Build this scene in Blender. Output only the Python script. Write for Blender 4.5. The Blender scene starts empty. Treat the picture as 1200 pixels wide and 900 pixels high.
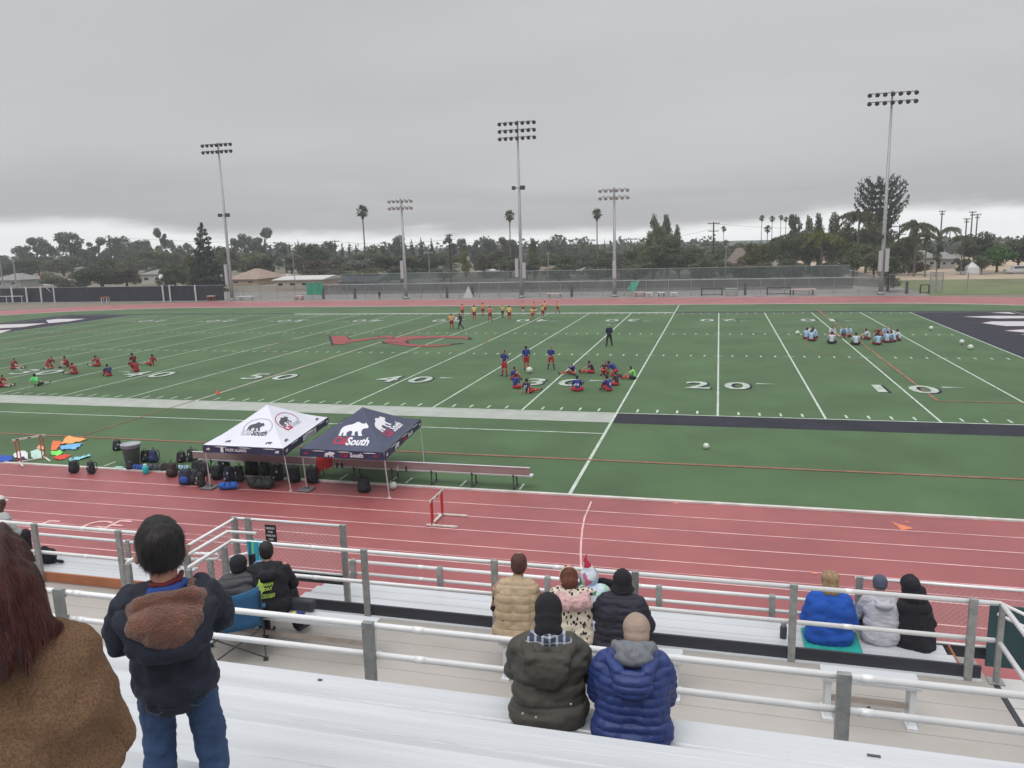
import bpy, bmesh, math, random
import numpy as np
from mathutils import Vector, Matrix, noise as mnoise
from math import sin, cos, pi, radians
sc = bpy.context.scene
COL = sc.collection
# ---------------------------------------------------------------- camera
CX, CY, CZ = -18.3647, -35.3874, 8.0563
YAW, PITCH, ROLL, FPX = -0.2631, 0.1827, -0.0285, 906.3
_cy, _sy = cos(YAW), sin(YAW)
F = np.array([_sy*cos(PITCH), _cy*cos(PITCH), -sin(PITCH)])
_R = np.array([_cy, -_sy, 0.0]); _U = np.cross(_R, F)
R2 = _R*cos(ROLL)+_U*sin(ROLL); U2 = -_R*sin(ROLL)+_U*cos(ROLL)
CAM = np.array([CX, CY, CZ])
cd = bpy.data.cameras.new('camera'); cam = bpy.data.objects.new('camera', cd); COL.objects.link(cam)
cd.sensor_width = 36; cd.lens = FPX/1200*36; cd.clip_start = 0.05; cd.clip_end = 6000
cam.matrix_world = Matrix(((R2[0], U2[0], -F[0], CX), (R2[1], U2[1], -F[1], CY), (R2[2], U2[2], -F[2], CZ), (0, 0, 0, 1)))
sc.camera = cam
# ---------------------------------------------------------------- light, sky, exposure
SUN_EL, SUN_ROT = radians(58), radians(200)
w = bpy.data.worlds.new('World'); sc.world = w; w.use_nodes = True
nt = w.node_tree; N = nt.nodes; L = nt.links
for n in list(N): N.remove(n)
def nd(tree, t, **k):
    n = tree.nodes.new(t)
    for a, b in k.items():
        if a == 'ins':
            for q, v in b.items(): n.inputs[q].default_value = v
        else: setattr(n, a, b)
    return n
out = nd(nt, 'ShaderNodeOutputWorld')
sky = nd(nt, 'ShaderNodeTexSky', sky_type='NISHITA', sun_disc=False, sun_elevation=SUN_EL, sun_rotation=SUN_ROT)
bg1 = nd(nt, 'ShaderNodeBackground', ins={'Strength': 0.1}); L.new(sky.outputs[0], bg1.inputs[0])
tc = nd(nt, 'ShaderNodeTexCoord'); sep = nd(nt, 'ShaderNodeSeparateXYZ'); L.new(tc.outputs['Generated'], sep.inputs[0])
# clouds seen as a flat deck overhead: direction divided by its height
def mth(tree, op, a, b=None, clamp=False):
    n = tree.nodes.new('ShaderNodeMath'); n.operation = op; n.use_clamp = clamp
    for i, v in enumerate((a, b)):
        if v is None: continue
        if isinstance(v, (int, float)): n.inputs[i].default_value = v
        else: tree.links.new(v, n.inputs[i])
    return n.outputs[0]
zz = mth(nt, 'MAXIMUM', sep.outputs[2], 0.0)
den = mth(nt, 'ADD', zz, 0.05)
dx = mth(nt, 'DIVIDE', sep.outputs[0], den); dy = mth(nt, 'DIVIDE', sep.outputs[1], den)
cmb = nd(nt, 'ShaderNodeCombineXYZ'); L.new(dx, cmb.inputs[0]); L.new(dy, cmb.inputs[1])
n1 = nd(nt, 'ShaderNodeTexNoise', ins={'Scale': 0.24, 'Detail': 4.0, 'Roughness': 0.45, 'Distortion': 0.5}); L.new(cmb.outputs[0], n1.inputs['Vector'])
# ragged lower edge of the deck
mp = nd(nt, 'ShaderNodeMapping'); mp.inputs['Scale'].default_value = (3.0, 3.0, 14.0); L.new(tc.outputs['Generated'], mp.inputs[0])
n2 = nd(nt, 'ShaderNodeTexNoise', ins={'Scale': 2.2, 'Detail': 6.0, 'Roughness': 0.6}); L.new(mp.outputs[0], n2.inputs['Vector'])
edge = mth(nt, 'ADD', mth(nt, 'ADD', sep.outputs[2], 0.007), mth(nt, 'MULTIPLY', mth(nt, 'SUBTRACT', n2.outputs[0], 0.5), 0.035))
# the open strip is taller towards the left of the field
tl = nd(nt, 'ShaderNodeMapRange', interpolation_type='SMOOTHSTEP', ins={1: -0.54, 2: -0.70, 3: 0.0, 4: -0.022}); L.new(sep.outputs[0], tl.inputs[0])
tr_ = nd(nt, 'ShaderNodeMapRange', interpolation_type='SMOOTHSTEP', ins={1: -0.02, 2: 0.2, 3: 0.0, 4: -0.010}); L.new(sep.outputs[0], tr_.inputs[0])
edge = mth(nt, 'ADD', mth(nt, 'ADD', edge, tl.outputs[0]), tr_.outputs[0])
ramp = nd(nt, 'ShaderNodeValToRGB'); L.new(edge, ramp.inputs[0])
cr = ramp.color_ramp; cr.interpolation = 'EASE'
cr.elements[0].position = 0.0; cr.elements[0].color = (0.98, 1.0, 1.01, 1)
cr.elements[1].position = 0.012; cr.elements[1].color = (1.02, 1.03, 1.04, 1)
for p, c in ((0.030, (0.48, 0.48, 0.50)), (0.10, (0.575, 0.575, 0.59)), (0.25, (0.60, 0.60, 0.61)), (0.42, (0.54, 0.545, 0.555)), (0.6, (1.0, 1.0, 1.03)), (1.0, (1.9, 1.9, 1.94))):
    e = cr.elements.new(p); e.color = (*c, 1)
vr = nd(nt, 'ShaderNodeMapRange', ins={1: 0.3, 2: 0.7, 3: 0.87, 4: 1.11}); L.new(n1.outputs[0], vr.inputs[0])
fade = nd(nt, 'ShaderNodeMapRange', ins={1: 0.01, 2: 0.05, 3: 0.0, 4: 1.0}); L.new(sep.outputs[2], fade.inputs[0])
vmix = nd(nt, 'ShaderNodeMix', data_type='FLOAT'); L.new(fade.outputs[0], vmix.inputs[0]); vmix.inputs[2].default_value = 1.0; L.new(vr.outputs[0], vmix.inputs[3])
bg2 = nd(nt, 'ShaderNodeBackground'); L.new(ramp.outputs[0], bg2.inputs[0]); L.new(vmix.outputs[0], bg2.inputs[1])
mx = nd(nt, 'ShaderNodeMixShader', ins={0: 0.93}); L.new(bg1.outputs[0], mx.inputs[1]); L.new(bg2.outputs[0], mx.inputs[2]); L.new(mx.outputs[0], out.inputs[0])
sl = bpy.data.lights.new('sun', 'SUN'); sl.energy = 1.0; sl.angle = radians(40); sl.color = (1, 0.97, 0.93)
so = bpy.data.objects.new('sun', sl); COL.objects.link(so)
_sd = Vector((sin(SUN_ROT)*cos(SUN_EL), cos(SUN_ROT)*cos(SUN_EL), sin(SUN_EL)))
so.rotation_euler = _sd.to_track_quat('Z', 'Y').to_euler(); so.location = (0, 0, 60)
sc.view_settings.view_transform = 'Standard'; sc.view_settings.look = 'None'
sc.view_settings.exposure = 0.0; sc.view_settings.gamma = 1.0; sc.view_settings.use_curve_mapping = False
sc.cycles.use_denoising = True
sc.cycles.max_bounces = 6; sc.cycles.transparent_max_bounces = 12
# ---------------------------------------------------------------- measuring
def ray(u, v): return F+R2*(u-600)/FPX-U2*(v-450)/FPX
def at(u, v, z=0.0):
    d = ray(u, v); return Vector(CAM+d*(z-CZ)/d[2])
def aty(u, v, y):
    d = ray(u, v); return Vector(CAM+d*(y-CY)/d[1])
def B(u, v, D): return aty(u, v, CY+D)
# ---------------------------------------------------------------- materials
def mat(name, col, rough=0.7, var=0.0, vscale=5.0, bump=0.0, bscale=50.0, metal=0.0, col2=None, spec=0.5, detail=4, obvar=0.0, alpha=1.0, trans=0.0, coord='Object', stretch=None, sheen=0.0):
    m = bpy.data.materials.new(name); m.use_nodes = True; t = m.node_tree
    b = t.nodes['Principled BSDF']; b.inputs['Roughness'].default_value = rough; b.inputs['Metallic'].default_value = metal
    b.inputs['Specular IOR Level'].default_value = spec
    b.inputs['Base Color'].default_value = (*col, 1)
    if sheen: b.inputs['Sheen Weight'].default_value = sheen
    tcn = t.nodes.new('ShaderNodeTexCoord'); src = tcn.outputs[coord]
    if stretch:
        mpn = t.nodes.new('ShaderNodeMapping'); mpn.inputs['Scale'].default_value = stretch; t.links.new(src, mpn.inputs[0]); src = mpn.outputs[0]
    cur = None
    if var or col2:
        nz = nd(t, 'ShaderNodeTexNoise', ins={'Scale': vscale, 'Detail': float(detail), 'Roughness': 0.6}); t.links.new(src, nz.inputs['Vector'])
        mr = nd(t, 'ShaderNodeMapRange', ins={1: 0.33, 2: 0.67}); t.links.new(nz.outputs[0], mr.inputs[0])
        mi = nd(t, 'ShaderNodeMix', data_type='RGBA'); t.links.new(mr.outputs[0], mi.inputs[0])
        a = col if col2 else tuple(c*(1-var) for c in col); c2 = col2 or tuple(min(1, c*(1+var)) for c in col)
        mi.inputs[6].default_value = (*a, 1); mi.inputs[7].default_value = (*c2, 1); cur = mi.outputs[2]
        t.links.new(cur, b.inputs['Base Color'])
    if obvar:
        oi = t.nodes.new('ShaderNodeObjectInfo')
        hs = t.nodes.new('ShaderNodeHueSaturation'); 
        if cur: t.links.new(cur, hs.inputs['Color'])
        else: hs.inputs['Color'].default_value = (*col, 1)
        mr = nd(t, 'ShaderNodeMapRange', ins={3: 1-obvar, 4: 1+obvar}); t.links.new(oi.outputs['Random'], mr.inputs[0]); t.links.new(mr.outputs[0], hs.inputs['Value'])
        mr2 = nd(t, 'ShaderNodeMapRange', ins={3: 0.5-obvar*.08, 4: 0.5+obvar*.08}); 
        ml = mth(t, 'FRACT', mth(t, 'MULTIPLY', oi.outputs['Random'], 17.3)); t.links.new(ml, mr2.inputs[0]); t.links.new(mr2.outputs[0], hs.inputs['Hue'])
        t.links.new(hs.outputs[0], b.inputs['Base Color'])
    if bump:
        nb = nd(t, 'ShaderNodeTexNoise', ins={'Scale': bscale, 'Detail': 3.0}); t.links.new(src, nb.inputs['Vector'])
        bp = nd(t, 'ShaderNodeBump', ins={'Strength': min(1, bump), 'Distance': 0.02 if bump <= 1 else 0.02*bump}); t.links.new(nb.outputs[0], bp.inputs['Height']); t.links.new(bp.outputs[0], b.inputs['Normal'])
    if alpha < 1: b.inputs['Alpha'].default_value = alpha
    if trans:
        o = t.nodes['Material Output']; tr = nd(t, 'ShaderNodeBsdfTranslucent'); ms = nd(t, 'ShaderNodeMixShader', ins={0: trans})
        s = b.inputs['Base Color']
        if s.is_linked: t.links.new(s.links[0].from_socket, tr.inputs[0])
        else: tr.inputs[0].default_value = (*col, 1)
        t.links.new(b.outputs[0], ms.inputs[1]); t.links.new(tr.outputs[0], ms.inputs[2]); t.links.new(ms.outputs[0], o.inputs[0])
    return m
_MC = {}
def cm(r, g, b, rough=0.75, **k):
    key = (round(r, 3), round(g, 3), round(b, 3), rough, tuple(sorted(k.items())))
    if key not in _MC: _MC[key] = mat('colour_%d' % len(_MC), (r, g, b), rough, **k)
    return _MC[key]
def srgb(r, g, b):
    return tuple(((c/255)/12.92 if c/255 < .04045 else ((c/255+.055)/1.055)**2.4) for c in (r, g, b))
# ---------------------------------------------------------------- mesh builder
class MB:
    def __init__(s): s.v = []; s.f = []; s.n = 0
    def add(s, v, f):
        b = s.n; s.v.extend([tuple(map(float, q)) for q in v]); s.f.extend([tuple(b+i for i in q) for q in f]); s.n = len(s.v); return s
    def box(s, c, d, rot=None, taper=1.0):
        x, y, z = (q/2 for q in d); P = []
        for sz in (-1, 1):
            k = taper if sz > 0 else 1
            for a, b in ((-1, -1), (1, -1), (1, 1), (-1, 1)): P.append(Vector((a*x*k, b*y*k, sz*z)))
        if rot is not None: P = [rot @ p for p in P]
        P = [p+Vector(c) for p in P]
        return s.add(P, [(3, 2, 1, 0), (4, 5, 6, 7), (0, 1, 5, 4), (1, 2, 6, 5), (2, 3, 7, 6), (3, 0, 4, 7)])
    def bar(s, a, b, w, h):
        a = Vector(a); b = Vector(b); d = b-a; q = d.to_track_quat('X', 'Z').to_matrix()
        return s.box((a+b)/2, (d.length, w, h), q)
    def tube(s, pts, r, n=8, caps=True):
        pts = [Vector(p) for p in pts]; m = len(pts); rs = r if isinstance(r, (list, tuple)) else [r]*m
        V = []; up = None
        for i, p in enumerate(pts):
            d = (pts[min(i+1, m-1)]-pts[max(i-1, 0)])
            if d.length < 1e-9: d = Vector((0, 0, 1))
            d.normalize()
            if up is None: up = Vector((0, 0, 1)) if abs(d.z) < .9 else Vector((1, 0, 0))
            x = d.cross(up).normalized(); up = x.cross(d).normalized()
            for k in range(n): V.append(p+(x*cos(2*pi*k/n)+up*sin(2*pi*k/n))*rs[i])
        Fc = [(i*n+k, i*n+(k+1) % n, (i+1)*n+(k+1) % n, (i+1)*n+k) for i in range(m-1) for k in range(n)]
        if caps: Fc += [tuple(reversed(range(n))), tuple((m-1)*n+k for k in range(n))]
        return s.add(V, Fc)
    def lathe(s, c, prof, n=16, axis=None):
        V = []; q = Vector((0, 0, 1)).rotation_difference(Vector(axis)).to_matrix() if axis else None
        for r, z in prof:
            for k in range(n):
                p = Vector((r*cos(2*pi*k/n), r*sin(2*pi*k/n), z))
                if q: p = q @ p
                V.append(p+Vector(c))
        m = len(prof)
        Fc = [(i*n+k, i*n+(k+1) % n, (i+1)*n+(k+1) % n, (i+1)*n+k) for i in range(m-1) for k in range(n)]
        if prof[0][0] > 1e-6: Fc.append(tuple(reversed(range(n))))
        if prof[-1][0] > 1e-6: Fc.append(tuple((m-1)*n+k for k in range(n)))
        return s.add(V, Fc)
    def ell(s, c, r, n=12, m=8, rot=None):
        V = []; r = (r, r, r) if isinstance(r, (int, float)) else r
        for i in range(m+1):
            t = pi*i/m
            for k in range(n):
                a = 2*pi*k/n; p = Vector((r[0]*sin(t)*cos(a), r[1]*sin(t)*sin(a), r[2]*cos(t)))
                if rot is not None: p = rot @ p
                V.append(p+Vector(c))
        return s.add(V, [(i*n+k, (i+1)*n+k, (i+1)*n+(k+1) % n, i*n+(k+1) % n) for i in range(m) for k in range(n)])
    def strip(s, a, b, w, z, hw=None):
        a = Vector((a[0], a[1], z)); b = Vector((b[0], b[1], z)); d = (b-a).normalized(); p = Vector((-d.y, d.x, 0))*w/2
        return s.add([a-p, b-p, b+p, a+p], [(0, 1, 2, 3)])
    def rect(s, x0, x1, y0, y1, z): return s.add([(x0, y0, z), (x1, y0, z), (x1, y1, z), (x0, y1, z)], [(0, 1, 2, 3)])
    def poly(s, pts, z): return s.add([(p[0], p[1], z) for p in pts], [tuple(range(len(pts)))])
    def ring(s, c, r0, r1, a0, a1, z, n=48):
        V = []
        for i in range(n+1):
            a = a0+(a1-a0)*i/n
            V += [(c[0]+r0*cos(a), c[1]+r0*sin(a), z), (c[0]+r1*cos(a), c[1]+r1*sin(a), z)]
        return s.add(V, [(2*i, 2*i+1, 2*i+3, 2*i+2) for i in range(n)])
    def slab(s, pts, th, M):
        """flat outline of points extruded by th, then placed with matrix M"""
        n = len(pts); V = [M @ Vector((p[0], p[1], 0)) for p in pts]+[M @ Vector((p[0], p[1], th)) for p in pts]
        return s.add(V, [tuple(range(n)), tuple(reversed(range(n, 2*n)))]+[(i, i+n, (i+1) % n+n, (i+1) % n) for i in range(n)])
    def build(s, name, m, parent=None, smooth=False, off=None, bevel=0):
        me = bpy.data.meshes.new(name)
        V = s.v
        if off is not None: V = [(p[0]-off[0], p[1]-off[1], p[2]-off[2]) for p in V]
        me.from_pydata(V, [], s.f); me.materials.append(m); me.validate()
        if smooth: me.polygons.foreach_set('use_smooth', [True]*len(me.polygons))
        o = bpy.data.objects.new(name, me); COL.objects.link(o)
        if bevel:
            bm = bmesh.new(); bm.from_mesh(me); bmesh.ops.bevel(bm, geom=list(bm.edges), offset=bevel, segments=2, affect='EDGES', profile=.5, clamp_overlap=True); bm.to_mesh(me); bm.free()
        if parent is not None: o.parent = parent
        return o
def thing(name, label, cat, loc=(0, 0, 0), rz=0, group=None):
    o = bpy.data.objects.new(name, None); COL.objects.link(o); o.location = loc; o.rotation_euler[2] = rz
    o.empty_display_size = .2
    return tag(o, label, cat, group)
import re as _re
def tag(o, label, cat, group=None, kind=None):
    if label and len(_re.findall(r"[A-Za-z0-9']+", label)) > 16: print('LONG', label)
    if label: o['label'] = label
    if cat: o['category'] = cat
    if group: o['group'] = group
    if kind: o['kind'] = kind
    return o
def struct(name, mb, m, **k):
    o = mb.build(name, m, **k); o['kind'] = 'structure'; return o
def copytree(o, loc=None, rz=None, scale=None, label=None, group=None, parent=None):
    c = o.copy(); COL.objects.link(c)
    if parent is not None: c.parent = parent
    if loc is not None: c.location = loc
    if rz is not None: c.rotation_euler[2] = rz
    if scale is not None: c.scale = scale if hasattr(scale, '__len__') else (scale,)*3
    if label: c['label'] = label
    if group: c['group'] = group
    for ch in list(o.children): copytree(ch, parent=c)
    return c
ORD = ['zeroth', 'first', 'second', 'third', 'fourth', 'fifth', 'sixth', 'seventh', 'eighth', 'ninth', 'tenth', 'eleventh', 'twelfth', 'thirteenth', 'fourteenth', 'fifteenth', 'sixteenth', 'seventeenth', 'eighteenth', 'nineteenth', 'twentieth', 'twenty-first', 'twenty-second', 'twenty-third', 'twenty-fourth', 'twenty-fifth', 'twenty-sixth', 'twenty-seventh', 'twenty-eighth', 'twenty-ninth', 'thirtieth']
_tx = {}
def text_geo(txt, bold=0.0):
    """outline text as (verts, faces), height of capitals ~1, left edge at 0"""
    k = (txt, bold)
    if k in _tx: return _tx[k]
    c = bpy.data.curves.new('t', 'FONT'); c.body = txt; c.size = 1/0.7; c.offset = bold; c.resolution_u = 3
    o = bpy.data.objects.new('t', c); COL.objects.link(o); bpy.context.view_layer.update()
    me = bpy.data.meshes.new_from_object(o.evaluated_get(bpy.context.evaluated_depsgraph_get()))
    V = np.array([v.co[:] for v in me.vertices]); Fc = [tuple(p.vertices) for p in me.polygons]
    bpy.data.objects.remove(o); bpy.data.curves.remove(c); bpy.data.meshes.remove(me)
    V[:, 0] -= V[:, 0].min(); _tx[k] = (V, Fc); return _tx[k]
def add_text(mb, txt, fn, width=None, height=1.0, bold=0.0, center=True):
    """fn maps (x, y) in the text plane to world"""
    V, Fc = text_geo(txt, bold); w0 = V[:, 0].max(); sx = (width/w0) if width else height
    mb.add([fn((p[0]-(w0/2 if center else 0))*sx, p[1]*height) for p in V], Fc)
# ---------------------------------------------------------------- soft solids (remeshed unions)
def cap_prim(mb, a, b, ra, rb, n=12, flat=None):
    a = Vector(a); b = Vector(b); d = b-a; Ld = d.length
    if Ld < 1e-6: mb.ell(a, max(ra, rb), n, 8); return
    d.normalize(); q = Vector((0, 0, 1)).rotation_difference(d).to_matrix()
    prof = [(ra*sin(t), -ra*cos(t)) for t in np.linspace(0.0, pi/2, 5)]+[(rb*cos(t), Ld+rb*sin(t)) for t in np.linspace(0.0, pi/2, 5)]
    t = MB(); t.lathe((0, 0, 0), [(max(r, 1e-5), z) for r, z in prof], n)
    fv = None
    if flat: fv = Vector(flat[0]).normalized(); fk = flat[1]
    V = []
    for p in t.v:
        p = q @ Vector(p)
        if fv: p = p-fv*(p.dot(fv))*(1-fk)
        V.append(p+a)
    mb.add(V, t.f)
def soft(prims, voxel=.012, smooth=6, post=None, noise=None):
    """prims: ('C',a,b,ra,rb[,flat]) tapered capsules and ('E',c,r[,rot]) ellipsoids -> one continuous mesh datablock"""
    mb = MB()
    for p in prims:
        if p[0] == 'C': cap_prim(mb, *p[1:5], flat=p[5] if len(p) > 5 else None)
        else: mb.ell(p[1], p[2], 16, 10, p[3] if len(p) > 3 else None)
    me = bpy.data.meshes.new('s'); me.from_pydata(mb.v, [], mb.f)
    bm = bmesh.new(); bm.from_mesh(me); bmesh.ops.remove_doubles(bm, verts=bm.verts, dist=1e-5); bmesh.ops.recalc_face_normals(bm, faces=bm.faces); bm.to_mesh(me); bm.free()
    o = bpy.data.objects.new('s', me); COL.objects.link(o)
    r = o.modifiers.new('r', 'REMESH'); r.mode = 'VOXEL'; r.voxel_size = voxel
    s = o.modifiers.new('m', 'SMOOTH'); s.factor = .5; s.iterations = smooth
    bpy.context.view_layer.update()
    out = bpy.data.meshes.new_from_object(o.evaluated_get(bpy.context.evaluated_depsgraph_get()))
    bpy.data.objects.remove(o); bpy.data.meshes.remove(me)
    nv = len(out.vertices)
    if post or noise:
        co = np.empty(nv*3); out.vertices.foreach_get('co', co); co = co.reshape(-1, 3)
        no = np.empty(nv*3); out.vertex_normals.foreach_get('vector', no); no = no.reshape(-1, 3)
        if noise:
            for amp, scl, st in noise:
                d = np.array([mnoise.noise(Vector((q[0]*scl*st[0], q[1]*scl*st[1], q[2]*scl*st[2]))) for q in co])
                co = co+no*(d*amp)[:, None]
        if post: co = post(co, no)
        out.vertices.foreach_set('co', co.ravel()); out.update()
    out.polygons.foreach_set('use_smooth', [True]*len(out.polygons))
    return out
def inst(name, me, m, parent=None, loc=None):
    """an object on (possibly shared) mesh data with its own material"""
    me.name = name
    if not me.materials: me.materials.append(m)
    o = bpy.data.objects.new(name, me); COL.objects.link(o)
    o.material_slots[0].link = 'OBJECT'; o.material_slots[0].material = m
    if parent is not None: o.parent = parent
    if loc is not None: o.location = loc
    return o
# ================================================================ GROUND, TRACK, FIELD
Y_ = .9144; FW = 160/3*Y_; GX = -100*Y_          # goal lines at x = 0 and x = GX, sidelines y = 0 and y = FW
M_ground = mat('dry_ground', (.20, .17, .13), .95, col2=(.13, .125, .085), vscale=.03, bump=.3, bscale=2)
M_track = mat('red_running_surface', (.31, .086, .088), .44, var=.16, vscale=.28, bump=.25, bscale=120, detail=8, spec=.45)
M_turf = mat('artificial_turf', (.074, .130, .060), .8, var=.18, vscale=.22, bump=.5, bscale=60, detail=10, spec=.25)
M_white = mat('white_line_paint', (.45, .52, .45), .8, var=.22, vscale=2.2)
M_tline = mat('white_track_paint', (.66, .39, .39), .7, var=.22, vscale=1.3)
M_band = mat('white_border_paint', (.36, .385, .35), .85, var=.10, vscale=1.2)
M_black = mat('black_turf', (.018, .018, .030), .8, var=.3, vscale=.6, spec=.3)
M_orange = mat('orange_line_paint', (.25, .12, .075), .85, var=.3, vscale=1.5)
M_redt = mat('red_turf', (.25, .052, .050), .8, var=.15, vscale=1)
g = MB(); xs = np.linspace(-3000, 3000, 41); ys = [-600, 0, 120, 240, 320, 420, 600, 1000, 2000, 4000]
V = [(x, y, -.03-max(0, y-260)*.022) for x in xs for y in ys]; k = len(ys)
g.add(V, [(i*k+j, (i+1)*k+j, (i+1)*k+j+1, i*k+j+1) for i in range(40) for j in range(k-1)]); struct('ground', g, M_ground)
xl, xr, yc, ri, ro = -88.0, -3.5, 23.7, 35.85, 46.6
def oval(r, n=40):
    P = [(xr+r*cos(a), yc+r*sin(a)) for a in np.linspace(-pi/2, pi/2, n)]+[(xl+r*cos(a), yc+r*sin(a)) for a in np.linspace(pi/2, 3*pi/2, n)]
    return P
def oval_ring(mb, r0, r1, z):
    a = oval(r0); b = oval(r1); n = len(a)
    mb.add([(p[0], p[1], z) for p in a+b], [(i, (i+1) % n, n+(i+1) % n, n+i) for i in range(n)])
g = MB(); oval_ring(g, 34, ro, 0.0); struct('running_track', g, M_track)
g = MB(); g.poly(oval(ri-.1), .006); struct('artificial_turf_field', g, M_turf)
g = MB(); oval_ring(g, ri-.14, ri, .05); 
a = oval(ri); b = oval(ri-.14); n = len(a)
for A in (a, b): g.add([(p[0], p[1], 0) for p in A]+[(p[0], p[1], .05) for p in A], [(i, (i+1) % n, n+(i+1) % n, n+i) for i in range(n)])
struct('track_kerb', g, mat('white_kerb', (.60, .56, .53), .6, var=.15, vscale=2))
g = MB()
for k in range(1, 9): oval_ring(g, ri+1.09*k+.12, ri+1.09*k+.17, .005)
oval_ring(g, ri+9.95, ri+10.05, .005)
oval_ring(g, ri+4.3*1.09+.5, ri+4.3*1.09+.53, .005)
# curved start line running out over the lanes
P = [at(693, 588), at(688, 600), at(685, 607), at(682.5, 620), at(681, 635), at(680.5, 650), at(681, 665)]
for p, q in zip(P, P[1:]): g.strip(p, q, .055, .009)
# lane letters near the stand
struct('track_lane_lines', g, M_tline)
g = MB()
for u0, ch in ((25, 'F'), (80, 'G'), (110, 'E')):
    p = at(u0, 621.5)
    add_text(g, ch, lambda x, y, p=p: (p.x+.15+x*1.0, p.y+.05+y, .013), height=.85, center=False)
struct('track_lettering', g, M_tline)
g = MB(); p = at(1058, 617)
g.poly([(p.x-.22, p.y+.3), (p.x-.1, p.y-.33), (p.x+.28, p.y-.12)], .009)
for (u, v) in ((1063, 612), (955, 672), (792, 590)): q = at(u, v); g.rect(q.x-.06, q.x+.06, q.y-.05, q.y+.05, .009)
struct('track_exchange_marks', g, mat('orange_exchange_paint', (.62, .19, .10), .7, var=.2))
# --- football markings
Wz, Bz, Oz = .018, .012, .024
g = MB()
for yd in range(0, 101, 5):
    x = -yd*Y_; g.rect(x-.05, x+.05, 0, FW, Wz)
g.rect(-25*Y_-.06, -25*Y_+.06, -12.0, 0, Wz); g.rect(-25*Y_-.05, -25*Y_+.05, FW, 58.9, Wz)
g.rect(GX-10*Y_, 10*Y_, -.1, 0, Wz+.001); g.rect(GX-10*Y_, 10*Y_, FW, FW+.1, Wz+.001)
g.rect(10*Y_, 10*Y_+.1, -.1, FW+.1, Wz); g.rect(GX-10*Y_-.1, GX-10*Y_, -.1, FW+.1, Wz)
for yd in range(1, 100):
    x = -yd*Y_
    if yd % 5 == 0:
        for y in (20*Y_, FW-20*Y_): g.rect(x-.3, x-.05, y-.05, y+.05, Wz); g.rect(x+.05, x+.3, y-.05, y+.05, Wz)
        continue
    for y0 in (.25, FW-.85): g.rect(x-.05, x+.05, y0, y0+.6, Wz)
    for y0 in (20*Y_-.3, FW-20*Y_-.3): g.rect(x-.05, x+.05, y0, y0+.6, Wz)
g.rect(-68.6, -25*Y_-.06, -4.05, -3.95, Wz)
for u, v, u2, v2 in ((394, 565, 404, 557), (455, 567, 464, 559), (475, 567, 483, 560), (540, 570, 547, 564), (609, 574, 615, 567)):
    g.rect(at(u, v).x-.04, at(u, v).x+.04, -11.8, -11.2, Wz)
for x in (-34, -37, -41): g.rect(x-.04, x+.04, -11.8, -11.2, Wz)
struct('field_lines', g, M_white)
g = MB(); g.rect(-68.6, -25*Y_-.06, -1.95, -.1, Bz); g.rect(-68.6, -25*Y_-.06, FW+.1, FW+1.0, Bz); struct('field_border', g, M_band)
g = MB(); g.rect(-25*Y_+.06, 10*Y_+1.9, -2.05, -.1, Bz); g.rect(-25*Y_+.06, 10*Y_+1.9, FW+.1, FW+1.3, Bz)
g.rect(-100, -68.6, -2.05, -.1, Bz); g.rect(-102.5, -68.6, FW+.1, FW+1.3, Bz)
g.rect(.05, 10*Y_, 0, FW, Bz); g.rect(GX-10*Y_, GX-.05, 0, FW, Bz)
g.rect(10*Y_+.1, 10*Y_+1.9, -.1, FW+.1, Bz); g.rect(GX-10*Y_-1.9, GX-10*Y_-.1, -.1, FW+.1, Bz)
struct('endzone_turf', g, M_black)
g = MB()
for x in (-60*Y_+.12,): pass
g.rect(-104, 4, -8.07, -7.91, Oz)
g.rect(GX/2-.13, GX/2-.05, -7.9, FW+6, Oz)
g.ring((GX/2, FW/2), 9.12, 9.18, 0, 2*pi, Oz, 64)
g.rect(-8.26, -8.12, 4.5, FW+6, Oz); g.rect(-8.12, 3, 4.44, 4.56, Oz); g.rect(GX+8.12, GX+8.26, 4.5, FW-4.5, Oz); g.rect(GX-3, GX+8.12, 4.44, 4.56, Oz)
g.ring((2.9, FW/2), 14.93, 14.98, radians(135), radians(225), Oz, 40)
g.rect(-104, 4, 57.3, 57.4, Oz)
struct('soccer_lines', g, M_orange)
# numerals
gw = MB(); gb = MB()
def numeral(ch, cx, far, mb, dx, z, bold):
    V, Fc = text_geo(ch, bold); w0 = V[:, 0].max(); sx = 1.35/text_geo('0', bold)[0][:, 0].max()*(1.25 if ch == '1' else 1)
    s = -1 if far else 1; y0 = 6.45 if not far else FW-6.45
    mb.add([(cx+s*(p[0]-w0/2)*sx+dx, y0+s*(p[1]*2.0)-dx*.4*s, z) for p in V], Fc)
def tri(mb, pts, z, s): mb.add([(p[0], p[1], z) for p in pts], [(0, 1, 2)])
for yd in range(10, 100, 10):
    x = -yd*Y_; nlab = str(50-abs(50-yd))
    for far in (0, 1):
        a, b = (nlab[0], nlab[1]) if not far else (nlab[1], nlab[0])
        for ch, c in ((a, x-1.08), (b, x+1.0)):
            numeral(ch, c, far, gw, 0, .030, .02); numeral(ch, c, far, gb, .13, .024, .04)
        if yd != 50:
            s = 1 if yd < 50 else -1; y = 8.1 if not far else FW-8.1
            gw.add([(x+s*2.0, y-.16, .03), (x+s*3.1, y, .03), (x+s*2.0, y+.16, .03)], [(0, 1, 2)] if s > 0 else [(2, 1, 0)])
struct('yard_number_shadows', gb, M_black); struct('yard_numbers', gw, mat('worn_number_paint', (.38, .44, .38), .8, var=.25, vscale=1.8))
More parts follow.
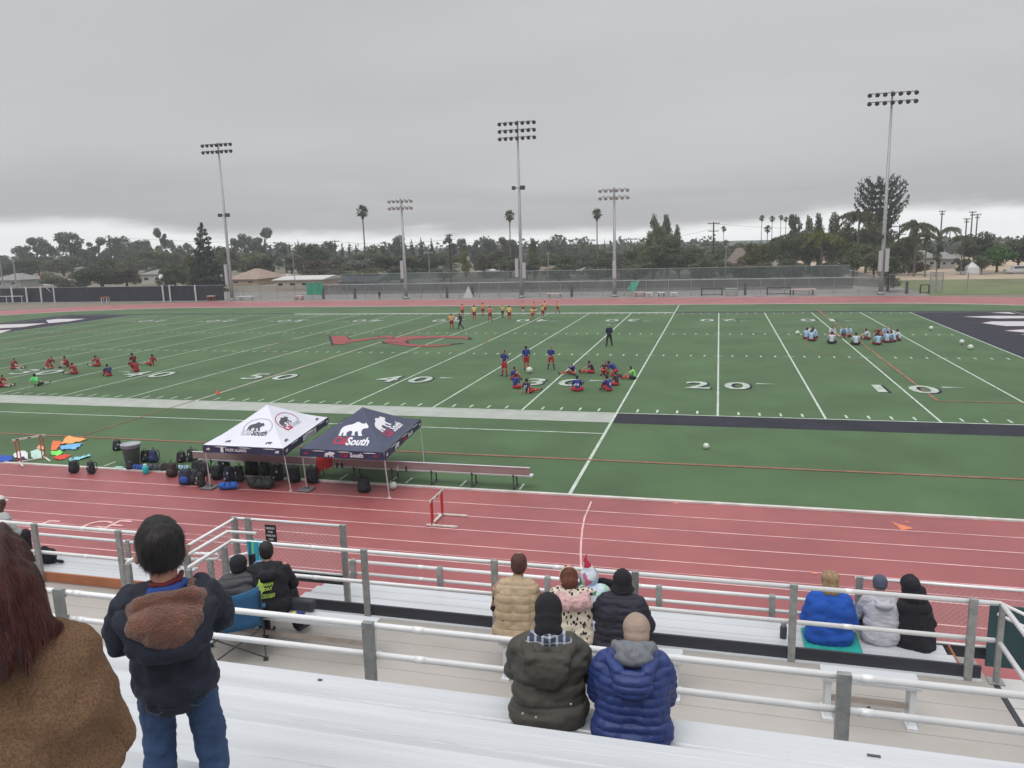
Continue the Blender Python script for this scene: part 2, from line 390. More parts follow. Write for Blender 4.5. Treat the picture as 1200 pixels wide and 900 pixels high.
# midfield monogram
def gpoly(mb, pts, z, ox=370, oy=380, k=6.0, d=(0, 0)):
    mb.add([(lambda q: (q.x+d[0], q.y+d[1], z))(at(ox+p[0]/k, oy+p[1]/k)) for p in pts], [tuple(range(len(pts)))][0:1])
def ribbon(mb, top, bot, z, d=(0, 0)):
    T = [at(370+p[0]/6, 380+p[1]/6) for p in top]; Bt = [at(370+p[0]/6, 380+p[1]/6) for p in bot]
    V = [(q.x+d[0], q.y+d[1], z) for q in T+Bt]; n = len(T)
    mb.add(V, [(i, i+1, n+i+1, n+i) for i in range(n-1)])
vt = [(105, 85), (215, 84), (240, 113), (330, 103), (430, 92), (480, 82), (530, 84)]
vb = [(125, 146), (200, 142), (250, 128), (330, 119), (430, 104), (490, 97), (560, 104)]
ct = [(1075, 92), (1000, 87), (900, 84), (800, 84), (700, 85), (600, 90), (520, 100), (480, 122)]
cb = [(1070, 108), (1000, 102), (900, 98), (800, 99), (720, 104), (660, 112), (625, 124), (640, 138)]
dt = [(480, 122), (540, 132), (640, 138), (720, 146), (800, 148), (880, 146), (950, 141)]
db = [(495, 133), (560, 146), (640, 155), (720, 160), (800, 162), (870, 158), (950, 149)]
g = MB()
for T, Bm in ((vt, vb), (ct, cb), (dt, db)):
    ribbon(g, T, Bm, .036)
struct('midfield_monogram', g, M_redt)
g = MB()
ribbon(g, [(90, 84), (108, 84)], [(112, 150), (130, 148)], .031); ribbon(g, [(205, 84), (228, 88)], [(236, 114), (250, 113)], .031)
ribbon(g, [(430, 88), (480, 80)], [(440, 92), (490, 84)], .031); ribbon(g, [(1060, 88), (1085, 92), (1105, 106)], [(1060, 108), (1082, 112), (1105, 107)], .031)
ribbon(g, [(462, 120), (500, 124)], [(470, 134), (510, 138)], .031); ribbon(g, [(612, 118), (650, 118)], [(630, 138), (660, 138)], .031)
ribbon(g, [(940, 140), (1040, 134)], [(940, 148), (1040, 138)], .031)
struct('midfield_monogram_shadow', g, M_black)
# end zone lettering: long white strokes with red outlines
EZR = [[(3.5, 44.1), (6.2, 44.9), (8.6, 44.7), (8.6, 42.7), (5.8, 42.5)], [(3.5, 38.7), (4.6, 40.0), (8.6, 40.1), (8.6, 36.6), (4.6, 36.4)], [(3.5, 33.2), (5.0, 34.0), (8.6, 33.9), (8.6, 32.2), (4.4, 32.1)], [(3.8, 30.7), (5.0, 31.3), (8.6, 31.2), (8.6, 29.6), (5.2, 29.5)], [(6.8, 49.3-1.4), (8.6, 48.3), (8.6, 46.6)]]
EZL = [[at(-14, 381.5), at(0, 380.7), at(55, 379), at(27, 383.5), at(0, 385), at(-14, 385.5)], [at(54, 375.5), at(67, 374), at(100, 373.8), at(82, 376.8), at(57, 379)], [at(-10, 388), at(14, 386.5), at(0, 391), at(-12, 392)]]
def grow(P, k):
    cx = sum(p[0] for p in P)/len(P); cy = sum(p[1] for p in P)/len(P)
    return [(p[0]+math.copysign(k, p[0]-cx), p[1]+math.copysign(k, p[1]-cy)) for p in P]
g = MB(); h = MB()
for P in EZR+EZL: g.poly([(p[0], p[1]) for p in P], .030); h.poly(grow(P, .16), .024)
struct('endzone_letters', g, mat('white_turf', (.50, .48, .50), .8, var=.10)); struct('endzone_letter_outline', h, mat('dark_red_turf', (.14, .022, .035), .8))
# concrete apron between the track and the stand, service road and outfield beyond the track
g = MB(); g.rect(-140, 60, -60, -23.05, -.012); struct('concrete_apron', g, mat('grey_concrete', (.30, .29, .27), .85, var=.15, vscale=.4, bump=.2, bscale=30))
g = MB(); g.rect(-190, 7, 70.5, 92, -.018); struct('service_path', g, mat('grey_gravel', (.20, .19, .18), .9, var=.25, vscale=.5, bump=.4, bscale=8))
g = MB(); g.rect(7, 140, 71.5, 104, -.014); struct('outfield_grass', g, mat('outfield_grass', (.12, .155, .05), .9, var=.2, vscale=.15, bump=.4, bscale=10))
g = MB(); g.rect(3, 160, 104, 205, -.016); struct('infield_dirt', g, mat('tan_infield', (.42, .33, .23), .95, var=.10, vscale=.05, bump=.2, bscale=6))
# ================================================================ THE STAND (rows run along x, D = distance from the photographer along y)
def P3(x1, m, D): return Vector((CX+x1*D, CY+D, CZ-m*D))
M_alu = mat('white_aluminium', (.66, .69, .71), .42, var=.05, vscale=2.5, bump=.12, bscale=60, metal=.15, stretch=(.15, 1, 1))
M_seat = mat('white_seat_plank', (.46, .48, .50), .38, col2=(.60, .62, .64), vscale=1.3, bump=.15, bscale=40, stretch=(.12, 3, 1), metal=.1)
M_deck = mat('beige_deck', (.43, .405, .375), .6, col2=(.335, .31, .28), vscale=1.1, bump=.15, bscale=30, stretch=(.35, 1, 1), detail=7)
M_galv = mat('galvanised_post', (.33, .335, .33), .5, var=.18, vscale=12, metal=.5, bump=.05)
M_rail = mat('white_pipe', (.80, .80, .80), .38, var=.05, vscale=4, metal=.1)
M_dark = mat('dark_toe_board', (.028, .03, .042), .5, var=.25, vscale=2.5, stretch=(.3, 1, 1))
M_brownb = mat('rust_toe_board', (.36, .13, .06), .6, var=.2, vscale=2)
X0, X1 = -46.0, -15.66
ZF, D1 = 3.6, 8.03
st = thing('grandstand', 'white aluminium grandstand with plank seats and a beige walkway', 'grandstand', (CX, CY, 0))
def spart(name, mb, m, **k): return mb.build(name, m, parent=st, off=(CX, CY, 0), **k)
def yb(D): return CY+D
# walkway deck in long planks with narrow joints
for i in range(13):
    d0, d1 = 4.55+i*.268, 4.55+(i+1)*.268-.005
    g = MB()
    if d1 > 7.19: 
        g.box(((X0-25.12)/2, yb((d0+d1)/2), ZF-.03), (-25.12-X0, d1-d0, .06)); g.box(((-24.24+X1)/2, yb((d0+d1)/2), ZF-.03), (X1+24.24, d1-d0, .06))
    else: g.box(((X0+X1)/2, yb((d0+d1)/2), ZF-.03), (X1-X0, d1-d0, .06))
    spart('deck_plank', g, M_deck)
g = MB(); g.box(((X0+X1)/2, yb(6.3), ZF-.16), (X1-X0-.1, 3.4, .12)); 
g = MB(); g.box((X1+.03, yb(6.3), ZF-.0), (.05, 3.5, .012)); spart('edge_strip', g, M_dark)
for i in range(12):
    g = MB(); g.box((X1+.06+.8, yb(8.1-.27*i-.135), ZF-.03), (1.6, .258, .06)); spart('landing_plank', g, mat('landing_plank_metal', (.50, .49, .47), .55, var=.08, vscale=3) if i == 0 else bpy.data.materials['landing_plank_metal'])
# wall below the seating and upper rows
g = MB(); g.box(((X0+X1)/2, yb(4.5), (ZF+4.66)/2), (X1-X0, .04, 4.66-ZF)); spart('riser_wall', g, M_alu)
for k in range(10):
    zs = 5.14+.28*k; df = 4.4-.66*k
    g = MB(); prof = [(-.12, -.04), (-.12, -.008), (-.112, 0.0)]
    for q in range(2): y_ = -.04+.08*q; prof += [(y_-.004, 0.0), (y_-.002, -.0010), (y_+.002, -.0010), (y_+.004, 0.0)]
    prof += [(.112, 0.0), (.12, -.008), (.12, -.04)]; npf = len(prof)
    for x in (X0, X1): g.v += [(x, yb(df-.12)+p[0], zs+p[1]) for p in prof]
    g.n = len(g.v); g.f = [(q, q+1, npf+q+1, npf+q) for q in range(npf-1)]+[(0, npf, 2*npf-1, npf-1), tuple(range(npf)), tuple(reversed(range(npf, 2*npf)))]; spart('seat_plank', g, M_seat)
    for j in range(2):
        g = MB(); g.box(((X0+X1)/2, yb(df+.16+.25*j-.02), (zs-.305 if k else zs-.45)), (X1-X0, .24, .035)); spart('foot_plank', g, M_seat, bevel=.004)
    g = MB(); g.box(((X0+X1)/2, yb(df+.02-.0), zs-.24), (X1-X0, .012, .36)); 
    for x in np.arange(X1-.4, X0, -1.83): g.box((x, yb(df-.12), zs-.22), (.05, .2, .36))
    spart('seat_bracket', g, M_galv)
g = MB()
for x in (X1-.1, -20.5, -25.5, -31, -38): g.bar((x, yb(4.7), 4.55), (x, yb(-2.2), 7.45), .08, .2)
for x in (X1-.1, -20.5, -25.5, -31, -38):
    for D in (4.6, 8.0): g.box((x, yb(D), ZF/2-.05), (.12, .12, ZF-.1))
    g.box((x, yb(0), 3.1), (.12, .12, 6.2))
spart('stringer', g, M_galv)
# toe board along the front of the walkway
def wallbox(x0, x1, D, z0, z1, th=.03): 
    m_ = MB(); m_.box(((x0+x1)/2, yb(D), (z0+z1)/2), (x1-x0, th, z1-z0)); return m_
o = wallbox(-24.2, -15.75, D1, ZF+.015, 3.745).build('toe_board', M_dark); tag(o, 'long dark toe board along the front edge of the beige walkway', 'toe board')
o = wallbox(X0, -25.12, D1, ZF+.015, 3.745).build('toe_board', M_brownb); tag(o, 'rust orange toe board left of the stair opening', 'toe board')
g = MB(); g.box((-20, yb(D1-.03), ZF+.008), (8.5, .05, .014)); spart('edge_trim', g, M_alu)
# front row: seat planks and lower foot deck
for i in range(3):
    g = MB(); g.box(((-23.85-15.72)/2, yb(8.78+.212*i+.1), 3.33-.02), (8.13-.13*i, .205, .04)); spart('seat_plank', g, M_seat, bevel=.004)
    g = MB(); g.box(((X0-25.9)/2, yb(8.78+.212*i+.1), 3.33-.02), (-25.9-X0, .205, .04)); spart('seat_plank', g, M_seat, bevel=.004)
g = MB(); g.box(((-24.0-15.3)/2, yb(8.9), 2.93), (8.7, 1.6, .05)); g.box(((X0-25.9)/2, yb(8.9), 2.93), (-25.9-X0, 1.6, .05)); spart('lower_deck', g, M_deck)
g = MB(); g.box((-19.65, yb(9.72), 1.45), (8.7, .03, 2.9)); g.box(((X0-25.9)/2, yb(9.72), 1.45), (-25.9-X0, .03, 2.9)); spart('fascia_panel', g, M_alu)
g = MB(); g.box((-23.9, yb(8.5), 3.3), (.5, .5, .04)); spart('stair_landing', g, M_deck)
g = MB()
for i in range(8): g.box((-24.68, yb(8.0+.28*i), 3.3-.2*i), (.84, .3, .04))
spart('stair_tread', g, M_galv)
g = MB(); g.box((-15.72, yb(9.0), 3.31), (.02, .42, .06)); spart('end_cap', g, M_brownb)
# ---- railings
def vtube(mb, p, z0, z1, r=.024): mb.tube([(p[0], p[1], z0), (p[0], p[1], z1)], r, 8)
def railing(label, rails, posts, group=None, pw=.075):
    """rails: list of point lists; posts: list of (x, y, z0, z1)"""
    p0 = posts[0]
    t = thing('railing', label, 'railing', (p0[0], p0[1], p0[2]))
    off = tuple(t.location)
    for i, r in enumerate(rails):
        g = MB(); g.tube(r, .0245, 10)
        for q in r[1:-1]: g.ell(q, .026, 8, 6)
        for a_, b_ in zip(r, r[1:]):
            a_ = Vector(a_); b_ = Vector(b_); ln_ = (b_-a_).length; k_ = 1.15
            while k_ < ln_-.2:
                q_ = a_+(b_-a_)*(k_/ln_); d_ = (b_-a_)/ln_; g.tube([q_-d_*.045, q_+d_*.045], .0275, 10); k_ += 3.05
        g.build('rail', M_rail, parent=t, off=off, smooth=True)
    for p in posts:
        g = MB(); g.box((p[0], p[1]-.035, (p[2]+p[3])/2), (pw, .045, p[3]-p[2]))
        for r in rails:
            z = min(r, key=lambda q: abs(q[0]-p[0]))[2]
            if abs(r[0][1]-r[-1][1]) < .02: g.box((p[0], p[1]-.012, r[0][2]), (.06, .06, .075))
        g.build('post', M_galv, parent=t, off=off, bevel=.004)
    return t
zt, zl = CZ-.452*D1, CZ-.501*D1
y1 = yb(D1)
xc = CX+.338*D1
railing('white two-bar guard rail along the front of the walkway, right of the stair opening',
        [[(-24.26, yb(7.19), zt), (-24.26, y1, zt), (xc, y1, zt)], [(-24.26, yb(7.19), zl), (-24.26, y1, zl), (xc, y1, zl)]],
        [(CX+x*D1, y1, ZF-.1, zt+.045) for x in (-.505, -.302, -.102, .102, .31)]+[(-24.26, yb(7.9), ZF, zt-.02), (-24.26, yb(7.22), ZF, zt-.02)])
railing('white guard rail left of the stair opening, behind the standing boy',
        [[(X0, y1, zt), (-25.1, y1, zt), (-25.1, yb(7.19), zt)], [(X0, y1, zl), (-25.1, y1, zl), (-25.1, yb(7.19), zl)]],
        [(CX-1.115*D1, y1, ZF-.1, zt+.03), (-25.95, y1, ZF-.1, zt+.03), (-29.6, y1, ZF-.1, zt), (-25.1, yb(7.22), ZF, zt-.02)])
railing('white end rail running back from the right corner of the walkway',
        [[(xc+.03, y1-.05, zt), (xc+.03, yb(4.9), zt)], [(xc+.03, y1-.05, zl), (xc+.03, yb(4.9), zl)]], [(xc+.03, y1, ZF, zt+.01), (xc+.03, yb(5.4), ZF, zt)], pw=.05)
g = MB(); g.box((xc+.03, y1-.02, ZF+.006), (.14, .14, .012)); spart('base_plate', g, M_galv)
y2 = yb(4.9); z2t, z2l = CZ-.571*4.9, CZ-.6195*4.9
railing('thick white guard rail just below the nearest seats, crossing the whole view',
        [[(X0, y2, z2t), (-13.9, y2, z2t)], [(X0, y2, z2l), (-13.9, y2, z2l)]],
        [(CX+x*4.9, y2-.02, 4.5, z2t+.055) for x in (-1.077, -.503, .167, -.12)]+[(-27.4, y2, 4.5, z2t)], pw=.085)
D0 = 9.6; z0t, z0l = CZ-.469*D0, CZ-.488*D0; y0 = yb(D0)
railing('low white guard rail in front of the front row, next to the track',
        [[(CX-.537*D0, y0, z0t), (CX+.2*D0, y0, z0t)], [(CX-.537*D0, y0, z0l), (CX+.2*D0, y0, z0l)]],
        [(CX+x*D0, y0, 2.9, z0t+.03) for x in (-.525, -.386, -.225, -.07, .076)])
railing('low white guard rail at the far left, beyond the rust toe board',
        [[(X0, y0, z0t), (CX-.87*D0, y0, z0t)]], [(CX-.93*D0, y0, 2.9, z0t), (-29.6, y0, 2.9, z0t)])
# small stair handrails seen in the opening
t = thing('handrail', 'curved white handrail going down the stairs left of the netting', 'handrail', (-24.9, yb(8.3), 2.6))
off = tuple(t.location)
for pts in ([B(204, 648, 8.3), B(254, 649, 8.3), B(258, 652, 8.3), B(254, 655, 8.3), B(204, 656, 8.3)], [B(262, 672, 8.6), B(263, 660, 8.6), B(270, 653, 8.6), B(292, 648, 8.6)],
            [B(300, 625, 8.5), B(266, 623, 8.5), B(220, 650, 7.7)]):
    g = MB(); g.tube(pts, .022, 8); g.build('rail', M_rail, parent=t, off=off, smooth=True)
g = MB(); p = B(246, 655, 8.3); g.box((p.x, p.y, 3.4), (.07, .05, 1.2)); g.build('post', M_galv, parent=t, off=off)
# ---- chain link panels made of crossing wires
M_link = mat('chain_link_wire', (.42, .42, .42), .5, metal=.4)
def link_geo(mb, a, b, z0, z1, step=.07, r=.0022):
    """diamond mesh of wires in the vertical rectangle a-b, z0-z1"""
    a = Vector((a[0], a[1], 0)); b = Vector((b[0], b[1], 0)); Ln = (b-a).length; d = (b-a)/Ln; H = z1-z0
    for s in (1, -1):
        c = -H if s > 0 else 0.0
        c = math.floor(c/step)*step
        while c < Ln+(H if s < 0 else 0):
            t0 = max(0, c if s > 0 else c-H); t1 = min(Ln, c+H if s > 0 else c)
            if t1-t0 > .01:
                h0, h1 = ((t0-c), (t1-c)) if s > 0 else ((c-t0), (c-t1))
                mb.tube([a+d*t0+Vector((0, 0, z0+h0)), a+d*t1+Vector((0, 0, z0+h1))], r, 3, caps=False)
            c += step
def link_fence(label, pts, z0, z1, posts, board=None, bz=None):
    t = thing('chain_link_fence', label, 'fence', (pts[0][0], pts[0][1], z0)); off = tuple(t.location)
    g = MB(); g.tube([(p[0], p[1], z1) for p in pts], .02, 8); g.build('top_rail', M_rail, parent=t, off=off, smooth=True)
    g = MB(); g.tube([(p[0], p[1], z0) for p in pts], .017, 8); g.build('bottom_rail', M_rail, parent=t, off=off, smooth=True)
    g = MB()
    for p, q in zip(pts, pts[1:]): link_geo(g, p, q, z0, z1)
    g.build('wire_mesh', M_link, parent=t, off=off)
    for p in posts:
        g = MB(); g.box((p[0], p[1]-.02, (z1+z0)/2-.45), (.075, .05, z1-z0+.95)); g.build('post', M_galv, parent=t, off=off)
    if bz:
        g = MB(); p, q = pts[-2], pts[-1]; g.box(((p[0]+q[0])/2, p[1], (bz[0]+bz[1])/2), (abs(q[0]-p[0]), .03, bz[1]-bz[0])); g.build('toe_board', M_dark, parent=t, off=off)
    return t
DL = 8.76; yl = yb(DL)
link_fence('chain link fence round the stair opening at the left, black sign on it', [(-24.71, yb(7.3)), (-24.71, yl), (CX-.534*DL, yl)], 3.74, 4.43,
           [(-24.71, yb(7.75)), (-24.71, yl), (CX-.70*DL, yl), (CX-.538*DL, yl)], bz=(3.60, 3.72))
DR = 9.47; yr = yb(DR)
link_fence('chain link fence at the right end of the front row, beside the black-hooded spectator', [(CX+.175*DR, yr), (CX+.44*DR, yr)], 3.22, CZ-.433*DR, [(CX+.18*DR, yr), (CX+.44*DR, yr)], bz=(3.07, 3.20))
# black sign with white letters on the left fence
M_sign = mat('black_sign_face', (.02, .012, .014), .5); M_signw = mat('sign_white', (.7, .7, .7), .6)
c = B(317.5, 625, DL-.06)
t = thing('sign', 'small black sign with white lettering on the left chain link fence', 'sign', tuple(c))
g = MB(); g.box((0, 0, 0), (.165, .008, .24)); g.build('sign_board', M_sign, parent=t)
g = MB()
for i, (s, wd) in enumerate((('RESERVED', .13), ('FOR', .07), ('WHEELCHAIR', .14), ('USER', .07))):
    add_text(g, s, lambda x, y, i=i: (x, -.006, .073-.052*i-.012+y), width=wd, height=.026, bold=.03)
g.build('lettering', M_signw, parent=t)
# teal wind screen of the end stairs
t = thing('stair_screen', 'dark teal screen panel beside the stairs at the far right', 'screen', (-14.4, yb(9.3), 3.2)); off = tuple(t.location)
g = MB(); g.box((-14.45, yb(9.3), 3.45), (1.7, .03, .75)); g.build('screen_panel', mat('teal_screen', (.035, .075, .085), .8, var=.15, vscale=3), parent=t, off=off)
for z in (3.86, 3.72):
    g = MB(); g.tube([(-15.25, yb(9.2), z+.05), (-14.9, yb(8.9), z-.02), (-14.3, yb(8.4), z-.06)], .02, 8); g.build('rail', M_rail, parent=t, off=off, smooth=True)
# ---- loose benches on the walkway
def make_bench(label, xa, xb):
    Lb = xb-xa; t = thing('bench', label, 'bench', ((xa+xb)/2, yb(7.11), ZF), 0, 'loose benches along the walkway')
    for s in (-1, 1):
        g = MB(); g.box((0, s*.064, .41), (Lb, .12, .035)); g.build('seat_plank', M_seat, parent=t, bevel=.004)
    for s in (-1, 1):
        x = s*(Lb/2-.06)
        g = MB(); g.box((x, -.06, .2), (.05, .05, .39)); g.box((x, .06, .2), (.05, .05, .39)); g.box((x, 0, .012), (.09, .26, .024)); g.build('leg', M_alu, parent=t)
    g = MB(); g.box((0, 0, .17), (Lb-.12, .03, .05)); g.build('stretcher', mat('worn_brown_bar', (.40, .34, .30), .6, var=.15), parent=t)
    return t
bx = lambda u: B(u, 800, 7.11).x
make_bench('white bench on the walkway with its seat empty, at the right', B(962, 790, 7.11).x, B(1078, 790, 7.11).x)
make_bench('white bench on the walkway under the man in the black printed hoodie', -24.0, B(440, 725, 7.11).x)
make_bench('white bench on the walkway under the three spectators behind the railing', B(588, 760, 7.11).x, B(800, 765, 7.11).x)
# debris marks on the seat planks
for (u, v, z, lab) in ((1024, 886, 5.142, 'small dark chip lying on the nearest white seat plank, at the right'), (375, 797, 5.142, 'small dark flake lying on the nearest white seat plank, at the left'), (1018, 829, 3.602, 'small dark scrap on the walkway beside the empty bench')):
    p = at(u, v, z); g = MB(); g.box((p.x, p.y, p.z+.003), (.07 if u > 1020 else .03, .016, .006)); o = g.build('litter', cm(.10, .09, .09)); tag(o, lab, 'litter')
# ================================================================ BEYOND THE TRACK
rng = np.random.default_rng(7); random.seed(7)
# ---- light poles
M_pole = mat('grey_steel_pole', (.33, .335, .34), .45, metal=.4, var=.08, vscale=1)
M_polebox = mat('pale_ballast_box', (.45, .46, .47), .5)
M_lampd = mat('dark_lamp_housing', (.045, .045, .048), .5); M_glass = mat('lamp_glass', (.5, .5, .52), .2)
def light_pole(label, x, y, H, rows, cols, wid, dark=True, boxes=(), extra=()):
    t = thing('light_pole', label, 'light pole', (x, y, 0), 0, 'floodlight poles behind the far side of the track')
    g = MB(); g.tube([(0, 0, 0), (0, 0, H*.13), (0, 0, H)], [.30, .26, .12], 12); g.lathe((0, 0, 0), [(.45, 0), (.45, .25), (.3, .3)], 12); g.build('pole', M_pole, parent=t, smooth=True)
    rh = 1.0
    for r in range(rows):
        z = H-.25-r*rh
        g = MB(); g.box((0, -.15, z), (wid, .12, .12)); g.box((0, -.08, z), (.3, .3, .25)); g.build('crossarm', M_pole, parent=t)
        for c in range(cols):
            lx = -wid/2+wid*c/(cols-1)
            L_ = MB(); ax = Vector((lx*.05, -1, -.75)).normalized()
            L_.lathe((lx, -.35, z-.12), [(.08, -.22), (.13, -.18), (.24, .05), (.275, .24), (.25, .25)], 12, axis=ax)
            L_.box((lx, -.2, z), (.08, .3, .08))
            lo = L_.build('floodlight', M_lampd if dark else M_polebox, parent=t, smooth=True)
            G_ = MB(); G_.lathe(tuple(Vector((lx, -.35, z-.12))+ax*.23), [(.001, 0), (.245, 0)], 12, axis=ax); G_.build('lens', M_glass, parent=lo)
    for (bz, bx_, bh) in boxes:
        g = MB(); g.box((bx_, -.3, bz), (.45, .4, bh)); g.build('ballast_box', M_polebox, parent=t, bevel=.02)
    for (ez, ) in extra:
        g = MB(); g.box((-.75, -.1, ez), (.45, .5, .5)); g.box((.55, -.1, ez), (.6, .55, .55)); g.box((0, -.1, ez), (1.2, .1, .1)); g.build('loudspeaker', M_lampd, parent=t)
def zof(u, v, y): return aty(u, v, y).z
light_pole('tall floodlight pole at the left, beside the dark conifer', -93.6, 73.3, 24.3, 2, 7, 4.9, True, [(zof(266, 322, 73), -.45, 3.2)], [(zof(265, 252, 73),)])
light_pole('short pale floodlight pole left of the centre, right of the leftmost fan palm', -63.7, 73.3, 14.7, 2, 6, 3.4, False, [(zof(472, 316, 73), -.3, 2.6)])
light_pole('tallest floodlight pole at the centre with three rows of lamps and two loudspeakers', -45.8, 73.3, 24.5, 3, 7, 4.9, True, [(zof(607, 314, 73), -.55, 2.6), (zof(612, 317, 73), .5, 2.2)], [(zof(607, 220, 73),)])
light_pole('short pale floodlight pole right of the centre, left of the tall leafy poplars', -32.4, 73.3, 14.9, 2, 6, 3.7, False, [(zof(720, 316, 73), 0, 2.4)])
light_pole('tall floodlight pole at the right with two ballast boxes, in front of the tiered pine', 1.8, 73.3, 24.9, 2, 7, 5.2, True, [(zof(1033, 306, 73), -.3, 2.6), (zof(1036, 305, 73), .45, 2.9)], [])
g = MB(); g.box((1.3, 73.2, zof(1041, 277, 73)), (.9, .5, .45)); o = g.build('loudspeaker', M_lampd); tag(o, 'small dark loudspeaker clamped to the right floodlight pole', 'loudspeaker')
# ---- fences behind the track
M_screen = mat('black_wind_screen', (.022, .023, .036), .85, var=.25, vscale=.25, stretch=(1, 1, .3))
M_meshf = mat('grey_chain_mesh', (.24, .25, .25), .8, alpha=.22)
M_meshs = mat('grey_wind_mesh', (.070, .076, .076), .85, var=.5, vscale=.12, alpha=.66, stretch=(1, 1, .4))
M_green = mat('green_grey_wind_screen', (.10, .125, .12), .85, var=.45, vscale=.10, alpha=.68)
def far_fence(label, xa, xb, y, H, m, step=3.05, m2=None, lo=0, gates=()):
    t = thing('fence', label, 'fence', (xa, y, 0))
    W_ = xb-xa
    g = MB(); n = max(2, int(W_/1.5)); V = []; 
    for i in range(n+1):
        x = W_*i/n; yy = .04*sin(i*2.1)
        V += [(x, yy, lo+.05), (x, yy+.02, H-.03)]
    g.add(V, [(2*i, 2*i+2, 2*i+3, 2*i+1) for i in range(n)]); g.build('screen', m, parent=t)
    g = MB(); g.tube([(0, .05, H), (W_, .05, H)], .03, 6); g.build('top_rail', M_pole, parent=t)
    for i in range(int(W_/step)+1):
        g = MB(); g.tube([(i*step, .08, 0), (i*step, .08, H+.04)], .04, 6); g.build('post', M_pole, parent=t)
    return t
H1 = zof(200, 335, 72.4)
far_fence('fence with a black wind screen along the far left of the track', -145, aty(263, 350, 72.4).x, 72.4, H1, M_screen)
H2 = zof(500, 332.5, 74.2)
far_fence('grey chain link fence behind the middle of the far straight', aty(266, 350, 74.2).x, aty(1040, 345, 74.2).x, 74.2, H2, M_meshf)
t = far_fence('see-through chain link fence in front of the tan ball field, at the right', aty(1042, 345, 74.2).x, 45, 74.2, zof(1150, 320, 74.2), mat('thin_chain_mesh', (.30, .30, .29), .8, alpha=.20), step=9)
y3 = 92.0
far_fence('dark grey wind screen fence across the middle behind the chain link fence', aty(376, 330, 84).x, aty(1000, 330, 84).x, 84, zof(700, 329, 84), M_meshs)
far_fence('tall green-grey screen fence of the ball field behind the middle of the track', aty(400, 330, y3).x, aty(995, 330, y3).x, y3, zof(700, 316, y3), M_green)
# short sloping end of the ball field screen
t = thing('fence', 'sloping end of the green-grey screen beside the far right floodlight pole', 'fence', (aty(995, 330, y3).x, y3, 0))
g = MB(); xa = aty(995, 330, y3).x; hh = zof(995, 316, y3)
g.add([(0, 0, 0), (4.6, -6, 0), (4.6, -6, hh*.45), (0, 0, hh)], [(0, 1, 2, 3)]); g.build('screen', M_green, parent=t)
g = MB(); g.tube([(0, 0, hh), (4.6, -6, hh*.45)], .05, 6); g.build('top_rail', M_pole, parent=t)
# white posts, goal frame and far left rail
M_wpost = mat('white_painted_steel', (.62, .63, .64), .5)
for i, u in enumerate((14, 31, 48)):
    p = aty(u+1, 353.5-u*.01, 71.9); q = aty(u-1, 336, 71.9)
    g = MB(); g.tube([(p.x, 71.9, 0), (q.x, 71.9, q.z)], .13, 8); o = g.build('fence_post', M_wpost); tag(o, '%s thick white post from the left in front of the black wind screen' % ORD[i+1], 'post', 'white posts by the black screen')
for i, u in enumerate((191, 199, 229)):
    p = aty(u+1, 352, 71.9); q = aty(u-1, 334, 71.9)
    g = MB(); g.tube([(p.x, 71.9, 0), (q.x, 71.9, q.z)], .12, 8); o = g.build('fence_post', M_wpost); tag(o, ['left one of the close pair of white posts before the black screen', 'right one of the close pair of white posts before the black screen', 'white post just left of the dark conifer, before the black screen'][i], 'post', 'white posts by the black screen')
t = thing('goal_frame', 'white goal frame standing against the black wind screen at the left', 'goal', tuple(aty(63, 353, 71.0))); off = tuple(t.location)
a = aty(51, 334, 71.0); b = aty(62, 334, 71.0); c = aty(64, 353, 71.0)
g = MB(); g.tube([(a.x, 71.0, a.z), (b.x, 71.0, b.z), (c.x, 71.0, 0)], .10, 8); g.build('crossbar', M_wpost, parent=t, off=off)
g = MB(); g.tube([(a.x, 72.2, a.z*.6), (a.x, 71.0, a.z)], .08, 8); g.build('brace', M_wpost, parent=t, off=off)
t = thing('rail_barrier', 'low white barrier rail in front of the black screen at the far left', 'barrier', tuple(aty(0, 357, 70.4))); off = tuple(t.location)
a = aty(-10, 347.5, 70.4); b = aty(27, 347, 70.4)
g = MB(); g.tube([a, b], .06, 6); g.build('rail', M_wpost, parent=t, off=off)
for u in (-8, 7, 25):
    a = aty(u, 347.5, 70.4); g = MB(); g.tube([(a.x, 70.4, a.z), (a.x, 70.4, 0)], .05, 6); g.build('leg', M_wpost, parent=t, off=off)
# ---- small equipment along the far side
def hurdle_stack(label, u, vb, vt, wpx, y, m1, m2, cat='table', name='folding_table'):
    a = aty(u-wpx/2, vb, y); b = aty(u+wpx/2, vb, y); z = zof(u, vt, y)
    t = thing(name, label, cat, ((a.x+b.x)/2, y, 0), 0); W_ = b.x-a.x
    g = MB(); g.box((0, 0, z-.05), (W_, .7, .1)); g.build('top', m1, parent=t)
    for s in (-1, 1):
        g = MB(); g.box((s*W_*.38, -.25, (z-.1)/2), (.1, .1, z-.1)); g.box((s*W_*.38, .25, (z-.1)/2), (.1, .1, z-.1)); g.box((s*W_*.38, 0, .06), (.12, .7, .08)); g.build('leg', m2, parent=t)
M_pinkw = mat('pale_pink_plank', (.62, .45, .42), .7); M_redp = mat('faded_red_paint', (.42, .09, .07), .7)
hurdle_stack('low red and white equipment cart on the far straight at the left', 123.5, 353, 348, 8, 69.5, M_redp, M_wpost)
hurdle_stack('small table before the black screen, right of the dark conifer', 248, 352, 346.5, 8, 72.0, M_pinkw, M_redp)
hurdle_stack('long low white bench against the mesh fence, right of the tall left pole', 289, 352, 347.0, 17, 73.2, M_wpost, M_pole, 'bench', 'bench')
hurdle_stack('small dark cart with a white top beside the green banner', 351, 351, 346.5, 9, 73.2, M_pinkw, M_redp)
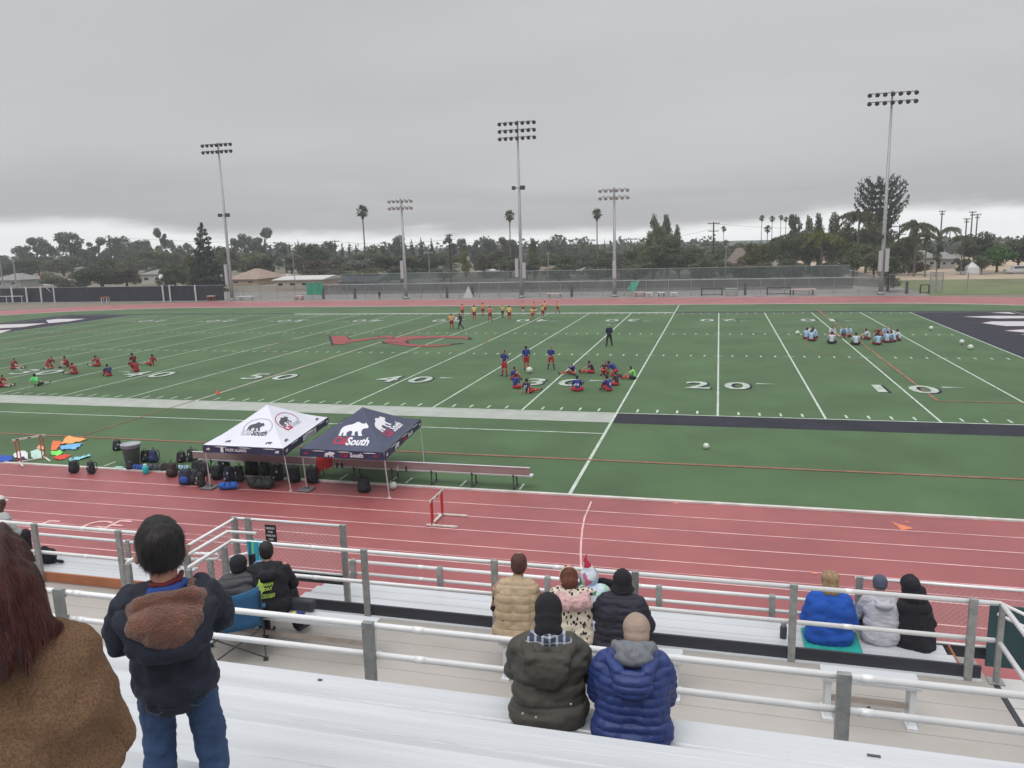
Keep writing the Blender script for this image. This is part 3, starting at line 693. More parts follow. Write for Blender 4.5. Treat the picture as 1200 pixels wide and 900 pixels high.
hurdle_stack('white bench against the mesh fence, left of the short right pole', 650, 349.5, 343.5, 17, 73.3, M_pinkw, M_pole, 'bench', 'bench')
hurdle_stack('leftmost of three white topped tables right of the green tarpaulin', 761, 348.5, 342.5, 8, 73.2, M_wpost, M_wpost)
hurdle_stack('middle one of three white topped tables right of the green tarpaulin', 775, 348.5, 342.5, 8, 73.6, M_wpost, M_lampd)
hurdle_stack('rightmost of three white topped tables right of the green tarpaulin', 790, 348.5, 342.5, 8, 73.2, M_wpost, M_wpost)
hurdle_stack('reddish equipment rack left of the three white tables', 750, 348.5, 342.0, 12, 73.5, M_pinkw, M_redp, 'rack', 'rack')
hurdle_stack('long pink topped bench against the fence near the right end', 941, 346, 338.5, 30, 73.6, M_pinkw, M_lampd, 'bench', 'bench')
hurdle_stack('pale open frame box behind the far straight, right of the black gate', 857, 347, 338, 14, 73.6, cm(.30, .36, .30), M_pole, 'frame', 'frame_box')
def gate(label, u0, u1, vt, y=73.9):
    a = aty(u0, 348, y); b = aty(u1, 348, y); z = zof(u0, vt, y)
    t = thing('gate', label, 'gate', (a.x, y, 0)); W_ = b.x-a.x
    g = MB()
    for x in (0, W_): g.box((x, 0, z/2), (.16, .1, z))
    g.box((W_/2, 0, z), (W_, .1, .12)); g.box((W_/2, 0, .15), (W_, .08, .08)); g.build('frame', M_lampd, parent=t)
gate('black low gate frame in the far fence left of the pale frame box', 822, 846, 338)
gate('black low gate frame left of the long pink bench', 899, 926, 337)
gate('black low gate frame with a see-through middle, right of the right floodlight pole', 1078, 1088, 334)
for i, u in enumerate((379, 416, 524, 554, 670, 873, 1062)):
    a = aty(u, 348, 73.9); g = MB(); g.box((a.x, 73.9, .75), (.34, .25, 1.5), taper=.8); g.box((a.x, 73.9, 1.55), (.2, .2, .12)); o = g.build('barrier_post', cm(.07, .075, .07)); tag(o, 'dark stubby post against the far mesh fence, %s from the left' % ORD[i+1], 'post', 'dark stubby posts at the far fence')
# green banner, tarpaulin, pale pyramid
c = aty(369, 341, 73.9); g = MB(); a = aty(360, 347, 73.9); b = aty(378.5, 333, 73.9); n = 8
V = []
for i in range(n+1):
    x = a.x+(b.x-a.x)*i/n
    for j in range(3): V.append((x, 73.85-.10*sin(i*1.7), a.z+.2+(b.z-a.z)*j/2))
g.add(V, [(3*i+j, 3*i+3+j, 3*i+4+j, 3*i+1+j) for i in range(n) for j in range(2)]); g.add([(v[0], v[1]+.02, v[2]) for v in V], [(3*i+j, 3*i+1+j, 3*i+4+j, 3*i+3+j) for i in range(n) for j in range(2)])
tag(g.build('banner', mat('green_banner', (.035, .27, .17), .7, var=.1, vscale=.8)), 'bright green banner hung on the far mesh fence at the left', 'banner')
g = MB(); p = [aty(735, 339, 73.6), aty(739, 332, 73.9), aty(749, 330, 74.0), aty(744, 342, 73.4)]; top = aty(743, 329, 74.1)
g.add([tuple(q) for q in p]+[tuple(q+Vector((0, .5, .12))) for q in p], [(0, 1, 2, 3), (7, 6, 5, 4), (0, 4, 5, 1), (1, 5, 6, 2), (2, 6, 7, 3), (3, 7, 4, 0)])
tag(g.build('tarpaulin', mat('green_tarpaulin', (.05, .24, .17), .7, var=.3, vscale=2)), 'tilted green tarpaulin hanging beside the short right floodlight pole', 'tarpaulin')
g = MB(); p = aty(549, 349, 73.2); zt_ = zof(549, 335, 73.2); g.add([(p.x-.75, 72.8, 0), (p.x+.75, 72.8, 0), (p.x+.75, 73.6, 0), (p.x-.75, 73.6, 0), (p.x, 73.3, zt_)], [(3, 2, 1, 0), (0, 1, 4), (1, 2, 4), (2, 3, 4), (3, 0, 4)])
tag(g.build('folded_canopy', cm(.42, .44, .46)), 'pale pointed folded canopy against the far mesh fence', 'canopy')
# backstop frame at the right
t = thing('backstop', 'grey ball field backstop cage at the right, before the tan dirt', 'backstop', tuple(aty(1095, 344, 76))); off = tuple(t.location)
g = MB(); a = aty(1089, 345, 76); b = aty(1104, 345, 76); z = zof(1095, 319, 76)
for x in (a.x, b.x, (a.x+b.x)/2): g.tube([(x, 76, 0), (x, 76, z)], .06, 6)
g.tube([(a.x, 76, z), (b.x, 76, z)], .06, 6); g.tube([(b.x, 76, z), (b.x+2.9, 76, z*.99)], .05, 6); g.tube([(b.x+2.9, 76, z), (b.x+2.9, 76, z*.6)], .05, 6); g.build('frame', M_pole, parent=t, off=off)
g = MB(); g.rect(0, 0, 0, 0, 0); g = MB(); g.add([(a.x, 76.05, 0), (b.x, 76.05, 0), (b.x, 76.05, z), (a.x, 76.05, z)], [(0, 1, 2, 3)]); g.build('netting', mat('backstop_net', (.32, .33, .33), .8, alpha=.5), parent=t, off=off)
# ---- leaf work
def leafm(name, a, b, vs=.55, tr=.25): return mat(name, a, .75, col2=b, vscale=vs, detail=3, obvar=.22, trans=tr, spec=.25)
M_leaf = {
 'euc': leafm('blue_grey_leaves', (.075, .092, .074), (.165, .185, .145)),
 'oak': leafm('dark_green_leaves', (.055, .075, .042), (.125, .145, .075)),
 'mid': leafm('mid_green_leaves', (.075, .098, .048), (.165, .185, .095)),
 'dark': leafm('deep_green_needles', (.022, .038, .030), (.055, .078, .056)),
 'yel': leafm('yellow_green_leaves', (.085, .105, .025), (.17, .18, .05)),
 'brown': leafm('brownish_leaves', (.085, .072, .048), (.165, .14, .09)),
 'bright': leafm('bright_green_leaves', (.035, .10, .018), (.09, .19, .04)),
 'palm': leafm('palm_fronds', (.055, .070, .038), (.13, .145, .07)),
 'silver': leafm('olive_grey_leaves', (.085, .100, .066), (.18, .195, .14)),
}
M_bark = mat('bark', (.10, .075, .055), .9, var=.3, vscale=2, bump=.4, bscale=6); M_palmbark = mat('palm_bark', (.13, .11, .09), .9, var=.2, vscale=3)
def leaves(mb_name, C_, size, m, parent, elong=1.0, dirs=None):
    n = len(C_); s = size*rng.uniform(.6, 1.4, n)
    a = rng.normal(size=(n, 3)) if dirs is None else dirs+rng.normal(size=(n, 3))*.25
    a /= np.linalg.norm(a, axis=1)[:, None]
    b = rng.normal(size=(n, 3)); b -= a*(a*b).sum(1)[:, None]; b /= np.linalg.norm(b, axis=1)[:, None]
    A = a*(s*elong)[:, None]; Bv = b*(s*.5)[:, None]
    V = np.stack([C_-A, C_-A*.1+Bv, C_+A, C_+A*.1-Bv], 1).reshape(-1, 3)
    me = bpy.data.meshes.new(mb_name); me.vertices.add(4*n); me.vertices.foreach_set('co', V.ravel())
    me.loops.add(4*n); me.loops.foreach_set('vertex_index', np.arange(4*n)); me.polygons.add(n)
    me.polygons.foreach_set('loop_start', np.arange(n)*4); me.polygons.foreach_set('loop_total', np.full(n, 4)); me.materials.append(m); me.update(); me.validate()
    return inst(mb_name, me, m, parent)
def clumps(cs, rs, n, fill=.35):
    """points spread through the volume of ellipsoidal clumps, denser at their skins"""
    out = []; wts = np.array([r[0]*r[1]*r[2] for r in rs])**.67; wts /= wts.sum()
    for c, r, w_ in zip(cs, rs, wts):
        k = int(n*w_)+1; d = rng.normal(size=(k, 3)); d /= np.linalg.norm(d, axis=1)[:, None]
        rad = rng.uniform(fill, 1.08, k)**.6
        out.append(np.array(c)+d*rad[:, None]*np.array(r))
    return np.concatenate(out)
PROTO = {}
def proto(kind):
    if kind in PROTO: return PROTO[kind]
    t = bpy.data.objects.new('tree', None); COL.objects.link(t); fam, var = kind.split(':'); rs_ = int(var)
    global rng; rng = np.random.default_rng(hash_(kind)); random.seed(hash_(kind))
    u = rng.uniform
    # unit: 10 m tall, 10 m wide, base at 0
    if fam in ('broad', 'bush'):
        h0 = 3.2 if fam == 'broad' else .3; n = 13; cs = []; r2 = []
        for i in range(n):
            a = u(0, 2*pi); q = u(0, 1)**.6; z = u(h0+1.0, 8.8); lim = 3.9*math.sqrt(max(.12, 1-((z-5.6)/4.4)**2))
            cs.append((q*lim*cos(a), q*lim*sin(a), z)); k = u(1.0, 2.0); r2.append((k*1.1, k*1.1, k*.8))
        cs.append((0, 0, 5.5)); r2.append((2.8, 2.8, 2.8))
        P = clumps(cs, r2, 4200); P = P[P[:, 2] > .1]; leaves('crown', P, .30, M_leaf['oak'], t)
        g = MB(); g.tube([(0, 0, 0), (.1, 0, 3), (0, .1, 5.5)], [.38, .28, .15], 8)
        for i in range(5): c = cs[i]; g.tube([(0, 0, 2.6), (c[0]*.5, c[1]*.5, c[2]*.72), c], [.16, .11, .04], 6)
        g.build('trunk', M_bark, parent=t)
    elif fam == 'euc':
        n = 15; cs = []; r2 = []
        for i in range(n):
            a = u(0, 2*pi); z = u(2.6, 9.0); lim = 3.6*math.sqrt(max(.2, 1-((z-6.4)/4.2)**2)); q = u(.2, 1)
            cs.append((q*lim*cos(a), q*lim*sin(a), z)); k = u(.75, 1.5); r2.append((k*1.15, k*1.15, k*.75))
        P = clumps(cs, r2, 3600, .2); leaves('crown', P, .27, M_leaf['euc'], t)
        g = MB(); g.tube([(0, 0, 0), (.2, 0, 3), (0, .1, 6.5), (0, 0, 8.3)], [.30, .22, .14, .05], 8)
        for c in cs[:11]: g.tube([(0, 0, max(1.6, c[2]-2.6)), (c[0]*.55, c[1]*.55, c[2]-.8), c], [.13, .08, .03], 5)
        g.build('trunk', M_bark, parent=t)
    elif fam == 'conifer':
        cs = []; r2 = []; nl = 16
        for i in range(nl):
            z = .6+9.0*i/nl; R_ = (4.3*(1-z/10.2)**.85+.15)*u(.85, 1.12); m = max(3, int(9*(1-z/11)))
            for k in range(m):
                a = 2*pi*(k+u(-.3, .3))/m+i; r = R_*u(.62, .95); cs.append((r*cos(a)*.75, r*sin(a)*.75, z+u(-.2, .2)-.12*r)); r2.append((R_*.36+.1, R_*.36+.1, .32))
        P = clumps(cs, r2, 5200, .2); P = np.concatenate([P, np.stack([rng.normal(0, .08, 60), rng.normal(0, .08, 60), u(9.3, 10.1, 60)], 1)]); leaves('crown', P, .26, M_leaf['dark'], t)
        g = MB(); g.tube([(0, 0, 0), (0, 0, 9.6)], [.35, .04], 8); g.build('trunk', M_bark, parent=t)
    elif fam == 'column':
        cs = []; r2 = []
        for i in range(16):
            z = 1.2+8.2*i/16; R_ = 3.6*math.sin(min(1, (z+.4)/4.5)*pi/2)*(1-max(0, z-5)/5.4)**.7; a = u(0, 6.28); q = u(0, .55)
            cs.append((R_*q*cos(a), R_*q*sin(a), z)); r2.append((R_*.55+.15, R_*.55+.15, .95))
        P = clumps(cs, r2, 3600, .2); leaves('crown', P, .24, M_leaf['mid'], t)
        g = MB(); g.tube([(0, 0, 0), (0, 0, 9)], [.35, .06], 8)
        for c in cs[2:12]: g.tube([(0, 0, c[2]-1), c], [.10, .03], 5)
        g.build('trunk', M_bark, parent=t)
    elif fam == 'araucaria':
        P = []; g = MB(); g.tube([(0, 0, 0), (0, 0, 9.9)], [.28, .05], 8)
        for i in range(12):
            z = 2.6+7.1*i/12; R_ = max(1.9, 4.7*math.sqrt(max(0.05, 1-((z-7.0)/3.05)**2))); m = 9
            for k in range(m):
                a = 2*pi*k/m+i*.4+u(-.1, .1); r = R_*u(.82, 1.05); pts = [(r*s*cos(a), r*s*sin(a), z+.10*r*s-.12*r*math.sin(s*pi)+.16*r*s**3) for s in (0, .35, .7, 1)]
                g.tube(pts, [.06, .05, .035, .02], 4, caps=False)
                for s in np.linspace(.25, 1.0, 44):
                    c = np.array([r*s*cos(a), r*s*sin(a), z+.10*r*s-.12*r*math.sin(s*pi)+.16*r*s**3])
                    P.append(c+rng.normal(0, 1, 3)*np.array([.16, .16, .07]))
                    P.append(c+rng.normal(0, 1, 3)*np.array([.22, .22, .09]))
        P = np.array(P); leaves('crown', P, .17, M_leaf['dark'], t); g.build('trunk', M_bark, parent=t)
    elif fam in ('fanpalm', 'tallfan'):
        # crown in real metres round the origin; the trunk is 10 tall and stretched to the palm's own height
        C_ = []; D_ = []; g = MB(); g.tube([(0, 0, 0), (.06, 0, 4), (.03, 0, 7), (0, 0, 10)], [.24, .17, .14, .15], 8)
        gs = MB()
        for i in range(44):
            a = u(0, 2*pi); e = -1.0+2.4*(i/43); pl = u(.75, 1.05)
            d = np.array([cos(a)*cos(e), sin(a)*cos(e), sin(e)]); c = d*pl; gs.tube([(0, 0, 0), tuple(c)], [.03, .02], 4, caps=False)
            side = np.cross(d, [0, 0, 1.]); side /= max(.01, np.linalg.norm(side)); upv = np.cross(side, d)
            for j in range(13):
                w_ = -1.5+3.0*j/12; q = d*cos(w_)+side*sin(w_)-np.array([0, 0, .18*abs(w_)]); C_.append(c+q*.36); D_.append(q*2)
        for i in range(150): a = u(0, 6.28); z = u(-1.5, -.3); r = .18+.28*(z+1.5); C_.append(np.array([r*cos(a), r*sin(a), z])); D_.append(np.array([.2*cos(a), .2*sin(a), -2.]))
        leaves('crown', np.array(C_), .115, M_leaf['palm'], t, elong=3.2, dirs=np.array(D_)); gs.build('stems', M_leaf['palm'], parent=t); g.build('trunk', M_palmbark, parent=t)
    elif fam == 'queenpalm':
        C_ = []; D_ = []; g = MB(); g.tube([(0, 0, 0), (.15, 0, 3.5), (0, 0, 7.4)], [.26, .20, .17], 8); n = 14; h = 7.4
        for i in range(n):
            a = 2*pi*i/n+u(-.2, .2); e = u(.15, 1.25); Ln = u(4.2, 5.2); pts = []
            for s in np.linspace(0, 1, 9):
                r = Ln*s*cos(e*(1-.35*s)); z = h+Ln*(sin(e)*s*.95-.95*s*s*(.62+.38*cos(e)))*.62+.3
                pts.append(np.array([r*cos(a), r*sin(a), z]))
            g.tube([tuple(p) for p in pts], [.07, .06, .055, .05, .045, .04, .03, .02, .015], 4, caps=False)
            side = np.array([-sin(a), cos(a), 0])
            for s in np.linspace(.08, 1, 34):
                k = s*8; i0 = min(7, int(k)); p = pts[i0]*(1-(k-i0))+pts[i0+1]*(k-i0); L_ = .55*math.sin(.25+s*2.6)+.12
                for sg in (-1, 1): C_.append(p+side*sg*L_*.45+np.array([0, 0, -.32*L_])); D_.append(side*sg*.6+np.array([0, 0, -.75]))
        leaves('crown', np.array(C_), .20, M_leaf['palm'], t, elong=2.2, dirs=np.array(D_)*2); g.build('trunk', M_palmbark, parent=t)
    PROTO[kind] = t; t['_used'] = 0
    return t
def hash_(s): return sum(ord(c)*(i+3)*7 for i, c in enumerate(s)) % 100000
def swapmat(o, m):
    for c in o.children:
        if c.name.split('.')[0] == 'crown' and m: c.material_slots[0].material = M_leaf[m]
PLOT = []
def tree(kind, u, vtop, wpx, y, leaf=None, what=None, z0=0.0):
    """trees measured in the photograph: centre, top and crown width, standing at distance y"""
    x = aty(u, 320, y).x; H = aty(u, vtop, y).z; wd = wpx*np.dot(F, np.array([x, y, 3])-CAM)/FPX
    PLOT.append((kind, x, y, H, wd, leaf, what, u))
e, b = 'euc', 'broad'
tree('euc:1', 10, 297, 34, 190, 'euc'); tree('euc:2', 30, 285, 26, 205, 'euc'); tree('euc:3', 46, 278, 30, 200, 'euc'); tree('euc:1', 61, 274, 22, 205, 'euc')
tree('euc:2', 86, 268, 40, 185, 'euc'); tree('euc:3', 104, 292, 26, 185, 'euc'); tree('euc:3', 119, 278, 30, 190, 'euc'); tree('euc:1', 131, 281, 24, 200, 'euc'); tree('broad:1', 150, 278, 36, 190, 'euc')
tree('euc:2', 172, 278, 26, 200, 'silver'); tree('euc:3', 192, 267, 21, 210, 'euc'); tree('euc:1', 211, 278, 18, 205, 'euc'); tree('euc:2', 224, 282, 15, 205, 'euc')
tree('broad:2', 195, 292, 40, 170, 'mid'); tree('broad:3', 160, 292, 44, 165, 'mid'); tree('broad:1', 75, 300, 40, 165, 'oak'); tree('broad:2', 35, 303, 50, 165, 'oak'); tree('broad:2', 2, 308, 34, 160, 'oak')
tree('bush:1', 118, 303, 54, 112, 'oak'); tree('bush:2', 147, 307, 36, 114, 'brown'); tree('bush:3', 98, 314, 28, 110, 'mid'); tree('bush:1', 60, 318, 30, 118, 'silver'); tree('bush:3', 72, 327, 22, 92, 'mid')
tree('bush:2', 204, 305, 44, 104, 'oak'); tree('bush:3', 223, 298, 24, 122, 'yel'); tree('bush:1', 178, 311, 30, 135, 'mid')
tree('conifer:1', 241.5, 262, 56, 96, 'dark'); tree('broad:3', 262, 289, 34, 125, 'oak')
tree('euc:2', 279, 276, 14, 200, 'euc'); tree('euc:1', 297, 270, 30, 205, 'euc'); tree('euc:3', 313, 267, 32, 200, 'euc'); tree('broad:1', 290, 297, 50, 150, 'mid'); tree('broad:2', 311, 300, 32, 130, 'oak')
tree('broad:3', 336, 284, 30, 190, 'euc'); tree('conifer:2', 352, 281, 9, 190, 'dark'); tree('broad:1', 369, 286, 50, 170, 'oak'); tree('euc:2', 389, 280, 18, 200, 'euc')
tree('broad:2', 342, 298, 36, 160, 'silver'); tree('broad:3', 376, 304, 56, 130, 'brown'); tree('bush:2', 366, 318, 26, 112, 'mid'); tree('broad:1', 404, 300, 34, 160, 'silver')
tree('conifer:1', 403, 286, 9, 195, 'dark'); tree('conifer:2', 411, 284, 10, 195, 'dark'); tree('conifer:1', 419, 286, 10, 195, 'dark'); tree('broad:3', 438, 287, 24, 190, 'mid'); tree('broad:2', 420, 296, 46, 175, 'mid')
tree('broad:1', 432, 302, 46, 150, 'silver'); tree('broad:2', 456, 298, 52, 135, 'oak'); tree('euc:1', 452, 286, 18, 195, 'euc'); tree('broad:3', 471, 276, 26, 185, 'euc'); tree('conifer:2', 484, 281, 18, 190, 'dark')
tree('conifer:1', 495, 279, 14, 190, 'dark'); tree('conifer:2', 507, 280, 16, 190, 'dark'); tree('broad:1', 486, 298, 36, 140, 'mid'); tree('broad:2', 506, 297, 32, 140, 'oak')
tree('euc:3', 528, 277, 20, 200, 'euc'); tree('euc:2', 543, 277, 16, 200, 'euc'); tree('euc:1', 556, 279, 18, 205, 'euc'); tree('broad:3', 569, 279, 22, 205, 'euc'); tree('euc:2', 579, 280, 14, 205, 'euc')
tree('euc:3', 592, 278, 22, 200, 'euc'); tree('broad:1', 603, 281, 18, 200, 'euc'); tree('broad:2', 524, 296, 30, 160, 'mid'); tree('column:1', 546, 291, 22, 140, 'yel'); tree('broad:3', 568, 299, 26, 135, 'brown')
tree('broad:1', 598, 301, 40, 135, 'oak'); tree('broad:2', 582, 292, 34, 170, 'mid'); tree('column:2', 627, 277, 28, 125, 'mid'); tree('broad:3', 645, 297, 26, 150, 'mid'); tree('broad:1', 618, 310, 20, 125, 'oak')
tree('broad:2', 646, 284, 18, 205, 'euc'); tree('euc:1', 657, 284, 10, 210, 'euc'); tree('broad:3', 666, 299, 32, 125, 'oak'); tree('broad:1', 674, 290, 26, 180, 'silver'); tree('euc:2', 684, 283, 7, 205, 'silver')
tree('broad:2', 697, 287, 24, 195, 'mid'); tree('conifer:1', 709, 280, 7, 205, 'euc'); tree('broad:3', 690, 297, 28, 150, 'silver'); tree('broad:1', 712, 297, 40, 128, 'oak'); tree('broad:2', 736, 292, 36, 145, 'mid')
tree('broad:3', 752, 286, 30, 170, 'mid'); tree('broad:1', 728, 302, 30, 120, 'silver'); tree('column:1', 767, 249, 34, 135, 'mid'); tree('column:2', 783, 248, 30, 137, 'mid'); tree('column:3', 794, 261, 20, 135, 'mid'); tree('column:2', 775, 262, 40, 133, 'mid')
tree('broad:3', 781, 275, 48, 128, 'mid'); tree('broad:2', 765, 296, 40, 118, 'oak'); tree('broad:1', 796, 294, 36, 118, 'oak'); tree('broad:2', 812, 288, 30, 170, 'mid')
tree('broad:3', 826, 297, 44, 125, 'oak'); tree('broad:1', 842, 288, 28, 190, 'mid'); tree('bush:1', 850, 304, 24, 118, 'silver'); tree('broad:2', 866, 285, 26, 200, 'mid'); tree('bush:2', 866, 306, 34, 112, 'brown')
tree('broad:3', 884, 285, 34, 130, 'yel'); tree('broad:1', 902, 279, 30, 140, 'oak'); tree('broad:2', 918, 277, 36, 125, 'mid'); tree('euc:2', 930, 247, 20, 145, 'oak'); tree('broad:3', 931, 272, 40, 140, 'oak')
tree('column:1', 946, 251, 30, 150, 'mid'); tree('column:2', 959, 247, 28, 150, 'oak'); tree('column:3', 976, 246, 38, 150, 'mid'); tree('broad:1', 948, 272, 44, 130, 'oak'); tree('queenpalm:1', 962, 260, 55, 105, 'yel')
tree('broad:2', 985, 268, 40, 130, 'oak'); tree('queenpalm:2', 1004, 232, 52, 118, 'palm'); tree('araucaria:1', 1027, 207, 58, 140, 'dark'); tree('broad:3', 1000, 284, 40, 105, 'mid'); tree('broad:1', 1048, 283, 46, 120, 'oak')
tree('broad:2', 1014, 264, 38, 128, 'mid'); tree('broad:3', 1036, 268, 36, 132, 'oak'); tree('column:2', 992, 258, 30, 135, 'oak'); tree('broad:1', 1058, 284, 34, 128, 'mid'); tree('broad:3', 1088, 288, 30, 150, 'oak'); tree('bush:3', 1041, 298, 36, 79, 'oak'); tree('broad:2', 1024, 288, 34, 104, 'mid'); tree('queenpalm:1', 1071, 246, 50, 115, 'palm'); tree('queenpalm:2', 1065, 268, 32, 120, 'palm'); tree('queenpalm:3', 1084, 262, 37, 112, 'palm')
tree('bush:2', 1072, 305, 30, 122, 'brown'); tree('conifer:2', 1100, 271, 16, 150, 'dark'); tree('queenpalm:2', 1110, 258, 25, 190, 'palm'); tree('fanpalm:1', 1097, 295, 13, 112, 'mid')
tree('queenpalm:3', 1126, 268, 32, 118, 'palm'); tree('broad:3', 1146, 272, 38, 130, 'oak'); tree('broad:1', 1163, 280, 26, 150, 'mid'); tree('broad:2', 1168, 290, 36, 122, 'bright'); tree('broad:3', 1192, 279, 34, 125, 'oak'); tree('broad:1', 1216, 272, 44, 120, 'oak'); tree('broad:2', 1150, 300, 22, 118, 'mid')
for a in ((429, 240, 17, 150), (599, 246, 15, 150), (700, 244, 15, 150)): tree('fanpalm:1', *a, 'palm', 'tall')
for a in ((847, 265, 7.5, 210), (891, 252, 8, 215), (903, 253, 8, 220), (913, 252, 7, 225), (919, 254, 7, 225), (925, 251, 7, 230), (898, 264, 10, 190), (850, 281, 9, 190)): tree('tallfan:2', *a, 'palm', 'thin')
tree('bush:1', 900, 306, 40, 104, 'mid'); tree('bush:3', 930, 303, 40, 102, 'oak'); tree('bush:2', 968, 305, 50, 108, 'oak'); tree('bush:1', 885, 309, 30, 106, 'brown'); tree('bush:2', 1130, 300, 26, 120, 'oak'); tree('bush:3', 820, 303, 40, 110, 'oak'); tree('bush:1', 745, 306, 44, 112, 'oak'); tree('bush:2', 700, 310, 40, 114, 'mid'); tree('bush:3', 655, 309, 40, 114, 'oak'); tree('bush:1', 520, 309, 40, 125, 'silver'); tree('bush:2', 470, 309, 44, 118, 'oak'); tree('bush:3', 430, 314, 40, 118, 'mid'); tree('bush:2', 395, 312, 36, 120, 'oak')
KN = {'euc': 'open crowned tree', 'broad': 'broad crowned tree', 'bush': 'rounded bushy tree', 'conifer': 'narrow conifer', 'column': 'upright leafy tree', 'araucaria': 'tiered pine', 'fanpalm': 'tall fan palm', 'tallfan': 'thin distant fan palm', 'queenpalm': 'feather leaved palm'}
LN = {'euc': 'grey-green', 'oak': 'dark green', 'mid': 'mid green', 'dark': 'blackish green', 'yel': 'yellow-green', 'brown': 'brownish', 'bright': 'bright green', 'palm': 'olive green', 'silver': 'pale olive'}
def nearwhat(u):
    R_ = [(5, 'at the left edge of the view'), (125, 'above the left part of the black screen'), (180, 'near the cream house with a tarpaulin'), (242, 'by the big dark conifer'), (268, 'by the tall left floodlight pole'), (290, 'above the tan house'), (340, 'above the long beige building'), (369, 'above the green banner'), (429, 'by the leftmost fan palm'), (472, 'by the short left floodlight pole'),
          (528, 'by the black utility pole'), (560, 'left of the central fan palm'), (605, 'by the tallest floodlight pole'), (650, 'right of the tallest floodlight pole'), (700, 'by the fan palm right of centre'), (721, 'by the short right floodlight pole'), (782, 'by the poplars'), (835, 'by the tall lattice-like power pole'), (868, 'by the brown roof'), (905, 'by the row of thin palms'), (960, 'in the grove left of the tiered pine'), (1027, 'by the tiered pine'), (1071, 'in the feather palms right of the tall pole'), (1115, 'by the grey roofed houses'), (1160, 'above the tan ball field at the right'), (1210, 'at the right edge of the view')]
    return min(R_, key=lambda q: abs(q[0]-u))[1]
lab_groups = {}
for i, q in enumerate(PLOT):
    base = '%s %s' % (LN[q[5]], KN[q[0].split(':')[0]]); lab_groups.setdefault((base, nearwhat(q[7])), []).append(i)
LABT = {}
for (base, nw), idx in lab_groups.items():
    idx.sort(key=lambda i: PLOT[i][7])
    for k, i in enumerate(idx):
        LABT[i] = '%s %s' % (base, nw) if len(idx) == 1 else ('%s %s %s' % ((['leftmost', 'rightmost'] if len(idx) == 2 else ['leftmost', 'middle', 'rightmost'] if len(idx) == 3 else ['leftmost', 'second', 'third', 'fourth', 'fifth', 'sixth', 'seventh', 'eighth'])[k], base, nw))
for i, (kind, x, y, H, wd, leaf, what, u) in enumerate(PLOT):
    p = proto(kind)
    if p['_used'] == 0: o = p; p['_used'] = 1
    else: o = copytree(p)
    o.name = {'araucaria': 'pine_tree', 'conifer': 'conifer_tree', 'fanpalm': 'fan_palm', 'tallfan': 'fan_palm', 'queenpalm': 'feather_palm', 'bush': 'bushy_tree', 'euc': 'eucalyptus_tree', 'column': 'poplar_tree', 'broad': 'broadleaf_tree'}[kind.split(':')[0]]
    o.location = (x, y, 0); hz = H/10.0; wx = wd/8.6 if kind[:5] in ('broad', 'bush:', 'euc:1', 'euc:2', 'euc:3') else wd/9.0
    o.scale = (wx, wx, hz); o.rotation_euler[2] = (i*2.399) % 6.28
    if 'fan' in kind:
        s_ = wd/3.4; o.scale = (s_, s_, s_)
        for c in o.children:
            nm = c.name.split('.')[0]
            if nm == 'trunk': c.scale = (1, 1, (H/s_-1.4)/10)
            else: c.location = (0, 0, H/s_-1.5)
    tag(o, LABT[i], 'palm tree' if 'palm' in kind or 'fan' in kind else 'tree', 'trees beyond the far fences'); swapmat(o, leaf)
# distant wood that reads as one mass
rng = np.random.default_rng(5)
P = []
for i in range(520):
    x = rng.uniform(-420, 260); y = rng.uniform(215, 320); h = rng.uniform(4.5, 9.5)*(1+.1*sin(x*.05))*(1 if x < -20 else .55); r = rng.uniform(3, 7)
    k = 60; d = rng.normal(size=(k, 3)); d /= np.linalg.norm(d, axis=1)[:, None]
    P.append(np.array([x, y, h*.55])+d*rng.uniform(.5, 1, k)[:, None]*np.array([r, r, h*.5]))
P = np.concatenate(P); o = leaves('distant_wood', P, .95, leafm('distant_foliage', (.070, .085, .066), (.15, .165, .125), .08), None); tag(o, None, None, None, 'stuff')
g = MB(); n = 60
V = []
for i in range(n+1):
    x = -500+900*i/n; hz = 7+3*mnoise.noise(Vector((x*.004, 2, 0)))+(7 if x > 150 else 0)
    hz = (3.0 if x > 20 else 5.4)+.8*mnoise.noise(Vector((x*.01, 2, 0))); V += [(x, 318, -3), (x, 326, hz), (x, 336, hz*.9)]
g.add(V, [(3*i+j, 3*i+3+j, 3*i+4+j, 3*i+1+j) for i in range(n) for j in range(2)]); struct('hills', g, mat('far_hills', (.12, .14, .13), .95, var=.3, vscale=.02), smooth=True)
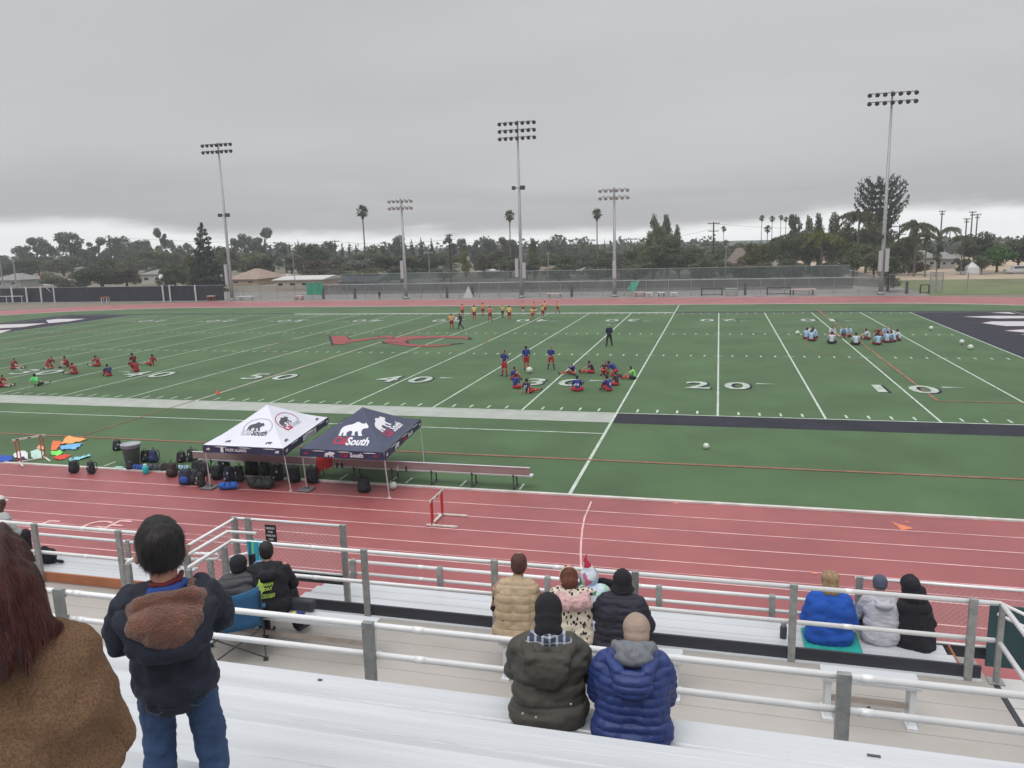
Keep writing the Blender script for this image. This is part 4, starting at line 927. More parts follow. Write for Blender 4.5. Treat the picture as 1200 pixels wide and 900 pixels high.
# ---- houses
M_glass2 = mat('dark_window_glass', (.03, .035, .04), .15)
def house(name, label, u0, u1, vwall, vroof, y, depth, mw, mr, gable='hip', wins=2, cat='house', vb=335):
    a = aty(u0, vb, y); b = aty(u1, vb, y); hw = max(1.2, zof((u0+u1)/2, vwall, y)); hr = max(hw+.4, zof((u0+u1)/2, vroof, y)); W_ = b.x-a.x
    t = thing(name, label, cat, ((a.x+b.x)/2, y+depth/2, 0))
    g = MB(); g.box((0, 0, hw/2), (W_, depth, hw)); g.build('wall', mw, parent=t)
    g = MB(); e_ = .4; x0, x1, y0_, y1_ = -W_/2-e_, W_/2+e_, -depth/2-e_, depth/2+e_
    if gable == 'hip': i_ = min(W_, depth)*.45; ra, rb = x0+i_, x1-i_
    else: ra, rb = x0, x1
    if ra > rb: ra = rb = 0
    g.add([(x0, y0_, hw+.01), (x1, y0_, hw+.01), (x1, y1_, hw+.01), (x0, y1_, hw+.01), (ra, 0, hr), (rb, 0, hr), (x0, y0_, hw+.16), (x1, y0_, hw+.16), (x1, y1_, hw+.16), (x0, y1_, hw+.16)],
          [(3, 2, 1, 0), (0, 1, 7, 6), (1, 2, 8, 7), (2, 3, 9, 8), (3, 0, 6, 9), (6, 7, 5, 4), (7, 8, 5), (8, 9, 4, 5), (9, 6, 4)]); g.build('roof', mr, parent=t)
    for k in range(wins):
        x = -W_/2+W_*(k+.5)/wins; g = MB(); g.box((x, -depth/2-.01, hw*.58), (min(1.6, W_/wins*.5), .06, hw*.35)); wf = g.build('window', M_wpost, parent=t)
        g = MB(); g.box((x, -depth/2-.045, hw*.58), (min(1.4, W_/wins*.42), .03, hw*.28)); g.build('pane', M_glass2, parent=wf)
M_cream = mat('cream_wall', (.50, .47, .40), .85, var=.06); M_tan = mat('tan_wall', (.42, .31, .23), .85, var=.08); M_beige = mat('beige_wall', (.45, .38, .30), .85, var=.08); M_gw = mat('grey_wall', (.33, .33, .32), .85, var=.1)
M_roofb = mat('brown_shingle', (.15, .115, .095), .9, var=.25, vscale=1.5, stretch=(1, 1, 4)); M_roofg = mat('grey_shingle', (.22, .215, .21), .9, var=.15, vscale=1.5); M_rooft = mat('tan_tile_roof', (.29, .215, .175), .9, var=.2, vscale=1.2); M_roofp = mat('pale_roof', (.50, .49, .47), .8, var=.1)
house('house', 'cream house with a low hip roof, left of the dark hedge', 166, 192, 322, 315.5, 128, 9, M_cream, M_roofg)
house('house', 'low beige house with a tan roof at the far left', 29, 52, 329, 323, 135, 9, M_beige, M_rooft)
house('house', 'small white house seen over the black screen, right of the red flowering bush', 67, 84, 331, 327, 130, 8, M_cream, M_roofp)
house('house', 'grey low house at the left edge beyond the black screen', -8, 24, 329, 321, 125, 8, M_gw, M_roofg)
house('house', 'tan house with a tiled roof just right of the tall left floodlight pole', 268, 303, 328, 316, 118, 12, M_tan, M_rooft)
house('house', 'pale grey low house between the tan house and the long beige building', 303, 322, 331, 324, 132, 9, M_gw, M_roofp)
house('building', 'long low beige building left of the green banner', 322, 378, 328.5, 324, 100, 10, M_beige, M_roofp, 'gable', 4, 'building')
house('building', 'low dark roofed shelter with solar panels, beneath the leftmost fan palm', 398, 440, 331, 324.5, 98, 7, M_gw, mat('dark_blue_roof', (.03, .032, .055), .4), 'gable', 2, 'building')
house('house', 'grey roofed house behind the black utility pole', 482, 520, 321, 314.5, 140, 10, M_gw, M_roofg)
house('house', 'pale roofed low house left of the tallest floodlight pole', 560, 588, 321, 315, 138, 10, M_tan, M_roofp)
house('house', 'tan walled small house right of the tallest floodlight pole', 634, 652, 320, 312, 136, 8, M_tan, M_roofb)
house('house', 'low white roofed house left of the short right floodlight pole', 676, 700, 318, 314, 132, 8, M_gw, M_roofp)
house('house', 'house with a broad brown shingle roof behind the thin palm', 853, 880, 309, 291, 150, 14, M_roofb, M_roofb)
house('house', 'grey roofed house behind the feather palms at the right', 1072, 1096, 303, 294, 140, 10, M_gw, M_roofg)
house('house', 'second grey roofed house, right of the small green palm', 1100, 1119, 304, 296, 142, 10, M_gw, M_roofg)
# tarpaulin roof corner of the cream house, flowering bush, tent at the right
g = MB(); p = [aty(186, 323, 124), aty(191, 320, 126), aty(197, 333, 120), aty(188, 334, 120)]
g.add([tuple(q) for q in p]+[tuple(q+Vector((0, .3, -.3))) for q in p], [(0, 1, 2, 3), (7, 6, 5, 4), (0, 4, 5, 1), (1, 5, 6, 2), (2, 6, 7, 3), (3, 7, 4, 0)]); tag(g.build('tarpaulin', cm(.6, .61, .6)), 'white tarpaulin sheet leaning beside the cream house', 'tarpaulin')
x = aty(52, 325, 122); o = leaves('flowering_bush', clumps([(x.x, 122, x.z-.1)], [(.95, .8, .9)], 300), .3, mat('red_flowers', (.35, .03, .025), .8, var=.4, vscale=3), None); tag(o, 'round bright red flowering bush seen over the black screen', 'bush')
g = MB(); p = aty(1139, 312, 118); zt_ = zof(1138, 306, 118); g.add([(p.x-.95, 117, 0), (p.x+.95, 117, 0), (p.x+.95, 119, 0), (p.x-.95, 119, 0), (p.x-.9, 117, zt_*.55), (p.x+.9, 117, zt_*.55), (p.x+.9, 119, zt_*.55), (p.x-.9, 119, zt_*.55), (p.x-.1, 118, zt_)], [(3, 2, 1, 0), (0, 1, 5, 4), (1, 2, 6, 5), (2, 3, 7, 6), (3, 0, 4, 7), (4, 5, 8), (5, 6, 8), (6, 7, 8), (7, 4, 8)]); tag(g.build('tent', M_wpost), 'small white tent at the edge of the tan ball field', 'tent')
# parked pale car at the right edge
t = thing('parked_car', 'pale parked car at the right edge beyond the tan ball field', 'car', (aty(1194, 311, 119).x, 119, 0))
g = MB(); g.box((0, 0, .55), (4.3, 1.8, .55)); g.box((.1, 0, 1.1), (2.5, 1.6, .6), taper=.78); g.build('body', cm(.5, .5, .52, .4), parent=t, bevel=.08)
g = MB(); g.box((.1, 0, 1.12), (2.2, 1.63, .38), taper=.8); g.build('window', M_glass2, parent=t)
for sx in (-1.35, 1.35):
    for sy in (-.85, .85): g = MB(); g.lathe((sx, sy-.09*np.sign(sy), .33), [(.2, -.1), (.33, -.09), (.33, .09), (.2, .1)], 14, axis=(0, 1, 0)); g.build('wheel', cm(.02, .02, .02), parent=t)
# ---- utility poles
def upole(label, u, vt, y, r=.16, arms=((.4, 1.3),), m=M_bark, lean=0, vb=335, wide=.1):
    x = aty(u, vb, y).x; H = zof(u, vt, y); t = thing('utility_pole', label, 'utility pole', (x, y, 0), 0, 'utility poles beyond the fences')
    g = MB(); g.tube([(0, 0, 0), (lean, 0, H)], [r, r*.7], 8); g.build('pole', m, parent=t)
    for dz, wd in arms:
        g = MB(); g.box((lean, -.15, H-dz), (wd*2, .14, .16))
        for s in (-1, -.5, .5, 1): g.tube([(lean+s*wd*.92, -.15, H-dz+.05), (lean+s*wd*.92, -.15, H-dz+.3)], .05, 5)
        g.build('crossarm', m, parent=t)
M_dpole = mat('dark_wood_pole', (.045, .035, .03), .9)
upole('dark wooden utility pole among the trees at the far left', 134.5, 275, 150, .25, ((.6, 1.0),), M_dpole)
upole('utility pole with crossarms above the brownish tree', 396, 281, 150, .17, ((.4, 1.3), (1.6, 1.1)), M_dpole)
upole('black utility pole between the short left floodlight pole and the centre', 529, 274, 100, .17, ((.3, .6),), M_dpole)
upole('dark utility pole just left of the central fan palm', 593.5, 280, 150, .16, ((.4, 1.0),), M_dpole)
upole('thin utility pole left of the poplars', 739, 279, 180, .15, ((.3, 1.8),), M_dpole)
upole('tall power pole with five crossarms right of the poplars', 835, 260, 160, .22, ((.4, 1.4), (2.2, 1.2), (5.4, 1.8), (7.2, 1.5), (8.5, 1.9)), M_dpole)
upole('utility pole right of the tall right floodlight pole', 1050, 263, 170, .16, ((.5, 1.8), (2.4, 1.4)), M_dpole)
for u, vt, y, lab in ((4, 304, 90, 'leftmost slim grey pole at the left edge'), (19.5, 303, 90, 'second slim grey pole from the left edge'), (346, 297, 98, 'slim grey lamp pole above the long beige building'), (335, 305, 104, 'short slim grey pole above the long beige building'), (504, 296, 96, 'slim grey twin lamp pole left of the black utility pole'), (643, 297, 96, 'slim tan pole right of the tallest floodlight pole'), (850, 289, 95, 'slim pale pole beneath the thin palm')):
    upole(lab, u, vt, y, .16 if u < 30 else .09, ((.05, .9 if u == 504 else .25),), M_pole)
for i, (u, vt) in enumerate(((1098, 247), (1127, 256), (1133, 248), (1139, 251))):
    upole(['single thin tall ball field light, right of the feather palms', 'shortest one of three thin distant ball field lights at the right', 'tallest one of three thin distant ball field lights at the right', 'rightmost one of three thin distant ball field lights'][i], u, vt, 175, .2, ((.2, .75), (.9, .5)), cm(.10, .10, .10))
# overhead wires
g = MB()
def wire(u0, v0, y0_, u1, v1, y1_, sag=.8):
    a = aty(u0, v0, y0_); b_ = aty(u1, v1, y1_); g.tube([a+(b_-a)*s-Vector((0, 0, sag*4*s*(1-s))) for s in np.linspace(0, 1, 10)], .022, 4, caps=False)
wire(19, 313, 90, 134, 311, 150); wire(134, 278, 150, 396, 283, 150); wire(396, 283, 150, 529, 280, 100); wire(739, 281, 180, 835, 268, 160); wire(529, 280, 100, 593, 282, 150); wire(835, 262, 160, 1050, 266, 170)
tag(g.build('overhead_wires', M_dpole), 'thin dark overhead wires strung between the utility poles', 'wires')
# ================================================================ SIDELINE: tents, team bench, bags, hurdles, balls
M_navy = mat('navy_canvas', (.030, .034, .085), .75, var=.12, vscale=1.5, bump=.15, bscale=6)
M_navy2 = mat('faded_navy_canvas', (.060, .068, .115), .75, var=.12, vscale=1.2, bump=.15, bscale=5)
M_wcan = mat('white_canvas', (.66, .67, .74), .7, var=.04, vscale=1.5, bump=.12, bscale=5)
M_tleg = mat('white_tent_leg', (.55, .56, .57), .45)
M_red = mat('crimson_print', (.42, .02, .07), .7); M_prt = mat('white_print', (.70, .70, .75), .7); M_dprt = mat('charcoal_print', (.06, .06, .075), .7)
BEAR = [(0.02, .42), (.05, .58), (.13, .68), (.24, .76), (.36, .80), (.47, .93), (.54, .98), (.62, .93), (.70, .86), (.80, .86), (.84, .93), (.88, .85), (.95, .76), (1.0, .64), (.97, .58), (.88, .56), (.82, .50), (.80, .38), (.84, .20), (.90, .12), (.88, .06), (.76, .06), (.72, .20), (.66, .36), (.58, .30), (.60, .12), (.64, .06), (.50, .06), (.50, .22), (.44, .38), (.34, .36), (.28, .26), (.30, .10), (.34, .04), (.20, .04), (.18, .16), (.16, .28), (.12, .22), (.12, .10), (.14, .04), (.02, .05), (.03, .20), (.02, .30)]
def tess(poly):
    from mathutils.geometry import tessellate_polygon
    return [tuple(f) for f in tessellate_polygon([[Vector((p[0], p[1], 0)) for p in poly]])]
BEARF = tess(BEAR)
def tent(label, corners, zeave, zpk, mtop, mval, logos, val_h=.26):
    """corners: front-left, front-right, back-right, back-left at eave; front legs on the track"""
    fl, fr, br, bl = [Vector(c) for c in corners]
    t = thing('canopy_tent', label, 'canopy tent', tuple((fl+fr+br+bl)/4*Vector((1, 1, 0)) if False else Vector(((fl.x+br.x)/2, (fl.y+br.y)/2, 0)))); off = tuple(t.location)
    ux = (fr-fl); uy = (bl-fl)
    def S(a, b, lift=0.0):
        """a, b in 0..1 over the plan; height rises to the peak with a slight sag"""
        k = 1-max(abs(a-.5), abs(b-.5))*2; z = zeave+(zpk-zeave)*(k**1.18)+lift+.012*mnoise.noise(Vector((a*7, b*7, zeave*9)))*min(1, 6*k)+.010*sin((a-b)*23)*min(1, 3*k)*(1-k)
        p = fl+ux*a+uy*b; return (p.x, p.y, z)
    g = MB(); n = 24
    for i in range(n+1):
        for j in range(n+1): g.v.append(S(i/n, j/n))
    g.n = len(g.v); g.f = [(i*(n+1)+j, (i+1)*(n+1)+j, (i+1)*(n+1)+j+1, i*(n+1)+j+1) for i in range(n) for j in range(n)]
    # split on the ridge lines so that the four faces stay crisp
    g2 = MB(); m = 14
    for q in range(4):
        V = []
        for i in range(m+1):
            s = i/m
            for j in range(m+1):
                w_ = (j/m-.5)*s+.5; e_ = .5+.5*s
                a, b = [(w_, 1-e_), (e_, w_), (1-w_, e_), (1-e_, 1-w_)][q]; V.append(S(a, b))
        g2.add(V, [(i*(m+1)+j, (i+1)*(m+1)+j, (i+1)*(m+1)+j+1, i*(m+1)+j+1) for i in range(m) for j in range(m)])
    g2.build('canopy', mtop, parent=t, off=off, smooth=False)
    cs = [fl, fr, br, bl]
    for q in range(4):
        a, b = cs[q], cs[(q+1) % 4]; V = []; k = 16
        nrm = Vector(((b-a).y, -(b-a).x, 0)).normalized()
        for i in range(k+1):
            p = a+(b-a)*(i/k)+nrm*(.012+.012*sin(i*1.3)); V += [(p.x, p.y, zeave+.005), (p.x, p.y, zeave-val_h)]
        g = MB(); g.add(V, [(2*i, 2*i+1, 2*i+3, 2*i+2) for i in range(k)]); g.build('valance', mval, parent=t, off=off)
    legs = logos.get('legs')
    for i, (c, f_) in enumerate(zip(cs, legs)):
        g = MB(); g.tube([(c.x+.03*(1 if i in (0, 3) else -1), c.y+.03*(1 if i < 2 else -1), zeave-.03), (f_[0], f_[1], .02)], .021, 6); g.box((f_[0], f_[1], .01), (.1, .1, .02)); g.build('leg', M_tleg, parent=t, off=off)
    g = MB()
    for a, b in ((0, 1), (1, 2), (2, 3), (3, 0)):
        p, q = cs[a], cs[b]; g.tube([(p.x, p.y, zeave-.05), (q.x, q.y, zeave-.05)], .015, 5)
    c0 = (fl+br)/2
    for p in cs: g.tube([(p.x, p.y, zeave-.1), (c0.x, c0.y, zpk-.45)], .013, 5)
    g.tube([(c0.x, c0.y, zpk-.5), (c0.x, c0.y, zpk-.02)], .02, 6); g.build('frame', M_tleg, parent=t, off=off)
    # printed marks: uv on faces q=0 front, q=1 right; x along the edge in 0..1, y up the slope in 0..1
    def FN(q, lift=.010):
        def f(x, y):
            e_ = 1-y
            s = e_
            w_ = .5+(x-.5)
            a, b = [(w_, .5-.5*s), (.5+.5*s, w_), (1-w_, .5+.5*s), (.5-.5*s, 1-w_)][q]
            return S(a, b, lift)
        return f
    def poly_dense(mb, pts, faces, fn, sub=2):
        bm = bmesh.new(); vs = [bm.verts.new((p[0], p[1], 0)) for p in pts]
        for f in faces:
            try: bm.faces.new([vs[i] for i in f])
            except ValueError: pass
        for _ in range(sub): bmesh.ops.subdivide_edges(bm, edges=bm.edges[:], cuts=1, use_grid_fill=True)
        bmesh.ops.triangulate(bm, faces=bm.faces[:]); bm.verts.index_update()
        mb.add([fn(v.co.x, v.co.y) for v in bm.verts], [tuple(v.index for v in f.verts) for f in bm.faces]); bm.free()
    for (kind, q, x, y, wd, hh, m, txt) in logos['top']:
        g = MB(); fn = FN(q)
        if kind == 'bear': poly_dense(g, [(x+(p[0]-.5)*wd, y+(p[1]-.5)*hh) for p in BEAR], BEARF, fn)
        elif kind == 'ring':
            P = []; k = 40; a0, a1 = -.5, 3.9
            for i in range(k+1): a = a0+(a1-a0)*i/k; P += [(x+cos(a)*wd/2, y+sin(a)*hh/2), (x+cos(a)*wd*.47, y+sin(a)*hh*.47)]
            poly_dense(g, P, [(2*i, 2*i+1, 2*i+3, 2*i+2) for i in range(k)], fn, 0)
        else:
            V, Fc = text_geo(txt, .05); w0 = V[:, 0].max()
            poly_dense(g, [(x+(p[0]/w0-.5)*wd+p[1]*wd*.02, y+p[1]*hh) for p in V], Fc, fn, 1)
        g.build('logo', m, parent=t, off=off)
    for (kind, q, x, wd, hh, zc, m, txt) in logos['val']:
        a, b = cs[q], cs[(q+1) % 4]; d = (b-a); nrm = Vector((d.y, -d.x, 0)).normalized(); Ld = d.length
        fn = lambda px, py: tuple(a+d*(x+px/Ld)+nrm*.032+Vector((0, 0, zeave-a.z-val_h*zc+py)))
        g = MB()
        if kind == 'bear': g.add([fn((p[0]-.5)*wd, (p[1]-.5)*hh) for p in BEAR], BEARF)
        elif kind == 'box': g.add([fn(-wd/2, -hh/2), fn(wd/2, -hh/2), fn(wd/2, hh/2), fn(-wd/2, hh/2)], [(0, 1, 2, 3)])
        else: add_text(g, txt, fn, width=wd, height=hh, bold=.05)
        g.build('logo', m, parent=t, off=off)
    return t
def gx(u, v, z, y): return aty(u, v, y).x
# navy tent (right)
xl_, xr_ = aty(352, 527, -13.6).x, aty(450, 531, -13.6).x; xbr = aty(492, 490, -9.1).x
f1 = at(360, 574); f2 = at(456.5, 583.5); f3 = at(497, 544)
corn = [(xl_, -13.6, 0), (xr_, -13.6, 0), (xbr+.02, -9.1, 0), (xbr-(xr_-xl_)+.0, -9.1, 0)]
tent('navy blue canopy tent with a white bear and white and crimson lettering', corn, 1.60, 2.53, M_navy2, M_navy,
     {'legs': [(f1.x, f1.y), (f2.x, f2.y), (f3.x, f3.y), (f3.x-2.95, f3.y)],
      'top': [('bear', 0, .52, .51, .33, .34, M_prt, ''), ('t', 0, .42, .16, .16, .17, M_red, 'Cal'), ('t', 0, .635, .15, .27, .17, M_prt, 'South'), ('bear', 1, .46, .50, .28, .34, M_prt, ''), ('t', 1, .36, .18, .14, .16, M_red, 'Cal'), ('t', 1, .58, .18, .22, .17, M_prt, 'South'),
              ('bear', 3, .5, .5, .3, .34, M_prt, ''), ('bear', 2, .5, .5, .3, .34, M_prt, '')],
      'val': [('bear', 0, .36, .38, .20, .52, M_prt, ''), ('t', 0, .535, .26, .13, .76, M_red, 'Cal'), ('t', 0, .68, .46, .14, .76, M_prt, 'South'), ('bear', 0, .07, .16, .09, .5, M_red, ''), ('bear', 0, .92, .20, .11, .5, M_red, ''), ('bear', 0, .925, .13, .06, .5, M_prt, ''),
              ('bear', 1, .30, .55, .20, .5, M_prt, ''), ('t', 1, .50, .45, .14, .76, M_red, 'Cal'), ('t', 1, .66, .6, .14, .76, M_prt, 'South'), ('bear', 1, .05, .2, .12, .5, M_prt, ''), ('bear', 1, .95, .2, .12, .5, M_prt, '')]})
xl_, xr_ = aty(238, 523, -13.6).x, aty(332, 528, -13.6).x; xbr = aty(384, 486, -9.1).x
f1 = at(247, 571.0); f2 = at(341, 575.5)
corn = [(xl_, -13.6, 0), (xr_, -13.6, 0), (xbr, -9.1, 0), (xbr-(xr_-xl_), -9.1, 0)]
tent('white topped canopy tent with a navy valance and bear logos', corn, 1.58, 2.52, M_wcan, M_navy,
     {'legs': [(f1.x, f1.y), (f2.x, f2.y), (f2.x-.3, -9.4), (f1.x-.3, -9.4)],
      'top': [('bear', 0, .51, .49, .20, .22, M_dprt, ''), ('ring', 0, .54, .47, .36, .42, cm(.35, .36, .42), ''), ('t', 0, .43, .29, .13, .12, cm(.45, .46, .5), 'Cal'), ('t', 0, .60, .29, .19, .12, M_dprt, 'South'),
              ('bear', 1, .44, .50, .20, .22, M_dprt, ''), ('ring', 1, .48, .47, .34, .46, M_red, ''), ('t', 1, .38, .28, .12, .12, M_red, 'Cal'), ('t', 1, .54, .28, .16, .12, cm(.45, .46, .5), 'South'),
              ('bear', 0, .28, .12, .07, .07, M_dprt, ''), ('bear', 0, .79, .12, .08, .07, M_dprt, ''), ('bear', 1, .16, .12, .07, .07, M_dprt, ''), ('bear', 1, .84, .12, .07, .07, M_dprt, '')],
      'val': [('bear', 0, .07, .14, .10, .5, M_prt, ''), ('box', 0, .245, .11, .19, .5, M_prt, ''), ('t', 0, .42, .80, .09, .68, M_prt, 'PACIFIC ALLIANCE'), ('bear', 0, .93, .16, .12, .5, M_prt, ''), ('bear', 1, .05, .2, .12, .5, M_prt, ''), ('box', 1, .53, 1.35, .18, .5, M_prt, ''), ('t', 1, .53, 1.15, .11, .70, M_navy, 'CalSouth'), ('bear', 1, .95, .2, .12, .5, M_prt, '')]})
# weight plates under tent legs
M_plate = mat('grey_weight_plate', (.14, .14, .15), .6, var=.2)
for u, v, lab in ((246, 572, 'grey weight plate under the front left leg of the white tent'), (359, 574.5, 'dark weight plate under the front left leg of the navy tent')):
    p = at(u, v); t = thing('weight_plate', lab, 'tent weight', (p.x, p.y, 0))
    g = MB(); g.box((0, 0, .035), (.46, .46, .05)); g.build('plate', M_plate, parent=t, bevel=.012); g = MB(); g.tube([(-.1, .0, .06), (-.08, 0, .1), (.08, 0, .1), (.1, 0, .06)], .012, 6); g.lathe((0, .12, .05), [(.05, 0), (.05, .04), (.03, .045)], 10); g.build('handle', M_lampd, parent=t)
# team bench seen from behind
t = thing('team_bench', 'long aluminium team bench with a backrest, running under both tents', 'bench', (-30.5, -11.65, 0)); off = tuple(t.location)
ba, bb = aty(228, 545, -11.9).x, aty(621, 553, -11.9).x; zb = .80
g = MB(); g.box(((ba+bb)/2, -11.93, zb-.13), (bb-ba, .03, .24)); g.box(((ba+bb)/2, -11.93, zb), (bb-ba, .045, .02)); g.build('backrest', mat('dull_aluminium', (.33, .25, .245), .5, metal=.3, var=.1, stretch=(.2, 1, 1)), parent=t, off=off)
g = MB(); g.box(((ba+bb)/2, -11.93, zb+.012), (bb-ba+.02, .06, .02)); g.build('top_edge', M_alu, parent=t, off=off)
for s in (0, 1): g = MB(); g.box(((ba+bb)/2, -11.60+.14*s, .43), (bb-ba, .13, .04)); g.build('seat_plank', M_alu, parent=t, off=off)
k = 9
for i in range(k):
    x = ba+.6+(bb-ba-1.2)*i/(k-1); g = MB(); g.tube([(x, -11.9, zb-.05), (x, -11.75, .4), (x+.02, -11.85, .03)], .025, 6); g.tube([(x, -11.75, .4), (x, -11.35, .40), (x, -11.3, .02)], .025, 6); g.box((x, -11.57, .02), (.05, .7, .03)); g.build('leg', M_lampd, parent=t, off=off)
# hurdles
M_hred = mat('red_hurdle_upright', (.50, .03, .03), .5); M_hw = mat('white_hurdle_bar', (.62, .60, .54), .5, var=.2, vscale=6); M_hor = mat('orange_hurdle_upright', (.50, .07, .02), .5)
def hurdle(label, cx, cy, rz, H, mu):
    t = thing('hurdle', label, 'hurdle', (cx, cy, 0), rz)
    W_ = 1.15
    for s in (-1, 1):
        for o_ in (-.07, .07):
            g = MB(); g.box((s*.42+o_*.8, 0, H/2), (.035, .035, H-.1)); g.build('upright', mu, parent=t)
        g = MB(); g.box((s*.46, -.30, .035), (.06, .95, .05)); g.build('foot', M_hw, parent=t, bevel=.008)
    g = MB(); g.box((0, .02, .05), (.9, .07, .05)); g.build('base_bar', M_hw, parent=t)
    g = MB(); g.box((0, 0, H), (W_, .03, .08)); g.build('top_bar', M_hw, parent=t, bevel=.008)
    g = MB()
    for i in range(3): g.box((-.4+.4*i, -.017, H), (.12, .004, .05))
    g.build('stripe', M_lampd, parent=t)
    return t
pa, pb = at(505, 616.5), at(517.5, 604)
hurdle('lone hurdle with red uprights standing on the red track', -26.25, -15.0, radians(90), .76, M_hred)
hurdle('hurdle with orange uprights and a white bar on the turf edge at the left', -44.6, -11.62, radians(58), .95, M_hor)
# balls
def ball(label, u, v, r=.11, m=None):
    p = at(u, v); g = MB(); g.ell((0, 0, r), r, 16, 12); o = g.build('soccer_ball', m or M_ball, smooth=True); o.location = (p.x, p.y, .006); tag(o, label, 'ball')
M_ball = mat('white_ball_skin', (.66, .70, .62), .45, col2=(.50, .54, .47), vscale=18)
for lab, u, v, r in (('pale ball on the turf between the sideline and the orange line, right of the tents', 827.5, 526.5, .12), ('dull white ball at the foot of the navy tent, front right leg', 461, 573.5, .13), ('white ball at the feet of the standing blue players', 620.5, 437.5, .2),
                     ('white ball left of the pale blue circle', 934.5, 392.5, .17), ('farthest white ball, near the black end zone', 1091, 387, .17), ('white ball between the pale blue circle and the end zone, the middle one', 1127, 403.5, .17), ('nearest white ball beside the black end zone', 1137, 410, .18), ('white ball among the far players in orange', 628, 365, .12)):
    ball(lab, u, v, r)
g = MB(); p = at(255.5, 461.5); g.lathe((0, 0, 0), [(.17, 0), (.17, .015), (.10, .03), (.035, .20), (.0001, .2)], 14); o = g.build('traffic_cone', mat('orange_cone', (.62, .09, .03), .5)); o.location = (p.x, p.y, .02); tag(o, 'small orange cone on the fifty yard line near the sideline', 'cone')
# rubbish bin
p = at(152, 545.5); t = thing('rubbish_bin', 'big grey rubbish bin on the turf edge, left of the tents', 'bin', (p.x, -11.35, 0))
g = MB(); g.lathe((0, 0, .0), [(.24, .0), (.33, .72), (.36, .73), (.36, .79), (.33, .79), (.32, .70), (.23, .04), (.0001, .04)], 24); g.build('bin_body', mat('grey_plastic', (.17, .18, .20), .55, var=.15, vscale=5), parent=t, smooth=True)
g = MB(); g.lathe((0, 0, 0), [(.345, .78), (.37, .80), (.37, .83), (.34, .83), (.33, .80)], 24); g.build('rim', cm(.36, .38, .41), parent=t, smooth=True)
g = MB(); g.lathe((0, 0, 0), [(.30, .66), (.345, .80), (.355, .835), (.36, .70), (.35, .69)], 16); g.build('bin_liner', cm(.30, .32, .35, .3), parent=t, smooth=True)
# bags ---------------------------------------------------------------
def soft_box(w, d, h, voxel=.022, top=.75, sag=.0):
    P = [('E', (0, 0, h*.42), (w*.5, d*.5, h*.46)), ('C', (-w*.28, 0, h*.2), (w*.28, 0, h*.2), min(d*.5, h*.22), min(d*.5, h*.22)), ('C', (-w*.2, 0, h*.72), (w*.2, 0, h*.72), d*.36, d*.36),
         ('C', (-w*.3, 0, h*.2), (-w*.2, 0, h*.75), d*.40, d*.34), ('C', (w*.3, 0, h*.2), (w*.2, 0, h*.75), d*.40, d*.34)]
    return soft(P, voxel, 5, noise=[(.012, 9, (1, 1, 1))])
ME_pack = soft_box(.34, .26, .50)
ME_pocket = soft([('E', (0, 0, 0), (.13, .05, .11)), ('C', (-.07, 0, -.05), (.07, 0, -.05), .045, .045)], .02, 4)
ME_duf = soft([('C', (-.26, 0, .15), (.26, 0, .15), .15, .15), ('E', (0, 0, .12), (.33, .17, .12))], .022, 4, noise=[(.012, 8, (1, 1, 1))])
M_strap = cm(.015, .015, .02)
def backpack(label, u, v, col, pc=None, rz=0, s=1.0, lie=0, extra=None, y=None):
    p = at(u, v) if y is None else Vector((at(u, v).x, y, 0))
    t = thing('backpack', label, 'backpack', (p.x, p.y, .008), rz, 'sports bags along the turf edge'); t.scale = (s, s, s)
    if lie: t.rotation_euler[0] = radians(lie); t.location.z += .12
    inst('bag_body', ME_pack, cm(*col), t)
    inst('front_pocket', ME_pocket, cm(*(pc or col)), t, (0, -.115, .17))
    for sx in (-1, 1):
        g = MB(); g.tube([(sx*.09, .10, .44), (sx*.10, .17, .36), (sx*.12, .16, .18), (sx*.14, .10, .08)], .016, 6); g.build('strap', M_strap, parent=t)
    g = MB(); g.tube([(-.04, .02, .475), (-.03, .02, .53), (.03, .02, .53), (.04, .02, .475)], .010, 6); g.build('handle', M_strap, parent=t)
    if extra:
        g = MB(); g.ell((.07, -.145, .30), (.035, .015, .035), 8, 6); g.ell((-.03, -.16, .13), (.03, .012, .03), 8, 6); g.build('patch', cm(*extra), parent=t)
    return t
def duffel(label, u, v, col, rz=0, s=1.0, end=None):
    p = at(u, v); t = thing('duffel_bag', label, 'duffel bag', (p.x, p.y, .008), rz, 'sports bags along the turf edge'); t.scale = (s, s, s)
    inst('bag_body', ME_duf, cm(*col), t)
    g = MB()
    for sx in (-.12, .12): g.tube([(sx, -.15, .1), (sx*.8, -.13, .26), (sx*.5, 0, .36), (sx*.8, .13, .26), (sx, .15, .1)], .012, 6)
    g.build('handle', M_strap, parent=t)
    if end: g = MB(); g.ell((.36, 0, .14), (.05, .10, .10), 10, 8); g.build('end_pocket', cm(*end), parent=t)
    return t
K = (.012, .013, .017); K2 = (.02, .02, .028); NB = (.018, .03, .09); BR = (.035, .022, .022); WT = (.5, .5, .52)
backpack('round topped black backpack alone on the track edge, the left one of two', 87, 554, K, rz=.2)
backpack('black backpack with white trim alone on the track edge, right one of two', 107.5, 555, K, (.03, .03, .03), rz=-.3, extra=WT)
backpack('small black backpack with white patches alone on the turf, behind the grey bin', 138, 528, K, K2, rz=.5, extra=WT, s=.95)
backpack('black backpack with a pink patch leaning at the right side of the grey bin', 171, 541, K, (.03, .03, .06), rz=.3, extra=(.5, .3, .35))
backpack('navy backpack behind the teal bottle, right of the grey bin', 180.5, 542, NB, (.03, .05, .14), rz=-.2, s=1.1)
backpack('dark charcoal backpack tucked in front of the grey bin', 153, 551, K2, rz=.1, s=.8)
duffel('bright blue bag lying between the grey bin and the teal bottle', 163, 551, (.02, .06, .30), s=.7)
